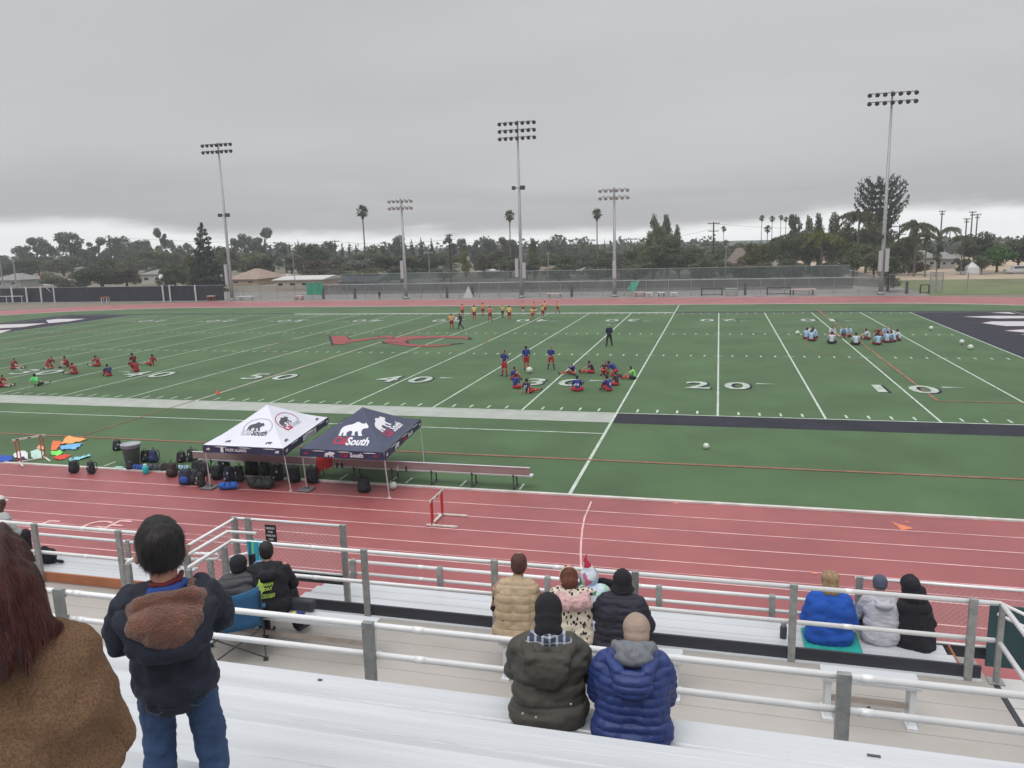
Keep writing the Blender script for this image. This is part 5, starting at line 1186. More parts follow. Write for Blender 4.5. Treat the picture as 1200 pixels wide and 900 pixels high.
duffel('dark slate bag lying right of the teal bottle', 184, 552, (.05, .055, .065), rz=.15, s=.9)
backpack('small dark bag lying on the kerb between the bin group and the brown backpack', 193, 552.5, (.03, .025, .025), rz=.9, s=.7)
backpack('dark brown backpack leaning on the kerb, left of the large bag heap', 202, 558.5, BR, (.05, .03, .03), rz=.1, s=1.15)
backpack('black backpack with a pink patch at the back left of the large bag heap', 213, 542, K, K, rz=.4, extra=(.5, .2, .2), s=.95)
backpack('black backpack with white patches at the back right of the large bag heap', 225, 541, K, K2, rz=-.3, extra=WT, s=1.1)
backpack('black backpack with a bright blue pocket at the front of the large bag heap', 218, 568, (.02, .025, .045), (.03, .08, .35), rz=.2, s=1.25)
backpack('dark green-black backpack in the middle of the large bag heap', 229, 567, (.018, .03, .035), K2, rz=-.2, s=1.15)
backpack('black backpack with white straps at the right front of the large bag heap', 236, 570, K, (.05, .04, .05), rz=-.6, extra=WT, s=1.1)
backpack('plain black backpack standing behind the large bag heap', 232, 556, K, rz=.2, s=1.15)
backpack('black backpack leaning on the front left leg of the white tent', 240, 557, K2, rz=.7, s=1.1)
duffel('pale blue bag lying on top at the back of the large bag heap', 215, 551, (.30, .45, .58), s=.6)
backpack('round black backpack just inside the front left leg of the white tent', 255, 562, K, rz=.3, s=1.15)
backpack('black backpack with white patch hanging at the back under the white tent', 263, 552, K, K2, rz=.1, extra=WT, s=1.1)
backpack('dark navy backpack under the white tent, third from its left leg', 270, 565, (.012, .016, .03), (.02, .025, .05), rz=-.2, extra=WT, s=1.25)
backpack('black backpack with white stripes under the middle of the white tent', 281, 564, K, (.06, .06, .065), rz=-.5, extra=WT, s=1.2)
backpack('large black backpack leaning on the bench under the white tent', 296, 557, K, rz=.2, s=1.3)
backpack('black backpack behind the black duffel under the white tent', 311, 558, (.02, .03, .025), rz=-.1, s=1.2)
backpack('black backpack left of the right front leg of the white tent', 325, 563, K, K, rz=.1, extra=WT, s=1.2)
duffel('wide black duffel standing alone on the red track under the white tent', 306, 572, (.018, .024, .024), s=1.25)
duffel('bright blue sleeping bag roll with a grey end on the red track', 268, 573.5, (.015, .10, .42), rz=.28, s=.85, end=(.28, .30, .38))
backpack('black backpack between the two tents, left of the leg with the plate', 345, 565, K, K2, rz=.2, s=1.15)
backpack('black backpack between the two tents, right of the leg with the plate', 366, 566, K, rz=-.2, s=1.2)
backpack('plain black backpack alone on the track edge under the navy tent', 427, 577, K, (.02, .02, .02), rz=.15, s=1.15)
# bottle, box lids and the like
p = at(171, 555); t = thing('water_jug', 'bright teal water jug on the kerb in front of the bags', 'water jug', (p.x, p.y, .01)); g = MB(); g.lathe((0, 0, 0), [(.10, 0), (.11, .05), (.11, .24), (.08, .28), (.05, .30)], 14); g.build('jug_body', cm(.02, .42, .45, .4), parent=t, smooth=True); g = MB(); g.lathe((0, 0, .30), [(.06, 0), (.06, .05), (.02, .055)], 12); g.build('lid', cm(.6, .7, .7), parent=t)
g = MB(); p = at(140, 549.5); g.box((p.x, p.y, .05), (.36, .14, .07)); tag(g.build('plastic_tray', cm(.35, .62, .55), bevel=.015), 'pale mint plastic tray on the kerb left of the grey bin', 'tray')
# training bibs and shirts spread on the turf at the left
def cloth(label, pts, col, name='training_bib', cat='bib', z=.03, seed=0):
    """crumpled cloth lying on the ground, outline measured on the photograph"""
    P = [at(u, v) for u, v in pts]; c = sum((Vector(p) for p in P), Vector())/len(P)
    bm = bmesh.new(); vs = [bm.verts.new((p.x-c.x, p.y-c.y, 0)) for p in P]
    from mathutils.geometry import tessellate_polygon
    for f in tessellate_polygon([[Vector((p.x, p.y, 0)) for p in P]]):
        bm.faces.new([vs[i] for i in f])
    for _ in range(4): bmesh.ops.subdivide_edges(bm, edges=bm.edges[:], cuts=1, use_grid_fill=True)
    for v in bm.verts:
        v.co.z = z+.07*abs(mnoise.noise(Vector((v.co.x*3+seed, v.co.y*3, seed))))*2
    bmesh.ops.recalc_face_normals(bm, faces=bm.faces)
    me = bpy.data.meshes.new(name); bm.to_mesh(me); bm.free(); me.materials.append(cm(*col, var=.12, vscale=6)); me.polygons.foreach_set('use_smooth', [True]*len(me.polygons))
    o = bpy.data.objects.new(name, me); COL.objects.link(o); o.location = c
    sd = o.modifiers.new('s', 'SOLIDIFY'); sd.thickness = .012
    tag(o, label, cat, 'training bibs and shirts spread on the turf')
cloth('pale orange bib at the back of the spread shirts', [(71, 521), (79, 512.5), (86, 513), (94, 514), (103, 515.5), (98, 517), (88, 519.5), (78, 521.5)], (.80, .36, .12), seed=1)
cloth('deep orange bib under the raised hurdle bar', [(60, 525), (62, 518.5), (70, 518), (73, 520), (70, 524), (66, 528), (60, 529)], (.68, .17, .06), seed=2)
cloth('light blue shirt spread right of the orange bibs', [(70, 524), (86, 521), (97, 520.5), (94, 524), (89, 528), (80, 527), (73, 529.5)], (.17, .42, .68), seed=3)
cloth('lime green bib in the middle of the spread shirts', [(60, 530.5), (71, 529), (74, 532), (68, 535), (60, 534)], (.20, .72, .12), seed=4)
cloth('red-orange bib in front of the lime green bib', [(62, 537), (70, 534.5), (76, 533), (83, 535), (78, 538), (70, 540), (63, 538.5)], (.62, .07, .04), seed=5)
cloth('white bib behind the near hurdle leg', [(15, 535), (22, 530.5), (30, 529.5), (33, 533), (33, 539), (25, 539), (17, 537.5)], (.66, .66, .70), seed=6)
cloth('pale mint bib between the two hurdle legs', [(36, 530), (46, 529.5), (52, 532), (50, 537), (42, 539), (37, 538)], (.45, .64, .56), seed=7)
cloth('royal blue shirt at the left edge of the view', [(-6, 540), (-4, 535.5), (8, 535), (15, 536.5), (15, 541), (4, 543), (-5, 543)], (.02, .08, .40), seed=8)
cloth('narrow pale teal strip of cloth right of the spread shirts', [(81, 540), (88, 538), (98, 536), (105, 534.5), (106.5, 536), (98, 538.5), (90, 540.5), (82, 542)], (.26, .55, .62), seed=9)
cloth('navy shirt folded at the near left corner of the hurdle', [(17, 541.5), (18, 537.5), (29, 537.5), (29, 541.5)], (.03, .03, .08), seed=10)
cloth('peach bib between the orange hurdle uprights', [(43, 526), (46, 523), (52, 524), (52, 527.5), (46, 528)], (.68, .34, .20), seed=11)
# red shirt over the bench back
g = MB(); V = []; n = 10
a = aty(370, 541, -12.0); b_ = aty(389, 543, -12.0)
for i in range(n+1):
    x = a.x+(b_.x-a.x)*i/n; dn = .42+.22*(1 if i in (1, 2) else 0)+.08*sin(i*2.3)-(.2 if i > 8 else 0)
    for j in range(6): V.append((x+.01*sin(j*2+i), -11.965-.015*sin(i*1.9)*j/5, zb+.03-dn*j/5))
    V.append((x, -11.89, zb+.03)); V.append((x, -11.88, zb-.3))
m8 = 8
order = [7, 6, 0, 1, 2, 3, 4, 5]
g.add(V, [(i*m8+order[j], (i+1)*m8+order[j], (i+1)*m8+order[j+1], i*m8+order[j+1]) for i in range(n) for j in range(7)])
o = g.build('red_shirt', mat('red_jersey_cloth', (.38, .02, .02), .8, var=.2, vscale=6), smooth=True); tag(o, 'red shirt hung over the back of the team bench under the navy tent', 'shirt')
# small clamps on the bench seen below the navy tent
for u in (395, 401, 466, 476):
    p = aty(u, 549, -11.98); g = MB(); g.box((p.x, -11.98, zb-.22), (.06, .04, .18)); o = g.build('clamp', M_lampd if u != 466 else M_hw); tag(o, {395: 'dark clamp on the bench back just right of the red shirt', 401: 'small dark clamp on the bench back left of the lone backpack', 466: 'pale clamp on the bench back right of the navy tent front leg', 476: 'rightmost dark clamp on the bench back'}[u], 'clamp')
# ================================================================ PEOPLE
rng = np.random.default_rng(11)
def V3(*a): return Vector(a)
SK1 = (.42, .24, .16); SK2 = (.30, .16, .10); SK3 = (.50, .31, .22); HBLK = (.012, .010, .010); HBRN = (.05, .025, .015)
# ---- small figures on the field; measures for a 1.7 m adult
POSES = {
 'stand': dict(P=(0, 0, .92), C=(0, .01, 1.25), N=(0, .02, 1.45), H=(0, .04, 1.58), sL=(-.19, 0, 1.40), sR=(.19, 0, 1.40), eL=(-.25, -.02, 1.12), eR=(.25, -.02, 1.12), hL=(-.24, .08, .88), hR=(.24, .08, .88), pL=(-.09, 0, .90), pR=(.09, 0, .90), kL=(-.11, .03, .48), kR=(.11, .03, .48), aL=(-.12, -.02, .08), aR=(.12, -.02, .08), tL=(-.14, .13, .035), tR=(.14, .13, .035)),
 'hips': dict(P=(0, 0, .92), C=(0, .0, 1.25), N=(0, .01, 1.45), H=(0, .03, 1.58), sL=(-.19, 0, 1.40), sR=(.19, 0, 1.40), eL=(-.36, -.06, 1.16), eR=(.36, -.06, 1.16), hL=(-.17, .05, 1.0), hR=(.17, .05, 1.0), pL=(-.09, 0, .90), pR=(.09, 0, .90), kL=(-.15, .02, .48), kR=(.13, .06, .48), aL=(-.19, -.02, .08), aR=(.17, .02, .08), tL=(-.24, .12, .035), tR=(.21, .17, .035)),
 'front_hands': dict(P=(0, 0, .92), C=(0, .0, 1.25), N=(0, .03, 1.44), H=(0, .07, 1.57), sL=(-.19, 0, 1.39), sR=(.19, 0, 1.39), eL=(-.25, .02, 1.12), eR=(.25, .02, 1.12), hL=(-.04, .18, 1.0), hR=(.04, .18, .98), pL=(-.09, 0, .90), pR=(.09, 0, .90), kL=(-.17, .02, .48), kR=(.17, .02, .48), aL=(-.23, -.02, .08), aR=(.23, -.02, .08), tL=(-.28, .12, .035), tR=(.28, .12, .035)),
 'walk': dict(P=(0, 0, .90), C=(0, .05, 1.23), N=(0, .09, 1.43), H=(0, .13, 1.56), sL=(-.18, .06, 1.38), sR=(.18, .04, 1.38), eL=(-.23, .17, 1.13), eR=(.23, -.12, 1.12), hL=(-.18, .34, 1.02), hR=(.22, -.05, .90), pL=(-.09, 0, .88), pR=(.09, 0, .88), kL=(-.10, -.05, .47), kR=(.10, .22, .50), aL=(-.10, -.38, .14), aR=(.10, .26, .08), tL=(-.10, -.33, .035), tR=(.11, .42, .05)),
 'sit_cross': dict(P=(0, 0, .12), C=(0, .06, .45), N=(0, .11, .64), H=(0, .17, .76), sL=(-.19, .07, .59), sR=(.19, .07, .59), eL=(-.27, .15, .34), eR=(.27, .15, .34), hL=(-.20, .36, .26), hR=(.20, .36, .26), pL=(-.10, .02, .12), pR=(.10, .02, .12), kL=(-.36, .30, .16), kR=(.36, .30, .16), aL=(.06, .40, .07), aR=(-.08, .34, .07), tL=(.18, .42, .05), tR=(-.20, .36, .05)),
 'sit_out': dict(P=(0, 0, .12), C=(0, .10, .44), N=(0, .20, .62), H=(0, .30, .72), sL=(-.19, .15, .57), sR=(.19, .15, .57), eL=(-.24, .36, .42), eR=(.24, .36, .42), hL=(-.18, .62, .30), hR=(.18, .62, .30), pL=(-.10, .02, .12), pR=(.10, .02, .12), kL=(-.16, .45, .16), kR=(.16, .45, .16), aL=(-.20, .86, .08), aR=(.20, .86, .08), tL=(-.23, .92, .20), tR=(.23, .92, .20)),
 'sit_back': dict(P=(0, 0, .12), C=(0, -.10, .44), N=(0, -.13, .63), H=(0, -.10, .76), sL=(-.19, -.12, .58), sR=(.19, -.12, .58), eL=(-.25, -.27, .34), eR=(.25, -.27, .34), hL=(-.28, -.36, .06), hR=(.28, -.36, .06), pL=(-.10, .02, .12), pR=(.10, .02, .12), kL=(-.15, .42, .26), kR=(.20, .44, .17), aL=(-.17, .78, .08), aR=(.27, .84, .08), tL=(-.18, .90, .10), tR=(.30, .93, .16)),
 'sit_tuck': dict(P=(0, 0, .12), C=(0, .06, .44), N=(0, .14, .62), H=(0, .22, .74), sL=(-.19, .10, .57), sR=(.19, .10, .57), eL=(-.29, .28, .42), eR=(.29, .28, .42), hL=(-.06, .50, .36), hR=(.06, .50, .34), pL=(-.10, .02, .12), pR=(.10, .02, .12), kL=(-.15, .36, .48), kR=(.15, .36, .48), aL=(-.13, .52, .08), aR=(.13, .52, .08), tL=(-.14, .66, .04), tR=(.14, .66, .04)),
 'straddle': dict(P=(0, 0, .12), C=(-.05, .14, .40), N=(-.10, .27, .54), H=(-.14, .38, .60), sL=(-.24, .18, .52), sR=(.10, .24, .52), eL=(-.40, .34, .40), eR=(-.04, .48, .42), hL=(-.52, .54, .24), hR=(-.32, .58, .22), pL=(-.10, .02, .12), pR=(.10, .02, .12), kL=(-.36, .38, .17), kR=(.36, .36, .17), aL=(-.62, .74, .08), aR=(.62, .70, .08), tL=(-.66, .78, .20), tR=(.66, .74, .20)),
 'kneel': dict(P=(0, 0, .34), C=(.0, .22, .58), N=(.0, .38, .70), H=(.0, .50, .76), sL=(-.19, .28, .68), sR=(.19, .28, .68), eL=(-.24, .40, .42), eR=(.24, .40, .42), hL=(-.22, .52, .16), hR=(.22, .52, .16), pL=(-.10, .0, .33), pR=(.10, .0, .33), kL=(-.16, .26, .08), kR=(.16, .30, .10), aL=(-.16, -.18, .07), aR=(.16, -.14, .07), tL=(-.16, -.34, .04), tR=(.16, -.30, .04)),
}
def skel(name): return {k: Vector(v) for k, v in POSES[name].items()}
def figure_meshes(name):
    j = skel(name); fl = ((0, 1, .2), .72)
    up = (j['N']-j['P']).normalized()
    body = [('C', j['P'], j['C'], .125, .125, ((0, 1, .1), .75)), ('C', j['C'], j['N']-up*.06, .13, .09, ((0, 1, .1), .8)), ('C', j['sL'], j['sR'], .055, .055), ('C', j['N']-up*.03, j['H'], .052, .052), ('E', j['H']+V3(0, .005, .02), (.078, .098, .115)), ('E', j['H']+V3(0, .10, -.005), (.014, .018, .020)),
            ('E', j['H']+V3(-.078, .0, .0), (.012, .022, .030)), ('E', j['H']+V3(.078, .0, .0), (.012, .022, .030)), ('E', j['H']+V3(0, .05, -.065), (.045, .045, .040))]
    for s in 'LR':
        body += [('C', j['s'+s], j['e'+s], .050, .038), ('C', j['e'+s], j['h'+s], .038, .026), ('E', j['h'+s]+(j['h'+s]-j['e'+s]).normalized()*.05, (.032, .036, .036)), ('C', j['h'+s], j['h'+s]+(j['h'+s]-j['e'+s]).normalized()*.12, .022, .014),
                 ('C', j['p'+s], j['k'+s], .088, .056), ('C', j['k'+s], j['a'+s], .055, .036), ('C', j['a'+s], j['t'+s], .036, .030)]
    mid = lambda a, b, t: j[a]+(j[b]-j[a])*t
    jersey = [('C', j['P']+up*.02, j['C'], .150, .150, ((0, 1, .1), .78)), ('C', j['C'], j['N']-up*.08, .155, .11, ((0, 1, .1), .8)), ('C', j['sL'], j['sR'], .075, .075)]
    shorts = [('C', j['P'], j['P']+up*.05, .145, .14, ((0, 1, .1), .85))]; socks = []; boots = []; sleeves = []; trousers = [('C', j['P'], j['P']+up*.05, .145, .14)]
    for s in 'LR':
        jersey += [('C', j['s'+s], mid('s'+s, 'e'+s, .75), .068, .066)]
        sleeves += [('C', j['s'+s], j['e'+s], .068, .056), ('C', j['e'+s], mid('e'+s, 'h'+s, .92), .056, .040)]
        shorts += [('C', j['p'+s], mid('p'+s, 'k'+s, .72), .115, .095)]
        socks += [('C', mid('k'+s, 'a'+s, .15), mid('k'+s, 'a'+s, .97), .062, .044)]
        trousers += [('C', j['p'+s], j['k'+s], .108, .078), ('C', j['k'+s], mid('k'+s, 'a'+s, .95), .076, .06)]
        boots += [('C', j['a'+s], j['t'+s], .050, .042)]
    hair = [('E', j['H']+V3(0, -.018, .05), (.090, .100, .098)), ('E', j['H']+V3(0, -.045, .01), (.084, .072, .085))]
    vx = .022
    return {'body': soft(body, .018, 3), 'jersey': soft(jersey, vx, 4), 'jacket': soft(jersey+sleeves, vx, 4), 'shorts': soft(shorts, vx, 3), 'socks': soft(socks, .02, 2), 'boots': soft(boots, .02, 2), 'hair': soft(hair, .02, 2), 'trousers': soft(trousers, vx, 3)}
FM = {}
def player(label, pose, u, v, rz, kit, s=.86, group=None, skin=SK1, hair=HBLK, coat=False, long_=False, top=None):
    """kit: (jersey, shorts, socks, boots)"""
    if pose not in FM: FM[pose] = figure_meshes(pose)
    m = FM[pose]; p = at(u, v)
    if top is not None:
        z = aty(u, top, p.y).z; s = z/1.72 if pose in ('stand', 'hips', 'front_hands', 'walk') else s
    o = inst('person', m['body'], cm(*skin, .6), None, (p.x, p.y, .01)); o.scale = (s, s, s); o.rotation_euler[2] = radians(rz)
    tag(o, label, 'person', group)
    inst('jacket' if coat else 'jersey', m['jacket' if coat else 'jersey'], cm(*kit[0]), o)
    if long_: inst('trousers', m['trousers'], cm(*kit[1]), o)
    else: inst('shorts', m['shorts'], cm(*kit[1]), o); inst('socks', m['socks'], cm(*kit[2]), o)
    inst('boots', m['boots'], cm(*kit[3]), o); inst('hair', m['hair'], cm(*hair, .85), o)
    return o
OR = ((.72, .30, .15), (.30, .02, .02), (.42, .03, .03), (.05, .04, .04)); OY = ((.80, .50, .16), (.28, .02, .02), (.40, .03, .03), (.5, .45, .4)); OP = ((.72, .17, .15), (.30, .02, .02), (.42, .03, .03), (.05, .04, .04)); OO = ((.78, .38, .16), (.32, .02, .02), (.40, .03, .03), (.3, .1, .05))
G1 = 'players in orange and yellow bibs by the far sideline'
player('player in an orange bib at the far left, beside the dark clad coach', 'hips', 529.5, 386, 20, OO, group=G1, top=367.5)
player('coach in dark clothes holding a white clipboard, second from the left of the far group', 'walk', 540, 386, 90, ((.015, .018, .03), (.015, .018, .03), (.02, .02, .02), (.02, .02, .02)), group=None, top=367, coat=True, long_=True)
player('player in a red-orange bib right behind the coach, near the far sideline', 'stand', 542, 371.5, 10, OP, group=G1, top=356.5)
player('player in a yellow bib, third bib from the left, facing the far fence', 'stand', 556, 375.5, 0, OY, group=G1, top=357.5)
player('smaller far player in a pale orange bib, beyond the yellow bib', 'stand', 566, 370, 30, OR, group=G1, top=355)
player('player in a pink-red bib standing with feet apart, left of the walking player', 'hips', 574.5, 376.5, 0, OP, group=G1, top=358.5)
player('player in yellow bib and dark sleeves walking, left of the middle gap', 'walk', 589, 372.5, 200, ((.70, .48, .18), (.06, .03, .03), (.05, .03, .03), (.02, .02, .02)), group=G1, top=357)
player('player in a peach bib with dark shorts, nearest before the gap in the far group', 'stand', 597, 376, 5, OY, group=G1, top=358)
player('player in a peach bib just right of the tall centre pole foot', 'stand', 613, 366, 0, ((.78, .34, .20), (.30, .02, .02), (.7, .6, .5), (.3, .2, .2)), group=G1, top=354)
player('nearest player of the right half of the far group, in an orange bib', 'hips', 624, 375, 10, OO, group=G1, top=360)
player('player in a pale orange bib just behind the nearest one at right', 'stand', 626, 368, -20, OR, group=G1, top=354)
player('player in a yellow bib beside another, in the tight pair at right', 'front_hands', 636, 372, 60, OY, group=G1, top=357.5)
player('player in an orange bib, the farther one of the tight pair at right', 'stand', 638.5, 368, 0, OO, group=G1, top=353)
player('rightmost player of the far group, in an orange bib with dark arms', 'walk', 653.5, 367.5, 160, OR, group=G1, top=352.5)
g = MB(); p = at(536.5, 386); zc = aty(536.5, 373, p.y).z; g.box((p.x-.05, p.y-.1, zc), (.30, .03, .22)); tag(g.build('clipboard', M_prt), 'white clipboard held by the dark-clad coach of the far group', 'clipboard')
BL = (.018, .03, .21); RD = (.42, .018, .02); BK = (.02, .02, .025)
KB = (BL, RD, RD, (.03, .03, .03)); G2 = 'players in blue and red by the near thirty yard mark'
player('standing blue player with one arm raised, leftmost of the blue group', 'hips', 591.5, 441, 150, (BL, RD, RD, BK), group=G2, top=410.5)
player('standing blue player with a ball at the feet, in the middle of three standing', 'stand', 617, 434, 20, KB, group=G2, top=405.5, skin=SK2)
player('standing blue player with hands joined in front, rightmost of three standing', 'front_hands', 646, 433, 178, (BL, RD, (.03, .03, .04), BK), group=G2, top=406)
a = player('seated blue player farthest back in the left part of the circle', 'sit_tuck', 600, 445, -80, KB, group=G2, s=.88)
a = player('seated blue player with a white number, left part of the circle, middle one', 'sit_cross', 603.5, 455.5, -35, KB, group=G2, s=.92)
b17 = player('seated player leaning on both hands with white 17 on the back', 'sit_back', 619, 461, -25, ((.02, .022, .06), RD, RD, BK), group=G2, s=.92)
b14 = player('seated blue player with white 14 on the back, nearest of the circle', 'sit_cross', 676.5, 459, 10, KB, group=G2, s=.95)
b8 = player('seated blue player with white 8 on the back, nearest of the right part', 'sit_tuck', 714, 458.5, 50, KB, group=G2, s=.95)
player('blue player stretching one leg aside, at the far side of the circle left', 'straddle', 671, 438.5, 160, KB, group=G2, s=.9)
player('blue and red player seated sideways with legs to the left', 'sit_out', 695, 437.5, 95, ((.05, .02, .06), RD, RD, BK), group=G2, s=.9)
player('dark haired player bent low over the knees beside the leaning blue one', 'sit_tuck', 710, 438.5, 170, ((.03, .02, .06), RD, RD, BK), group=G2, s=.92, hair=(.01, .01, .01))
player('blue player leaning forward on both hands, right side of the circle', 'kneel', 722, 441, 75, KB, group=G2, s=1.0)
player('player with red shorts seated between the 8 and the leaning player', 'sit_cross', 723, 452, 60, ((.06, .02, .05), RD, RD, BK), group=G2, s=.88)
player('goalkeeper in a lime shirt seated with legs stretched left, right of the circle', 'sit_out', 744, 444.5, 95, ((.22, .62, .16), (.02, .02, .02), RD, BK), group=None, s=.88)
def back_number(o, txt, z=.40, y=-.10, s=.16):
    g = MB(); add_text(g, txt, lambda x, y_: (x, 0, y_), height=s, bold=.04); n = g.build('number', M_prt, parent=o); n.location = (0, y, z); n.rotation_euler[0] = radians(-8)
back_number(b14, '14', .34, -.093); back_number(b8, '8', .34, -.090); back_number(b17, '17', .34, -.245)
player('man in navy standing alone near the centre of the field, grey haired', 'front_hands', 714, 406, 30, ((.012, .016, .05), (.012, .014, .03), BK, (.05, .07, .05)), top=380, coat=True, long_=True, hair=(.35, .34, .33))
G3 = 'players in crimson seated at the left of the field'
CR = (.30, .012, .025); KR = (CR, CR, (.5, .4, .38), BK)
player('crimson player seated with legs right, farthest left of the far row', 'sit_out', 15, 433, -80, KR, group=G3, s=.92)
player('crimson player bending over on the left number, head down', 'kneel', 57, 432.5, -95, KR, group=G3, s=1.0)
player('crimson player with dark sleeves seated behind another, left of centre of the group', 'sit_tuck', 80, 430, 150, KR, group=G3, s=.92)
player('crimson player seated nearer with legs stretched left, beside the dark sleeved one', 'sit_out', 89.5, 438.5, 95, KR, group=G3, s=.9)
player('crimson player seated sideways alone above the navy one', 'sit_out', 116, 429.5, 85, KR, group=G3, s=.92)
player('player in a navy top and red shorts seated alone, near the forty mark', 'sit_tuck', 128.5, 441, 70, ((.02, .035, .12), RD, RD, BK), group=G3, s=.92)
player('crimson player sitting upright, the farther one of the pair by the fifty mark', 'sit_cross', 157.5, 427.5, 80, ((.14, .01, .02), (.16, .01, .02), RD, BK), group=G3, s=.95)
player('crimson player sitting in front of its partner, the nearer of the pair', 'sit_tuck', 160.5, 436, 70, KR, group=G3, s=.94)
player('rightmost crimson player leaning back on the hands', 'sit_back', 178, 428.5, 85, KR, group=G3, s=.92)
player('crimson player stretching at the left edge of the photo', 'sit_out', 0, 454, -75, KR, group=G3, s=.92)
player('goalkeeper in a bright green shirt seated with the back to the stand', 'sit_back', 43.5, 452.5, 5, ((.12, .68, .18), BK, (.6, .6, .6), BK), s=.9)
G4 = 'players in pale blue seated in rings at the right of the field'
LB = (.34, .50, .68); LW = (.52, .58, .66); MR = (.16, .02, .03); KL = (LB, MR, MR, BK); KW = (LW, MR, MR, BK)
L4 = [('pale blue player at the left end of the first ring, turned right', 'sit_cross', 944.5, 397.5, -30, KL), ('pale blue player second in the first ring, back to the stand', 'sit_cross', 950.5, 400, -20, KL), ('dark haired player behind the first ring, farthest left', 'sit_tuck', 951, 394.5, 180, (LW, MR, MR, BK)),
      ('player with dark red legs stretched, right side of the first ring', 'sit_out', 957, 396.5, 85, (LB, MR, MR, BK)), ('white shirted player seated at the back of the middle ring, left', 'sit_cross', 974.5, 394.5, 200, (LW, RD, (.6, .3, .3), BK)), ('white shirted player with black shorts, back to the stand, middle ring', 'sit_cross', 974.5, 403, -10, (LW, BK, RD, BK)),
      ('dark haired player bending down in the middle of the second ring', 'kneel', 987.5, 396, 180, (LB, MR, MR, BK)), ('pale blue player seated at the back of the middle ring, right', 'sit_cross', 994.5, 394.5, 150, KL), ('white shirted player alone with the back to the stand by the white line', 'sit_cross', 1003, 404.5, 0, (LW, BK, MR, BK)),
      ('pale blue player at the left end of the third ring', 'sit_out', 1018.5, 398, 85, KW), ('player with bushy dark hair at the back of the third ring', 'sit_tuck', 1028, 396, 180, (MR, MR, MR, BK)), ('pale blue player nearest in the third ring, left one', 'sit_cross', 1029, 404.5, 10, KL),
      ('dark haired player at the back of the third ring, right one', 'sit_cross', 1038.5, 394.5, 170, KL), ('pale blue player nearest in the third ring, right one', 'sit_cross', 1039.5, 402, -10, KL), ('player half hidden behind the third ring in a pale shirt', 'sit_tuck', 1043.5, 397, 160, KW), ('rightmost pale blue player of the third ring, leaning in', 'sit_tuck', 1054, 399.5, 70, KW), ('player with dark red legs crossed inside the third ring', 'sit_out', 1048.5, 401, 60, (LB, MR, (.12, .02, .03), BK))]
for lab, po, u, v, r, k in L4: player(lab, po, u, v, r, k, group=G4, s=.98, skin=random.choice((SK1, SK2, SK3)))
player('dark figure standing beyond the far fence left of the short left pole', 'stand', 445, 350.5, 30, (BK, BK, BK, BK), top=341, coat=True, long_=True)
# ---- spectators in the stand ------------------------------------------------
def wave(amp, f, axis=2, ph=0.0, power=.6):
    def p(co, no):
        d = np.abs(np.sin(co[:, axis]*f+ph))**power; return co+no*((d-.6)*amp)[:, None]
    return p
def chain(*ps):
    def p(co, no):
        for q in ps: co = q(co, no)
        return co
    return p
def hand(w, d, s, r=.009, curl=.5):
    """palm, four unequal bent fingers and a thumb; w wrist, d direction, s side of the thumb"""
    w = Vector(w); d = Vector(d).normalized(); s = Vector(s); s = (s-d*s.dot(d)).normalized(); n = d.cross(s).normalized()
    P = [('C', w, w+d*.045, .026, .034, (tuple(n), .55)), ('C', w+d*.03-s*.02, w+d*.08-s*.022, .022, .018, (tuple(n), .6)), ('C', w+d*.03+s*.02, w+d*.08+s*.022, .022, .018, (tuple(n), .6))]
    for k, ln in zip((-1.5, -.5, .5, 1.5), (.055, .070, .075, .066)):
        b = w+d*.085+s*.019*k; m_ = b+d*ln*.5+n*ln*.15*curl; e_ = m_+d*ln*.4*(1-curl*.6)+n*ln*.45*curl
        P += [('C', b, m_, r, r*.9), ('C', m_, e_, r*.9, r*.75)]
    b = w+d*.03+s*.03; m_ = b+d*.03+s*.025; P += [('C', b, m_, r*1.2, r*1.05), ('C', m_, m_+d*.03+s*.005, r*1.05, r*.85)]
    return P
SEAT = dict(P=(0, 0, .11), C=(0, .07, .40), N=(0, .14, .58), H=(0, .19, .71), sL=(-.19, .10, .52), sR=(.19, .10, .52), eL=(-.27, .17, .25), eR=(.27, .17, .25), hL=(-.10, .38, .20), hR=(.10, .38, .20), pL=(-.10, .02, .10), pR=(.10, .02, .10), kL=(-.13, .46, .11), kR=(.13, .46, .11), aL=(-.13, .47, -.34), aR=(.13, .47, -.34), tL=(-.15, .63, -.39), tR=(.15, .63, -.39))
def seatfig(**k):
    d = {q: Vector(v) for q, v in SEAT.items()}
    for q, v in k.items(): d[q] = Vector(v)
    return d
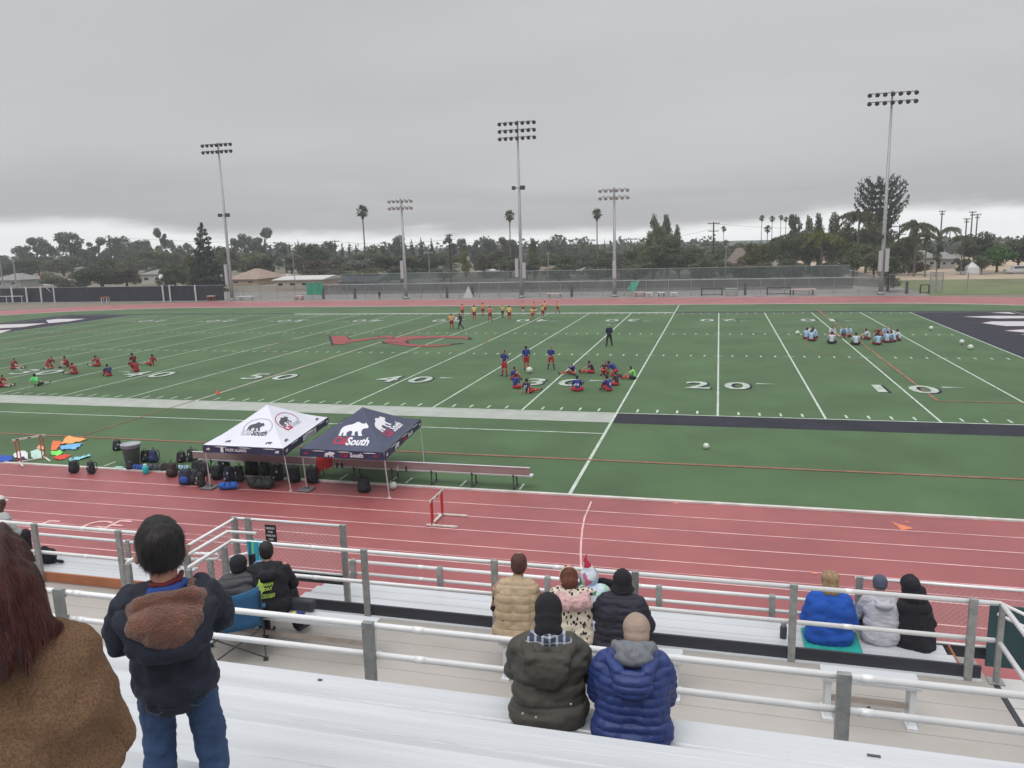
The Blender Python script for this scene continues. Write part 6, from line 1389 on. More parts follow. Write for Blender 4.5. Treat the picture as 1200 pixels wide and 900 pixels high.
def bodyprims(j, tor=1.0, hs=1.0):
    up = (j['N']-j['P']).normalized(); H = j['H']
    b = [('C', j['P'], j['C'], .12*tor, .125*tor, ((0, 1, .1), .78)), ('C', j['C'], j['N']-up*.07, .13*tor, .085, ((0, 1, .1), .8)), ('C', j['sL'], j['sR'], .05, .05), ('C', j['N']-up*.04, H-up*.02, .054, .054),
         ('E', H+V3(0, 0, .02), (.077*hs, .097*hs, .118*hs)), ('E', H+V3(0, .055, -.065), (.046, .045, .040)), ('C', H+V3(0, .092, .02), H+V3(0, .112, -.018), .010, .015), ('E', H+V3(-.028, .088, .03), (.016, .010, .008)), ('E', H+V3(.028, .088, .03), (.016, .010, .008)),
         ('E', H+V3(0, .094, -.048), (.026, .010, .009)), ('E', H+V3(-.079*hs, -.005, -.002), (.010, .021, .032)), ('E', H+V3(.079*hs, -.005, -.002), (.010, .021, .032)), ('C', H+V3(-.04, .07, -.005), H+V3(-.05, .05, -.04), .025, .02), ('C', H+V3(.04, .07, -.005), H+V3(.05, .05, -.04), .025, .02)]
    for s in 'LR':
        b += [('C', j['s'+s], j['e'+s], .048, .040), ('C', j['e'+s], j['h'+s], .038, .026)]; sg = 1 if s == 'L' else -1
        b += hand(j['h'+s], (j['h'+s]-j['e'+s]).normalized()*.6+V3(0, .5, -.25), (sg, .2, .3))
        b += [('C', j['p'+s], j['k'+s], .085, .056), ('C', j['k'+s], j['a'+s], .055, .038), ('C', j['a'+s], j['t'+s], .038, .032)]
    return b
def eyes(o, j):
    for s in (-1, 1):
        g = MB(); c = j['H']+V3(s*.028, .092, .018); g.ell(c, (.0115, .008, .007), 10, 8); e_ = g.build('eye', cm(.6, .58, .55, .3), parent=o, smooth=True)
        g = MB(); g.ell(c+V3(0, .0065, 0), (.005, .003, .005), 8, 6); g.build('iris', cm(.03, .02, .015, .2), parent=e_, smooth=True)
def coatprims(j, w=1.0, th=.02, low=None, arms=True):
    """a coat as stacked wide rounds (hips, waist, chest, shoulders) with sleeves, so that it hangs like cloth"""
    P_, C_, N_ = j['P'], j['C'], j['N']; c = []
    for t, hw, r, y_ in ((-.04, .115, .150, -.01), (.30, .098, .140, -.01), (.62, .108, .138, -.005), (.88, .125, .125, 0.0)):
        q = P_+(C_-P_)*(t/.62) if t < .62 else C_+(N_-C_)*((t-.62)/.52)
        q = q+V3(0, y_, 0); hw = hw*w; r = r+th*.75
        c.append(('C', q-V3(hw, 0, 0), q+V3(hw, 0, 0), r, r, ((0, 1, .1), .86)))
    q0 = P_+V3(0, -.01, 0); q1 = C_+V3(0, 0, .03)
    for s_ in (-1, 1): c.append(('C', q0+V3(s_*.09*w, 0, 0), q1+V3(s_*.09*w, 0, 0), .135+th, .130+th, ((0, 1, .1), .88)))
    c += [('C', j['sL']+V3(.02, 0, -.02), j['sR']+V3(-.02, 0, -.02), .066+th, .066+th), ('C', N_-V3(0, 0, .06), N_-V3(0, 0, .01), .085+th*.5, .070+th*.5)]
    if arms:
        for s in 'LR': c += [('C', j['s'+s]+V3(0, 0, -.02), j['e'+s], .064+th, .058+th), ('C', j['e'+s], j['e'+s]+(j['h'+s]-j['e'+s])*.9, .056+th, .040+th*.6)]
    if low: c += [('E', low[0], low[1])]
    return c
def legprims(j, th=0.02, hemf=.95):
    c = [('C', j['P']+V3(0, .05, -.01), j['P']+V3(0, .05, .03), .105+th, .105+th)]
    for s in 'LR': c += [('C', j['p'+s], j['k'+s], .098+th, .070+th), ('C', j['k'+s], j['k'+s]+(j['a'+s]-j['k'+s])*hemf, .068+th, .052+th)]
    return c
def shoeprims(j, side='LR'):
    c = []
    for s in side: c += [('C', j['a'+s]+V3(0, -.03, -.03), j['t'+s], .042, .040, ((0, 0, 1), .8)), ('C', j['a'+s], j['a'+s]+V3(0, 0, .03), .048, .048)]
    return c
def spectator(label, u, D, z, j, skin, coat, trousers, shoes, rz=0, sc_=1.0, vox=.010, coatkw=None, coatpost=None, coatnoise=None, hs=1.0, cname='coat', x=None):
    px = B(u, 800, D).x if x is None else x
    o = inst('person', soft(bodyprims(j, hs=hs), .0075, 3), cm(*skin, .55), None, (px, CY+D, z)); o.rotation_euler[2] = radians(rz); o.scale = (sc_,)*3
    tag(o, label, 'person')
    inst(cname, soft(coatprims(j, **(coatkw or {})), vox, 6, coatpost, coatnoise or [(.016, 6, (1, 1, 1.6)), (.007, 16, (1, 1, 2))]), coat, o)
    inst('trousers', soft(legprims(j), .012, 4, None, [(.012, 9, (1, 1, 1))]), trousers, o); [inst('shoe', soft(shoeprims(j, q), .010, 3), shoes, o) for q in 'LR']
    eyes(o, j); return o
M_denim = mat('blue_denim', (.030, .055, .13), .8, var=.25, vscale=6, bump=.25, bscale=300); M_blk = mat('black_cloth', (.012, .012, .018), .85, var=.2, vscale=6, bump=.2, bscale=200, sheen=.0)
M_shoe = mat('dark_shoe', (.025, .025, .03), .6); M_knitblk = mat('black_knit', (.012, .012, .018), .9, bump=.6, bscale=140); M_hairb = mat('brown_hair', (.075, .028, .018), .55, var=.4, vscale=30, stretch=(4, 4, .6), bump=.5, bscale=60)
# --- olive coat, black beanie, plaid scarf
M_olive = mat('olive_grey_coat', (.060, .055, .045), .72, var=.15, vscale=7, bump=.2, bscale=90)
M_olived = mat('olive_grey_hood', (.052, .047, .038), .72, var=.15, vscale=7, bump=.2, bscale=90)
j = seatfig(H=(-.0, .21, .655), N=(0, .14, .54), C=(0, .06, .36), sL=(-.205, .10, .47), sR=(.205, .10, .47), eL=(-.235, .20, .24), eR=(.235, .20, .24))
z0 = 5.145
o = spectator('person in an olive hooded coat, black beanie and plaid scarf, on the nearest seat', 643, 4.22, z0, j, SK3, M_olive, M_blk, M_shoe, rz=10, sc_=.91, coatkw=dict(w=.94, th=.026, low=((0, .0, .07), (.25, .20, .125))), coatnoise=[(.022, 5, (1, 1, 2.2)), (.010, 13, (1, 1, 2))], coatpost=lambda co, no: co-no*(.012*np.exp(-((co[:, 2]-.30)/.012)**2))[:, None]-no*(.010*np.exp(-((co[:, 2]-.17)/.010)**2))[:, None])
inst('hood', soft([('E', (0, -.115, .43), (.150, .060, .110), Matrix.Rotation(radians(-14), 3, 'X')), ('E', (0, -.125, .37), (.10, .05, .07)), ('C', (-.15, .03, .515), (-.10, -.08, .48), .045, .05), ('C', (.15, .03, .515), (.10, -.08, .48), .045, .05), ('C', (-.12, -.10, .50), (.12, -.10, .50), .042, .042)], .009, 5, None, [(.012, 10, (1, 1, 1)), (.006, 28, (1, 1, 1))]), M_olived, o)
M_plaid = bpy.data.materials.new('plaid_scarf'); M_plaid.use_nodes = True
t_ = M_plaid.node_tree; bs = t_.nodes['Principled BSDF']; bs.inputs['Roughness'].default_value = .9
tc_ = t_.nodes.new('ShaderNodeTexCoord'); sp_ = t_.nodes.new('ShaderNodeSeparateXYZ'); t_.links.new(tc_.outputs['Object'], sp_.inputs[0])
def stripes(ax, f, thr): 
    return mth(t_, 'GREATER_THAN', mth(t_, 'SINE', mth(t_, 'MULTIPLY', sp_.outputs[ax], f)), thr)
sm = mth(t_, 'ADD', stripes(0, 130, .55), stripes(2, 150, .55)); sm = mth(t_, 'MULTIPLY', sm, .5)
mxp = t_.nodes.new('ShaderNodeMix'); mxp.data_type = 'RGBA'; mxp.inputs[6].default_value = (.035, .05, .09, 1); mxp.inputs[7].default_value = (.55, .58, .62, 1); t_.links.new(sm, mxp.inputs[0]); t_.links.new(mxp.outputs[2], bs.inputs['Base Color'])
inst('scarf', soft([('C', (-.10, .10, .555), (0, .04, .57), .045, .05), ('C', (0, .04, .57), (.10, .10, .555), .05, .045), ('C', (-.10, .10, .555), (0, .2, .54), .045, .04), ('C', (.10, .10, .555), (0, .2, .54), .045, .04), ('C', (-.12, .05, .535), (.12, .05, .535), .045, .045)], .009, 4, None, [(.010, 14, (1, 1, 3))]), M_plaid, o)
inst('beanie', soft([('E', (0, .20, .71), (.098, .115, .112)), ('C', (0, .11, .63), (0, .14, .66), .082, .092), ('E', (0, .15, .65), (.096, .102, .09)), ('C', (-.03, .09, .60), (.03, .09, .60), .066, .066)], .008, 5, None, [(.006, 14, (1, 1, 1))]), M_knitblk, o)
g = MB()
for (x_, z_) in ((-.16, .20), (-.075, .175), (.15, .245)): g.ell((x_, -.245 if x_ < 0 else -.20, z_), (.008, .006, .008), 8, 6)
ob = g.build('snap_buttons', cm(.6, .6, .55, .3, metal=.8), parent=o, smooth=True)
# --- blue puffer coat, grey hood, tan head
M_bpuf = mat('royal_blue_quilted_nylon', (.015, .034, .15), .52, var=.12, vscale=6, bump=.15, bscale=60)
j2 = seatfig(H=(.03, .23, .62), N=(.01, .15, .535), C=(0, .06, .36), sL=(-.18, .09, .48), sR=(.18, .09, .48), eL=(-.215, .18, .22), eR=(.215, .18, .22))
def baffles(co, no):
    f = np.abs(np.sin(co[:, 2]*pi/.052+.6+.25*np.sin(co[:, 0]*9)))**.5
    return co+no*((f-.72)*.013)[:, None]
o = spectator('person in a royal blue puffer coat with grey hood and tan cap, nearest seat', 741, 4.12, z0, j2, SK1, M_bpuf, M_denim, M_shoe, rz=7, sc_=.92, hs=.90, coatkw=dict(w=.86, th=.022, low=((0, .0, .07), (.235, .19, .13))), coatpost=baffles, coatnoise=[(.010, 6, (1, 1, 1)), (.007, 26, (1, 1, .5))], vox=.0085)
inst('hood', soft([('E', (0, -.105, .455), (.130, .055, .088), Matrix.Rotation(radians(-16), 3, 'X')), ('C', (-.13, .03, .54), (-.09, -.06, .51), .04, .045), ('C', (.13, .03, .54), (.09, -.06, .51), .04, .045)], .008, 4, lambda co, no: co+no*((np.abs(np.sin(co[:, 2]*pi/.052))**.5-.7)*.016)[:, None], [(.006, 14, (1, 1, 1))]), M_bpuf, o)
inst('grey_hood', soft([('C', (-.10, .13, .575), (-.02, .03, .590), .045, .055), ('C', (.12, .13, .575), (.04, .03, .590), .045, .055), ('E', (.01, .02, .565), (.125, .065, .06)), ('C', (-.07, .06, .61), (.10, .06, .61), .045, .045), ('C', (-.09, .14, .57), (.02, .22, .55), .04, .04), ('C', (.12, .14, .57), (.03, .22, .55), .04, .04)], .008, 5, None, [(.010, 16, (1, 1, 2))]), mat('grey_sweatshirt', (.16, .17, .19), .9, var=.15, vscale=20, bump=.3, bscale=150), o)
inst('cap', soft([('E', (.03, .225, .665), (.090, .110, .094)), ('E', (.03, .18, .63), (.085, .085, .07))], .007, 4, None, [(.003, 20, (1, 1, 1))]), mat('tan_cap_cloth', (.34, .25, .20), .85, var=.1, vscale=10, bump=.3, bscale=120), o)
g = MB(); H_ = j2['H']; g.tube([H_+V3(.083, -.02, .02), H_+V3(.085, .06, .022), H_+V3(.06, .105, .02)], .0025, 6); g.tube([H_+V3(-.083, -.02, .02), H_+V3(-.085, .06, .022), H_+V3(-.06, .105, .02)], .0025, 6)
for s in (-1, 1): g.tube([H_+V3(s*.03+.022*cos(a), .112, .018+.016*sin(a)) for a in np.linspace(0, 2*pi, 14)], .002, 5)
g.build('glasses', cm(.08, .03, .02, .3), parent=o)
# --- beige puffer vest man on the walkway bench
ZB = ZF+.43
M_vest = mat('beige_quilted_vest', (.42, .315, .205), .6, var=.10, vscale=8, bump=.15, bscale=70)
jv = seatfig(H=(.02, .17, .735), N=(.01, .11, .60), C=(0, .04, .40), sL=(-.19, .05, .53), sR=(.18, .08, .53), eL=(-.24, .12, .27), eR=(.25, .22, .28))
def grid(co, no):
    f = np.abs(np.sin(co[:, 2]*pi/.085+.4))**.4*np.abs(np.sin(co[:, 0]*pi/.095+.8))**.35
    return co+no*((f-.75)*.016)[:, None]
o = spectator('man in a beige quilted vest with cropped reddish brown hair, behind the front rail', 607, 7.10, ZB, jv, SK2, M_blk, M_blk, cm(.12, .04, .035), rz=6, coatkw=dict(w=.86, th=-.014), cname='shirt')
vest = coatprims(jv, w=.86, th=.010, low=((0, -.01, .06), (.215, .165, .12)), arms=False)
inst('vest', soft(vest, .009, 5, grid, [(.008, 8, (1, 1, 1))]), M_vest, o)
inst('hair', soft([('E', (.02, .155, .775), (.086, .098, .095)), ('E', (.02, .13, .735), (.083, .075, .085))], .009, 3), mat('reddish_brown_crop', (.085, .035, .028), .85, var=.3, vscale=40, bump=.4, bscale=200), o)
# --- leopard coat with pink fur hood
M_leop = bpy.data.materials.new('leopard_fleece'); M_leop.use_nodes = True; t_ = M_leop.node_tree; bs = t_.nodes['Principled BSDF']; bs.inputs['Roughness'].default_value = .95
tc_ = t_.nodes.new('ShaderNodeTexCoord'); mp_ = t_.nodes.new('ShaderNodeMapping'); mp_.inputs['Scale'].default_value = (1.35, 1.2, .75); t_.links.new(tc_.outputs['Object'], mp_.inputs[0])
nz_ = nd(t_, 'ShaderNodeTexNoise', ins={'Scale': 9.0}); t_.links.new(mp_.outputs[0], nz_.inputs['Vector']); mx_ = t_.nodes.new('ShaderNodeMix'); mx_.data_type = 'RGBA'; mx_.inputs[0].default_value = .06; t_.links.new(mp_.outputs[0], mx_.inputs[6]); t_.links.new(nz_.outputs[1], mx_.inputs[7])
vo = nd(t_, 'ShaderNodeTexVoronoi', ins={'Scale': 24.0}); t_.links.new(mx_.outputs[2], vo.inputs['Vector'])
r_ = nd(t_, 'ShaderNodeValToRGB'); cr_ = r_.color_ramp; cr_.interpolation = 'CONSTANT'; cr_.elements[0].position = 0; cr_.elements[0].color = (.10, .07, .05, 1); cr_.elements[1].position = .14; cr_.elements[1].color = (.02, .016, .016, 1); e_ = cr_.elements.new(.40); e_.color = (.62, .55, .45, 1)
t_.links.new(vo.outputs['Distance'], r_.inputs[0]); t_.links.new(r_.outputs[0], bs.inputs['Base Color'])
jl = seatfig(H=(-.03, .18, .63), N=(0, .12, .53), C=(0, .05, .36), sL=(-.17, .08, .47), sR=(.17, .10, .47), eL=(-.23, .16, .22), eR=(.25, .26, .30), hR=(.16, .40, .42))
o = spectator('woman in a leopard print coat with a fluffy pink hood and auburn hair', 673, 7.12, ZB, jl, SK3, M_leop, M_denim, M_shoe, rz=14, coatkw=dict(w=.98, th=.022, low=((0, .0, .06), (.22, .17, .12))), coatnoise=[(.014, 8, (1, 1, 2)), (.004, 40, (1, 1, 1))], sc_=1.0)
inst('hood', soft([('E', (-.06, -.085, .475), (.105, .07, .075)), ('E', (.07, -.085, .475), (.105, .07, .075)), ('C', (-.13, .02, .52), (-.07, -.08, .49), .045, .06), ('C', (.13, .02, .52), (.07, -.08, .49), .045, .06)], .008, 3, None, [(.016, 22, (1, 1, 1)), (.008, 60, (1, 1, 1))]), mat('pink_fleece', (.62, .38, .38), .95, var=.15, vscale=30, bump=.8, bscale=90, sheen=.3), o)
inst('hair', soft([('E', (-.03, .165, .66), (.092, .105, .105)), ('C', (-.06, .10, .58), (-.05, .08, .62), .05, .07), ('C', (.0, .10, .58), (-.01, .08, .62), .05, .07), ('E', (-.03, .11, .60), (.085, .07, .08))], .008, 4, None, [(.010, 25, (1, 1, .4))]), mat('auburn_hair', (.11, .028, .014), .6, var=.35, vscale=30, stretch=(4, 4, .5), bump=.5, bscale=60), o)
g = MB(); g.tube([V3(-.03, .165, .66)+V3(.095*cos(a), -.02+.0*sin(a), .105*sin(a)) for a in np.linspace(radians(-35), radians(215), 16)], .007, 6)
g.ell((-.105, .06, .625), (.014, .014, .014), 8, 6); g.ell((.03, .05, .645), (.014, .014, .014), 8, 6); g.build('hair_band', cm(.6, .45, .35), parent=o, smooth=True)
# --- child with a pointed colourful hood next to her
M_multi = bpy.data.materials.new('patterned_pastel'); M_multi.use_nodes = True; t_ = M_multi.node_tree; bs = t_.nodes['Principled BSDF']; bs.inputs['Roughness'].default_value = .8
vo = nd(t_, 'ShaderNodeTexVoronoi', ins={'Scale': 17.0}); tc_ = t_.nodes.new('ShaderNodeTexCoord'); t_.links.new(tc_.outputs['Object'], vo.inputs['Vector']); sp2 = t_.nodes.new('ShaderNodeSeparateColor'); t_.links.new(vo.outputs['Color'], sp2.inputs[0])
r_ = nd(t_, 'ShaderNodeValToRGB'); cr_ = r_.color_ramp; cr_.interpolation = 'CONSTANT'; cr_.elements[0].color = (.45, .55, .75, 1); cr_.elements[1].position = .25; cr_.elements[1].color = (.62, .68, .70, 1)
for p_, c_ in ((.5, (.35, .62, .45)), (.65, (.50, .12, .22)), (.76, (.55, .60, .72)), (.9, (.08, .14, .13))): e_ = cr_.elements.new(p_); e_.color = (*c_, 1)
t_.links.new(sp2.outputs[0], r_.inputs[0]); t_.links.new(r_.outputs[0], bs.inputs['Base Color'])
jc = seatfig(P=(0, 0, .10), C=(-.01, .05, .28), N=(-.02, .08, .42), H=(-.03, .11, .53), sL=(-.13, .06, .38), sR=(.11, .06, .38), eL=(-.17, .12, .22), eR=(.16, .12, .20), hL=(-.06, .24, .18), hR=(.06, .24, .18), pL=(-.07, .02, .08), pR=(.07, .02, .08), kL=(-.09, .30, .09), kR=(.09, .30, .09), aL=(-.09, .31, -.20), aR=(.09, .31, -.20), tL=(-.1, .43, -.24), tR=(.1, .43, -.24))
o = spectator('small child in a pastel patterned coat with a pointed crimson-tipped hood', 693, 7.22, ZB+.12, jc, SK3, M_multi, M_denim, M_shoe, sc_=.98, coatkw=dict(w=.78, th=.015), coatnoise=[(.010, 10, (1, 1, 2))])
inst('hood', soft([('E', (-.03, .10, .53), (.100, .115, .12)), ('C', (-.03, .09, .60), (-.06, .07, .70), .07, .025), ('E', (-.02, .06, .43), (.10, .08, .06))], .009, 4), M_multi, o)
inst('hood_tip', soft([('C', (-.045, .08, .665), (-.06, .065, .75), .045, .014), ('C', (-.06, .065, .75), (-.045, .06, .80), .012, .005)], .006, 3), cm(.50, .02, .07), o)
# red folding chair with black pouch beside the child
c = B(715, 700, 7.35)
t = thing('folding_chair', 'red strap and black headrest of a folding seat between the child and the black beanie', 'chair', (c.x, CY+7.42, ZF)); 
inst('headrest', soft([('C', (-.09, 0, .98), (.09, 0, .95), .055, .055, ((0, 1, 0), .5)), ('C', (-.08, 0, .90), (.08, 0, .88), .05, .05, ((0, 1, 0), .5))], .01, 3), M_blk, t)
g = MB(); g.box((0, -.01, .62), (.075, .03, .52)); g.build('back_strap', cm(.42, .02, .05), parent=t); g = MB(); g.box((0, 0, .40), (.34, .30, .03)); g.build('seat', M_blk, parent=t)
for sx in (-.15, .15):
    g = MB(); g.tube([(sx, -.12, .0), (sx, .12, .4)], .012, 6); g.tube([(sx, .12, 0), (sx, -.1, .4), (sx*.55, 0, .95)], .012, 6); g.build('leg', M_lampd, parent=t)
# --- black hooded/beanie woman, broad
jb = seatfig(H=(.02, .14, .66), N=(.01, .09, .54), C=(0, .04, .36), sL=(-.19, .06, .47), sR=(.19, .06, .47), eL=(-.27, .12, .20), eR=(.27, .12, .20))
M_blknavy = mat('blue_black_jacket', (.014, .013, .026), .7, var=.2, vscale=7, bump=.15, bscale=80)
o = spectator('person in a black quilted jacket and a black brimmed knit hat, right of the child', 727, 7.10, ZB, jb, SK1, M_blknavy, M_blk, M_shoe, rz=6, coatkw=dict(w=1.0, th=.026, low=((0, .0, .06), (.25, .18, .12))), coatpost=lambda co, no: co+no*((np.abs(np.sin(co[:, 2]*pi/.07))**.6-.7)*.010)[:, None], sc_=.97)
inst('knit_hat', soft([('E', (.02, .15, .70), (.100, .112, .115)), ('E', (.02, .14, .60), (.125, .125, .04)), ('E', (.02, .13, .62), (.110, .105, .08))], .008, 4, None, [(.005, 16, (1, 1, 1))]), M_knitblk, o)
# --- man in black hoodie with lime print
jh = seatfig(H=(0, .17, .70), N=(0, .11, .57), C=(0, .04, .39), sL=(-.19, .06, .53), sR=(.19, .06, .53), eL=(-.25, .14, .27), eR=(.27, .16, .26), hR=(.16, .36, .16), kL=(-.16, .44, .10), kR=(.22, .44, .10), aL=(-.10, .24, -.35), aR=(.30, .26, -.35), tL=(-.02, .36, -.39), tR=(.42, .36, -.39))
o = spectator('man in a black hoodie with a lime green back print, on the left bench', 325, 7.10, ZB, jh, SK1, mat('black_hoodie_cloth', (.013, .013, .018), .9, var=.15, vscale=8, bump=.3, bscale=160), M_blk, cm(.03, .03, .035), rz=30, sc_=.94, coatkw=dict(w=.90, th=.010, low=((0, 0, .06), (.205, .155, .11))), cname='hoodie')
inst('hair', soft([('E', (0, .15, .745), (.086, .10, .095)), ('E', (0, .125, .705), (.082, .072, .085))], .009, 3), cm(.012, .010, .010, .7), o)
inst('hood', soft([('E', (0, -.085, .505), (.115, .05, .065)), ('C', (-.11, .05, .56), (-.06, -.03, .53), .035, .04), ('C', (.11, .05, .56), (.06, -.03, .53), .035, .04)], .009, 4, None, [(.01, 14, (1, 1, 1))]), M_blk, o)
M_lime = mat('lime_print', (.42, .60, .10), .7, var=.1, vscale=40)
def on_back(x, z):   # places the print on the curved back
    zz_ = np.clip((z-.1)/.3, 0, 1); return (x, -.182+.045*zz_-.03*(1-(x/.2)**2)+.4*max(0, z-.44), z)
g = MB()
DOG = [(-.13, .36), (-.12, .42), (-.10, .455), (-.085, .50), (-.075, .455), (-.04, .44), (-.045, .40), (-.03, .375), (-.045, .35), (-.06, .345), (-.07, .315), (-.10, .30), (-.115, .33)]
g.add([on_back(*p) for p in DOG], tess(DOG))
for s_, x_, z_, wd, hh in (('ANY', .015, .405, .12, .038), ('DAY', .005, .355, .10, .036), ('NORTHERN CHAPTER', -.02, .300, .20, .014), ('POLICE DEPT', -.015, .268, .18, .026)):
    add_text(g, s_, lambda x, y, x_=x_, z_=z_: on_back(x_+x, z_+y), width=wd, height=hh, bold=.05)
g.build('back_print', M_lime, parent=o)
# things lying on his bench
p = B(344, 715, 7.02); t = thing('snack_bag', 'yellow and navy snack bag on the bench right of the man in the black hoodie', 'bag', (p.x, CY+7.02, ZF+.43))
inst('bag_body', soft([('E', (0, 0, .035), (.045, .03, .04)), ('C', (-.02, 0, .05), (.01, 0, .07), .02, .015)], .007, 3), cm(.55, .50, .10), t); inst('bag_wrapper', soft([('E', (.06, .02, .045), (.05, .03, .04)), ('C', (.07, .02, .06), (.11, .02, .065), .02, .02)], .007, 3), cm(.02, .03, .14), t)
p = B(358, 705, 7.2); g = MB(); g.box((0, 0, .07), (.30, .10, .13)); o2 = g.build('black_pouch', M_dark, bevel=.03); o2.location = (p.x-.05, CY+7.22, ZF+.43); tag(o2, 'black pouch on the bench, right of the man in the black hoodie', 'pouch')
# --- person in the blue camp chair with a phone
tb = B(262, 700, 6.75); tbx = tb.x
t = thing('camp_chair', 'blue folding camp chair at the left of the walkway, under a person with a phone', 'camp chair', (tbx, CY+6.9, ZF)); t.rotation_euler[2] = radians(32)
M_bchair = mat('blue_chair_fabric', (.025, .12, .26), .8, var=.12, vscale=8, bump=.2, bscale=80)
g = MB(); V = []
for i in range(9):
    for k_ in range(7):
        x_ = -.30+.60*i/8; V.append((x_, -.24-.10*k_/6+.05*(1-(x_/.3)**2)*-1, .40+.45*k_/6+(.05*(x_/.3)**2 if k_ == 6 else 0)))
g.add(V, [(7*i+k_, 7*i+7+k_, 7*i+8+k_, 7*i+1+k_) for i in range(8) for k_ in range(6)]); b_ = g.build('back_rest', M_bchair, parent=t, smooth=True); b_.modifiers.new('s', 'SOLIDIFY').thickness = .012
g = MB(); g.box((0, .02, .40), (.58, .48, .02)); g.build('seat', mat('grey_chair_fabric', (.13, .135, .15), .85), parent=t, bevel=.008)
for s in (-1, 1):
    g = MB(); g.tube([(s*.30, -.26, .02), (s*.30, .24, .42)], .010, 6); g.tube([(s*.30, .26, .02), (s*.30, -.24, .42), (s*.31, -.36, .86)], .010, 6); g.box((s*.30, -.26, .012), (.05, .05, .024)); g.box((s*.30, .26, .012), (.05, .05, .024)); g.build('leg', M_lampd, parent=t)
    g = MB(); g.box((s*.31, 0, .60), (.07, .44, .015)); g.build('armrest', M_bchair, parent=t)
g = MB(); g.tube([(-.30, -.26, .03), (.30, -.24, .38)], .009, 6); g.tube([(.30, -.26, .03), (-.30, -.24, .38)], .009, 6); g.tube([(-.30, .26, .03), (.30, .24, .38)], .009, 6); g.tube([(.30, .26, .03), (-.30, .24, .38)], .009, 6); g.build('cross_brace', M_lampd, parent=t)
jp = seatfig(P=(0, 0, .07), C=(.02, -.08, .30), N=(.03, -.05, .45), H=(.04, .02, .55), sL=(-.15, -.06, .39), sR=(.20, -.04, .39), eL=(-.22, .10, .26), eR=(.28, .14, .26), hL=(.06, .34, .34), hR=(.16, .34, .36), kL=(-.05, .46, .22), kR=(.22, .44, .34), aL=(-.02, .62, -.2), aR=(.30, .52, -.28))
o = spectator('person in a dark grey coat and black cap slumped in the blue camp chair', 266, 7.02, ZF+.41, jp, SK3, mat('dark_grey_down', (.05, .05, .058), .7, var=.2, vscale=7, bump=.2, bscale=60), mat('light_blue_denim', (.14, .24, .42), .8, var=.25, vscale=6), cm(.2, .3, .4), rz=30, coatkw=dict(w=.88, th=.02), coatpost=lambda co, no: co+no*((np.abs(np.sin(co[:, 2]*pi/.08))**.6-.7)*.012)[:, None], x=tbx-.02)
inst('knit_cap', soft([('E', (.04, .005, .61), (.098, .11, .09)), ('E', (.04, -.02, .56), (.092, .09, .07))], .009, 3), M_knitblk, o)
g = MB(); g.box((0, 0, 0), (.078, .010, .155)); ph = g.build('phone', cm(.012, .012, .016, .2), bevel=.004)
pp = o.matrix_basis @ Vector((.15, .46, .43)); ph.location = pp; ph.rotation_euler = (radians(-20), 0, radians(30)); tag(ph, 'black phone held up by the person in the camp chair', 'phone')
# striped towel jacket over the rail
g = MB(); V = []; nx, nz = 16, 14
ax_, bx_ = B(292, 640, D1).x, B(312, 640, D1).x
for i in range(nx+1):
    for k_ in range(nz+1):
        s_ = k_/nz; x_ = ax_+(bx_-ax_)*i/nx; dn = .36+.10*sin(i*.9); V.append((x_+.03*s_*sin(i*.8), y1-.035-.03*abs(sin(i*1.15))*s_-.01, zt+.03-dn*s_))
g.add(V, [((nz+1)*i+k_, (nz+1)*(i+1)+k_, (nz+1)*(i+1)+k_+1, (nz+1)*i+k_+1) for i in range(nx) for k_ in range(nz)])
V = [(ax_+(bx_-ax_)*i/nx, y1+.03, zt+.03-.3*k_/3) for i in range(nx+1) for k_ in range(4)]; g.add(V, [(4*i+k_, 4*i+4+k_, 4*i+5+k_, 4*i+1+k_) for i in range(nx) for k_ in range(3)])
M_tow = bpy.data.materials.new('teal_striped_cloth'); M_tow.use_nodes = True; t_ = M_tow.node_tree; bs = t_.nodes['Principled BSDF']; bs.inputs['Roughness'].default_value = .85
tc_ = t_.nodes.new('ShaderNodeTexCoord'); sp_ = t_.nodes.new('ShaderNodeSeparateXYZ'); t_.links.new(tc_.outputs['Object'], sp_.inputs[0]); mr_ = nd(t_, 'ShaderNodeMapRange', ins={1: ax_, 2: bx_}); t_.links.new(sp_.outputs[0], mr_.inputs[0])
r_ = nd(t_, 'ShaderNodeValToRGB'); cr_ = r_.color_ramp; cr_.interpolation = 'CONSTANT'; cr_.elements[0].color = (.03, .30, .42, 1); cr_.elements[1].position = .12; cr_.elements[1].color = (.02, .10, .14, 1)
for p_, c_ in ((.22, (.03, .36, .46)), (.30, (.22, .60, .12)), (.38, (.03, .34, .45)), (.62, (.02, .20, .36)), (.68, (.45, .62, .68)), (.72, (.03, .40, .52)), (.9, (.02, .28, .42))): e_ = cr_.elements.new(p_); e_.color = (*c_, 1)
t_.links.new(mr_.outputs[0], r_.inputs[0]); t_.links.new(r_.outputs[0], bs.inputs['Base Color'])
o = g.build('jacket', M_tow, smooth=True); tag(o, 'teal jacket with lime and white stripes hung over the rail, left of the hoodie man', 'jacket')
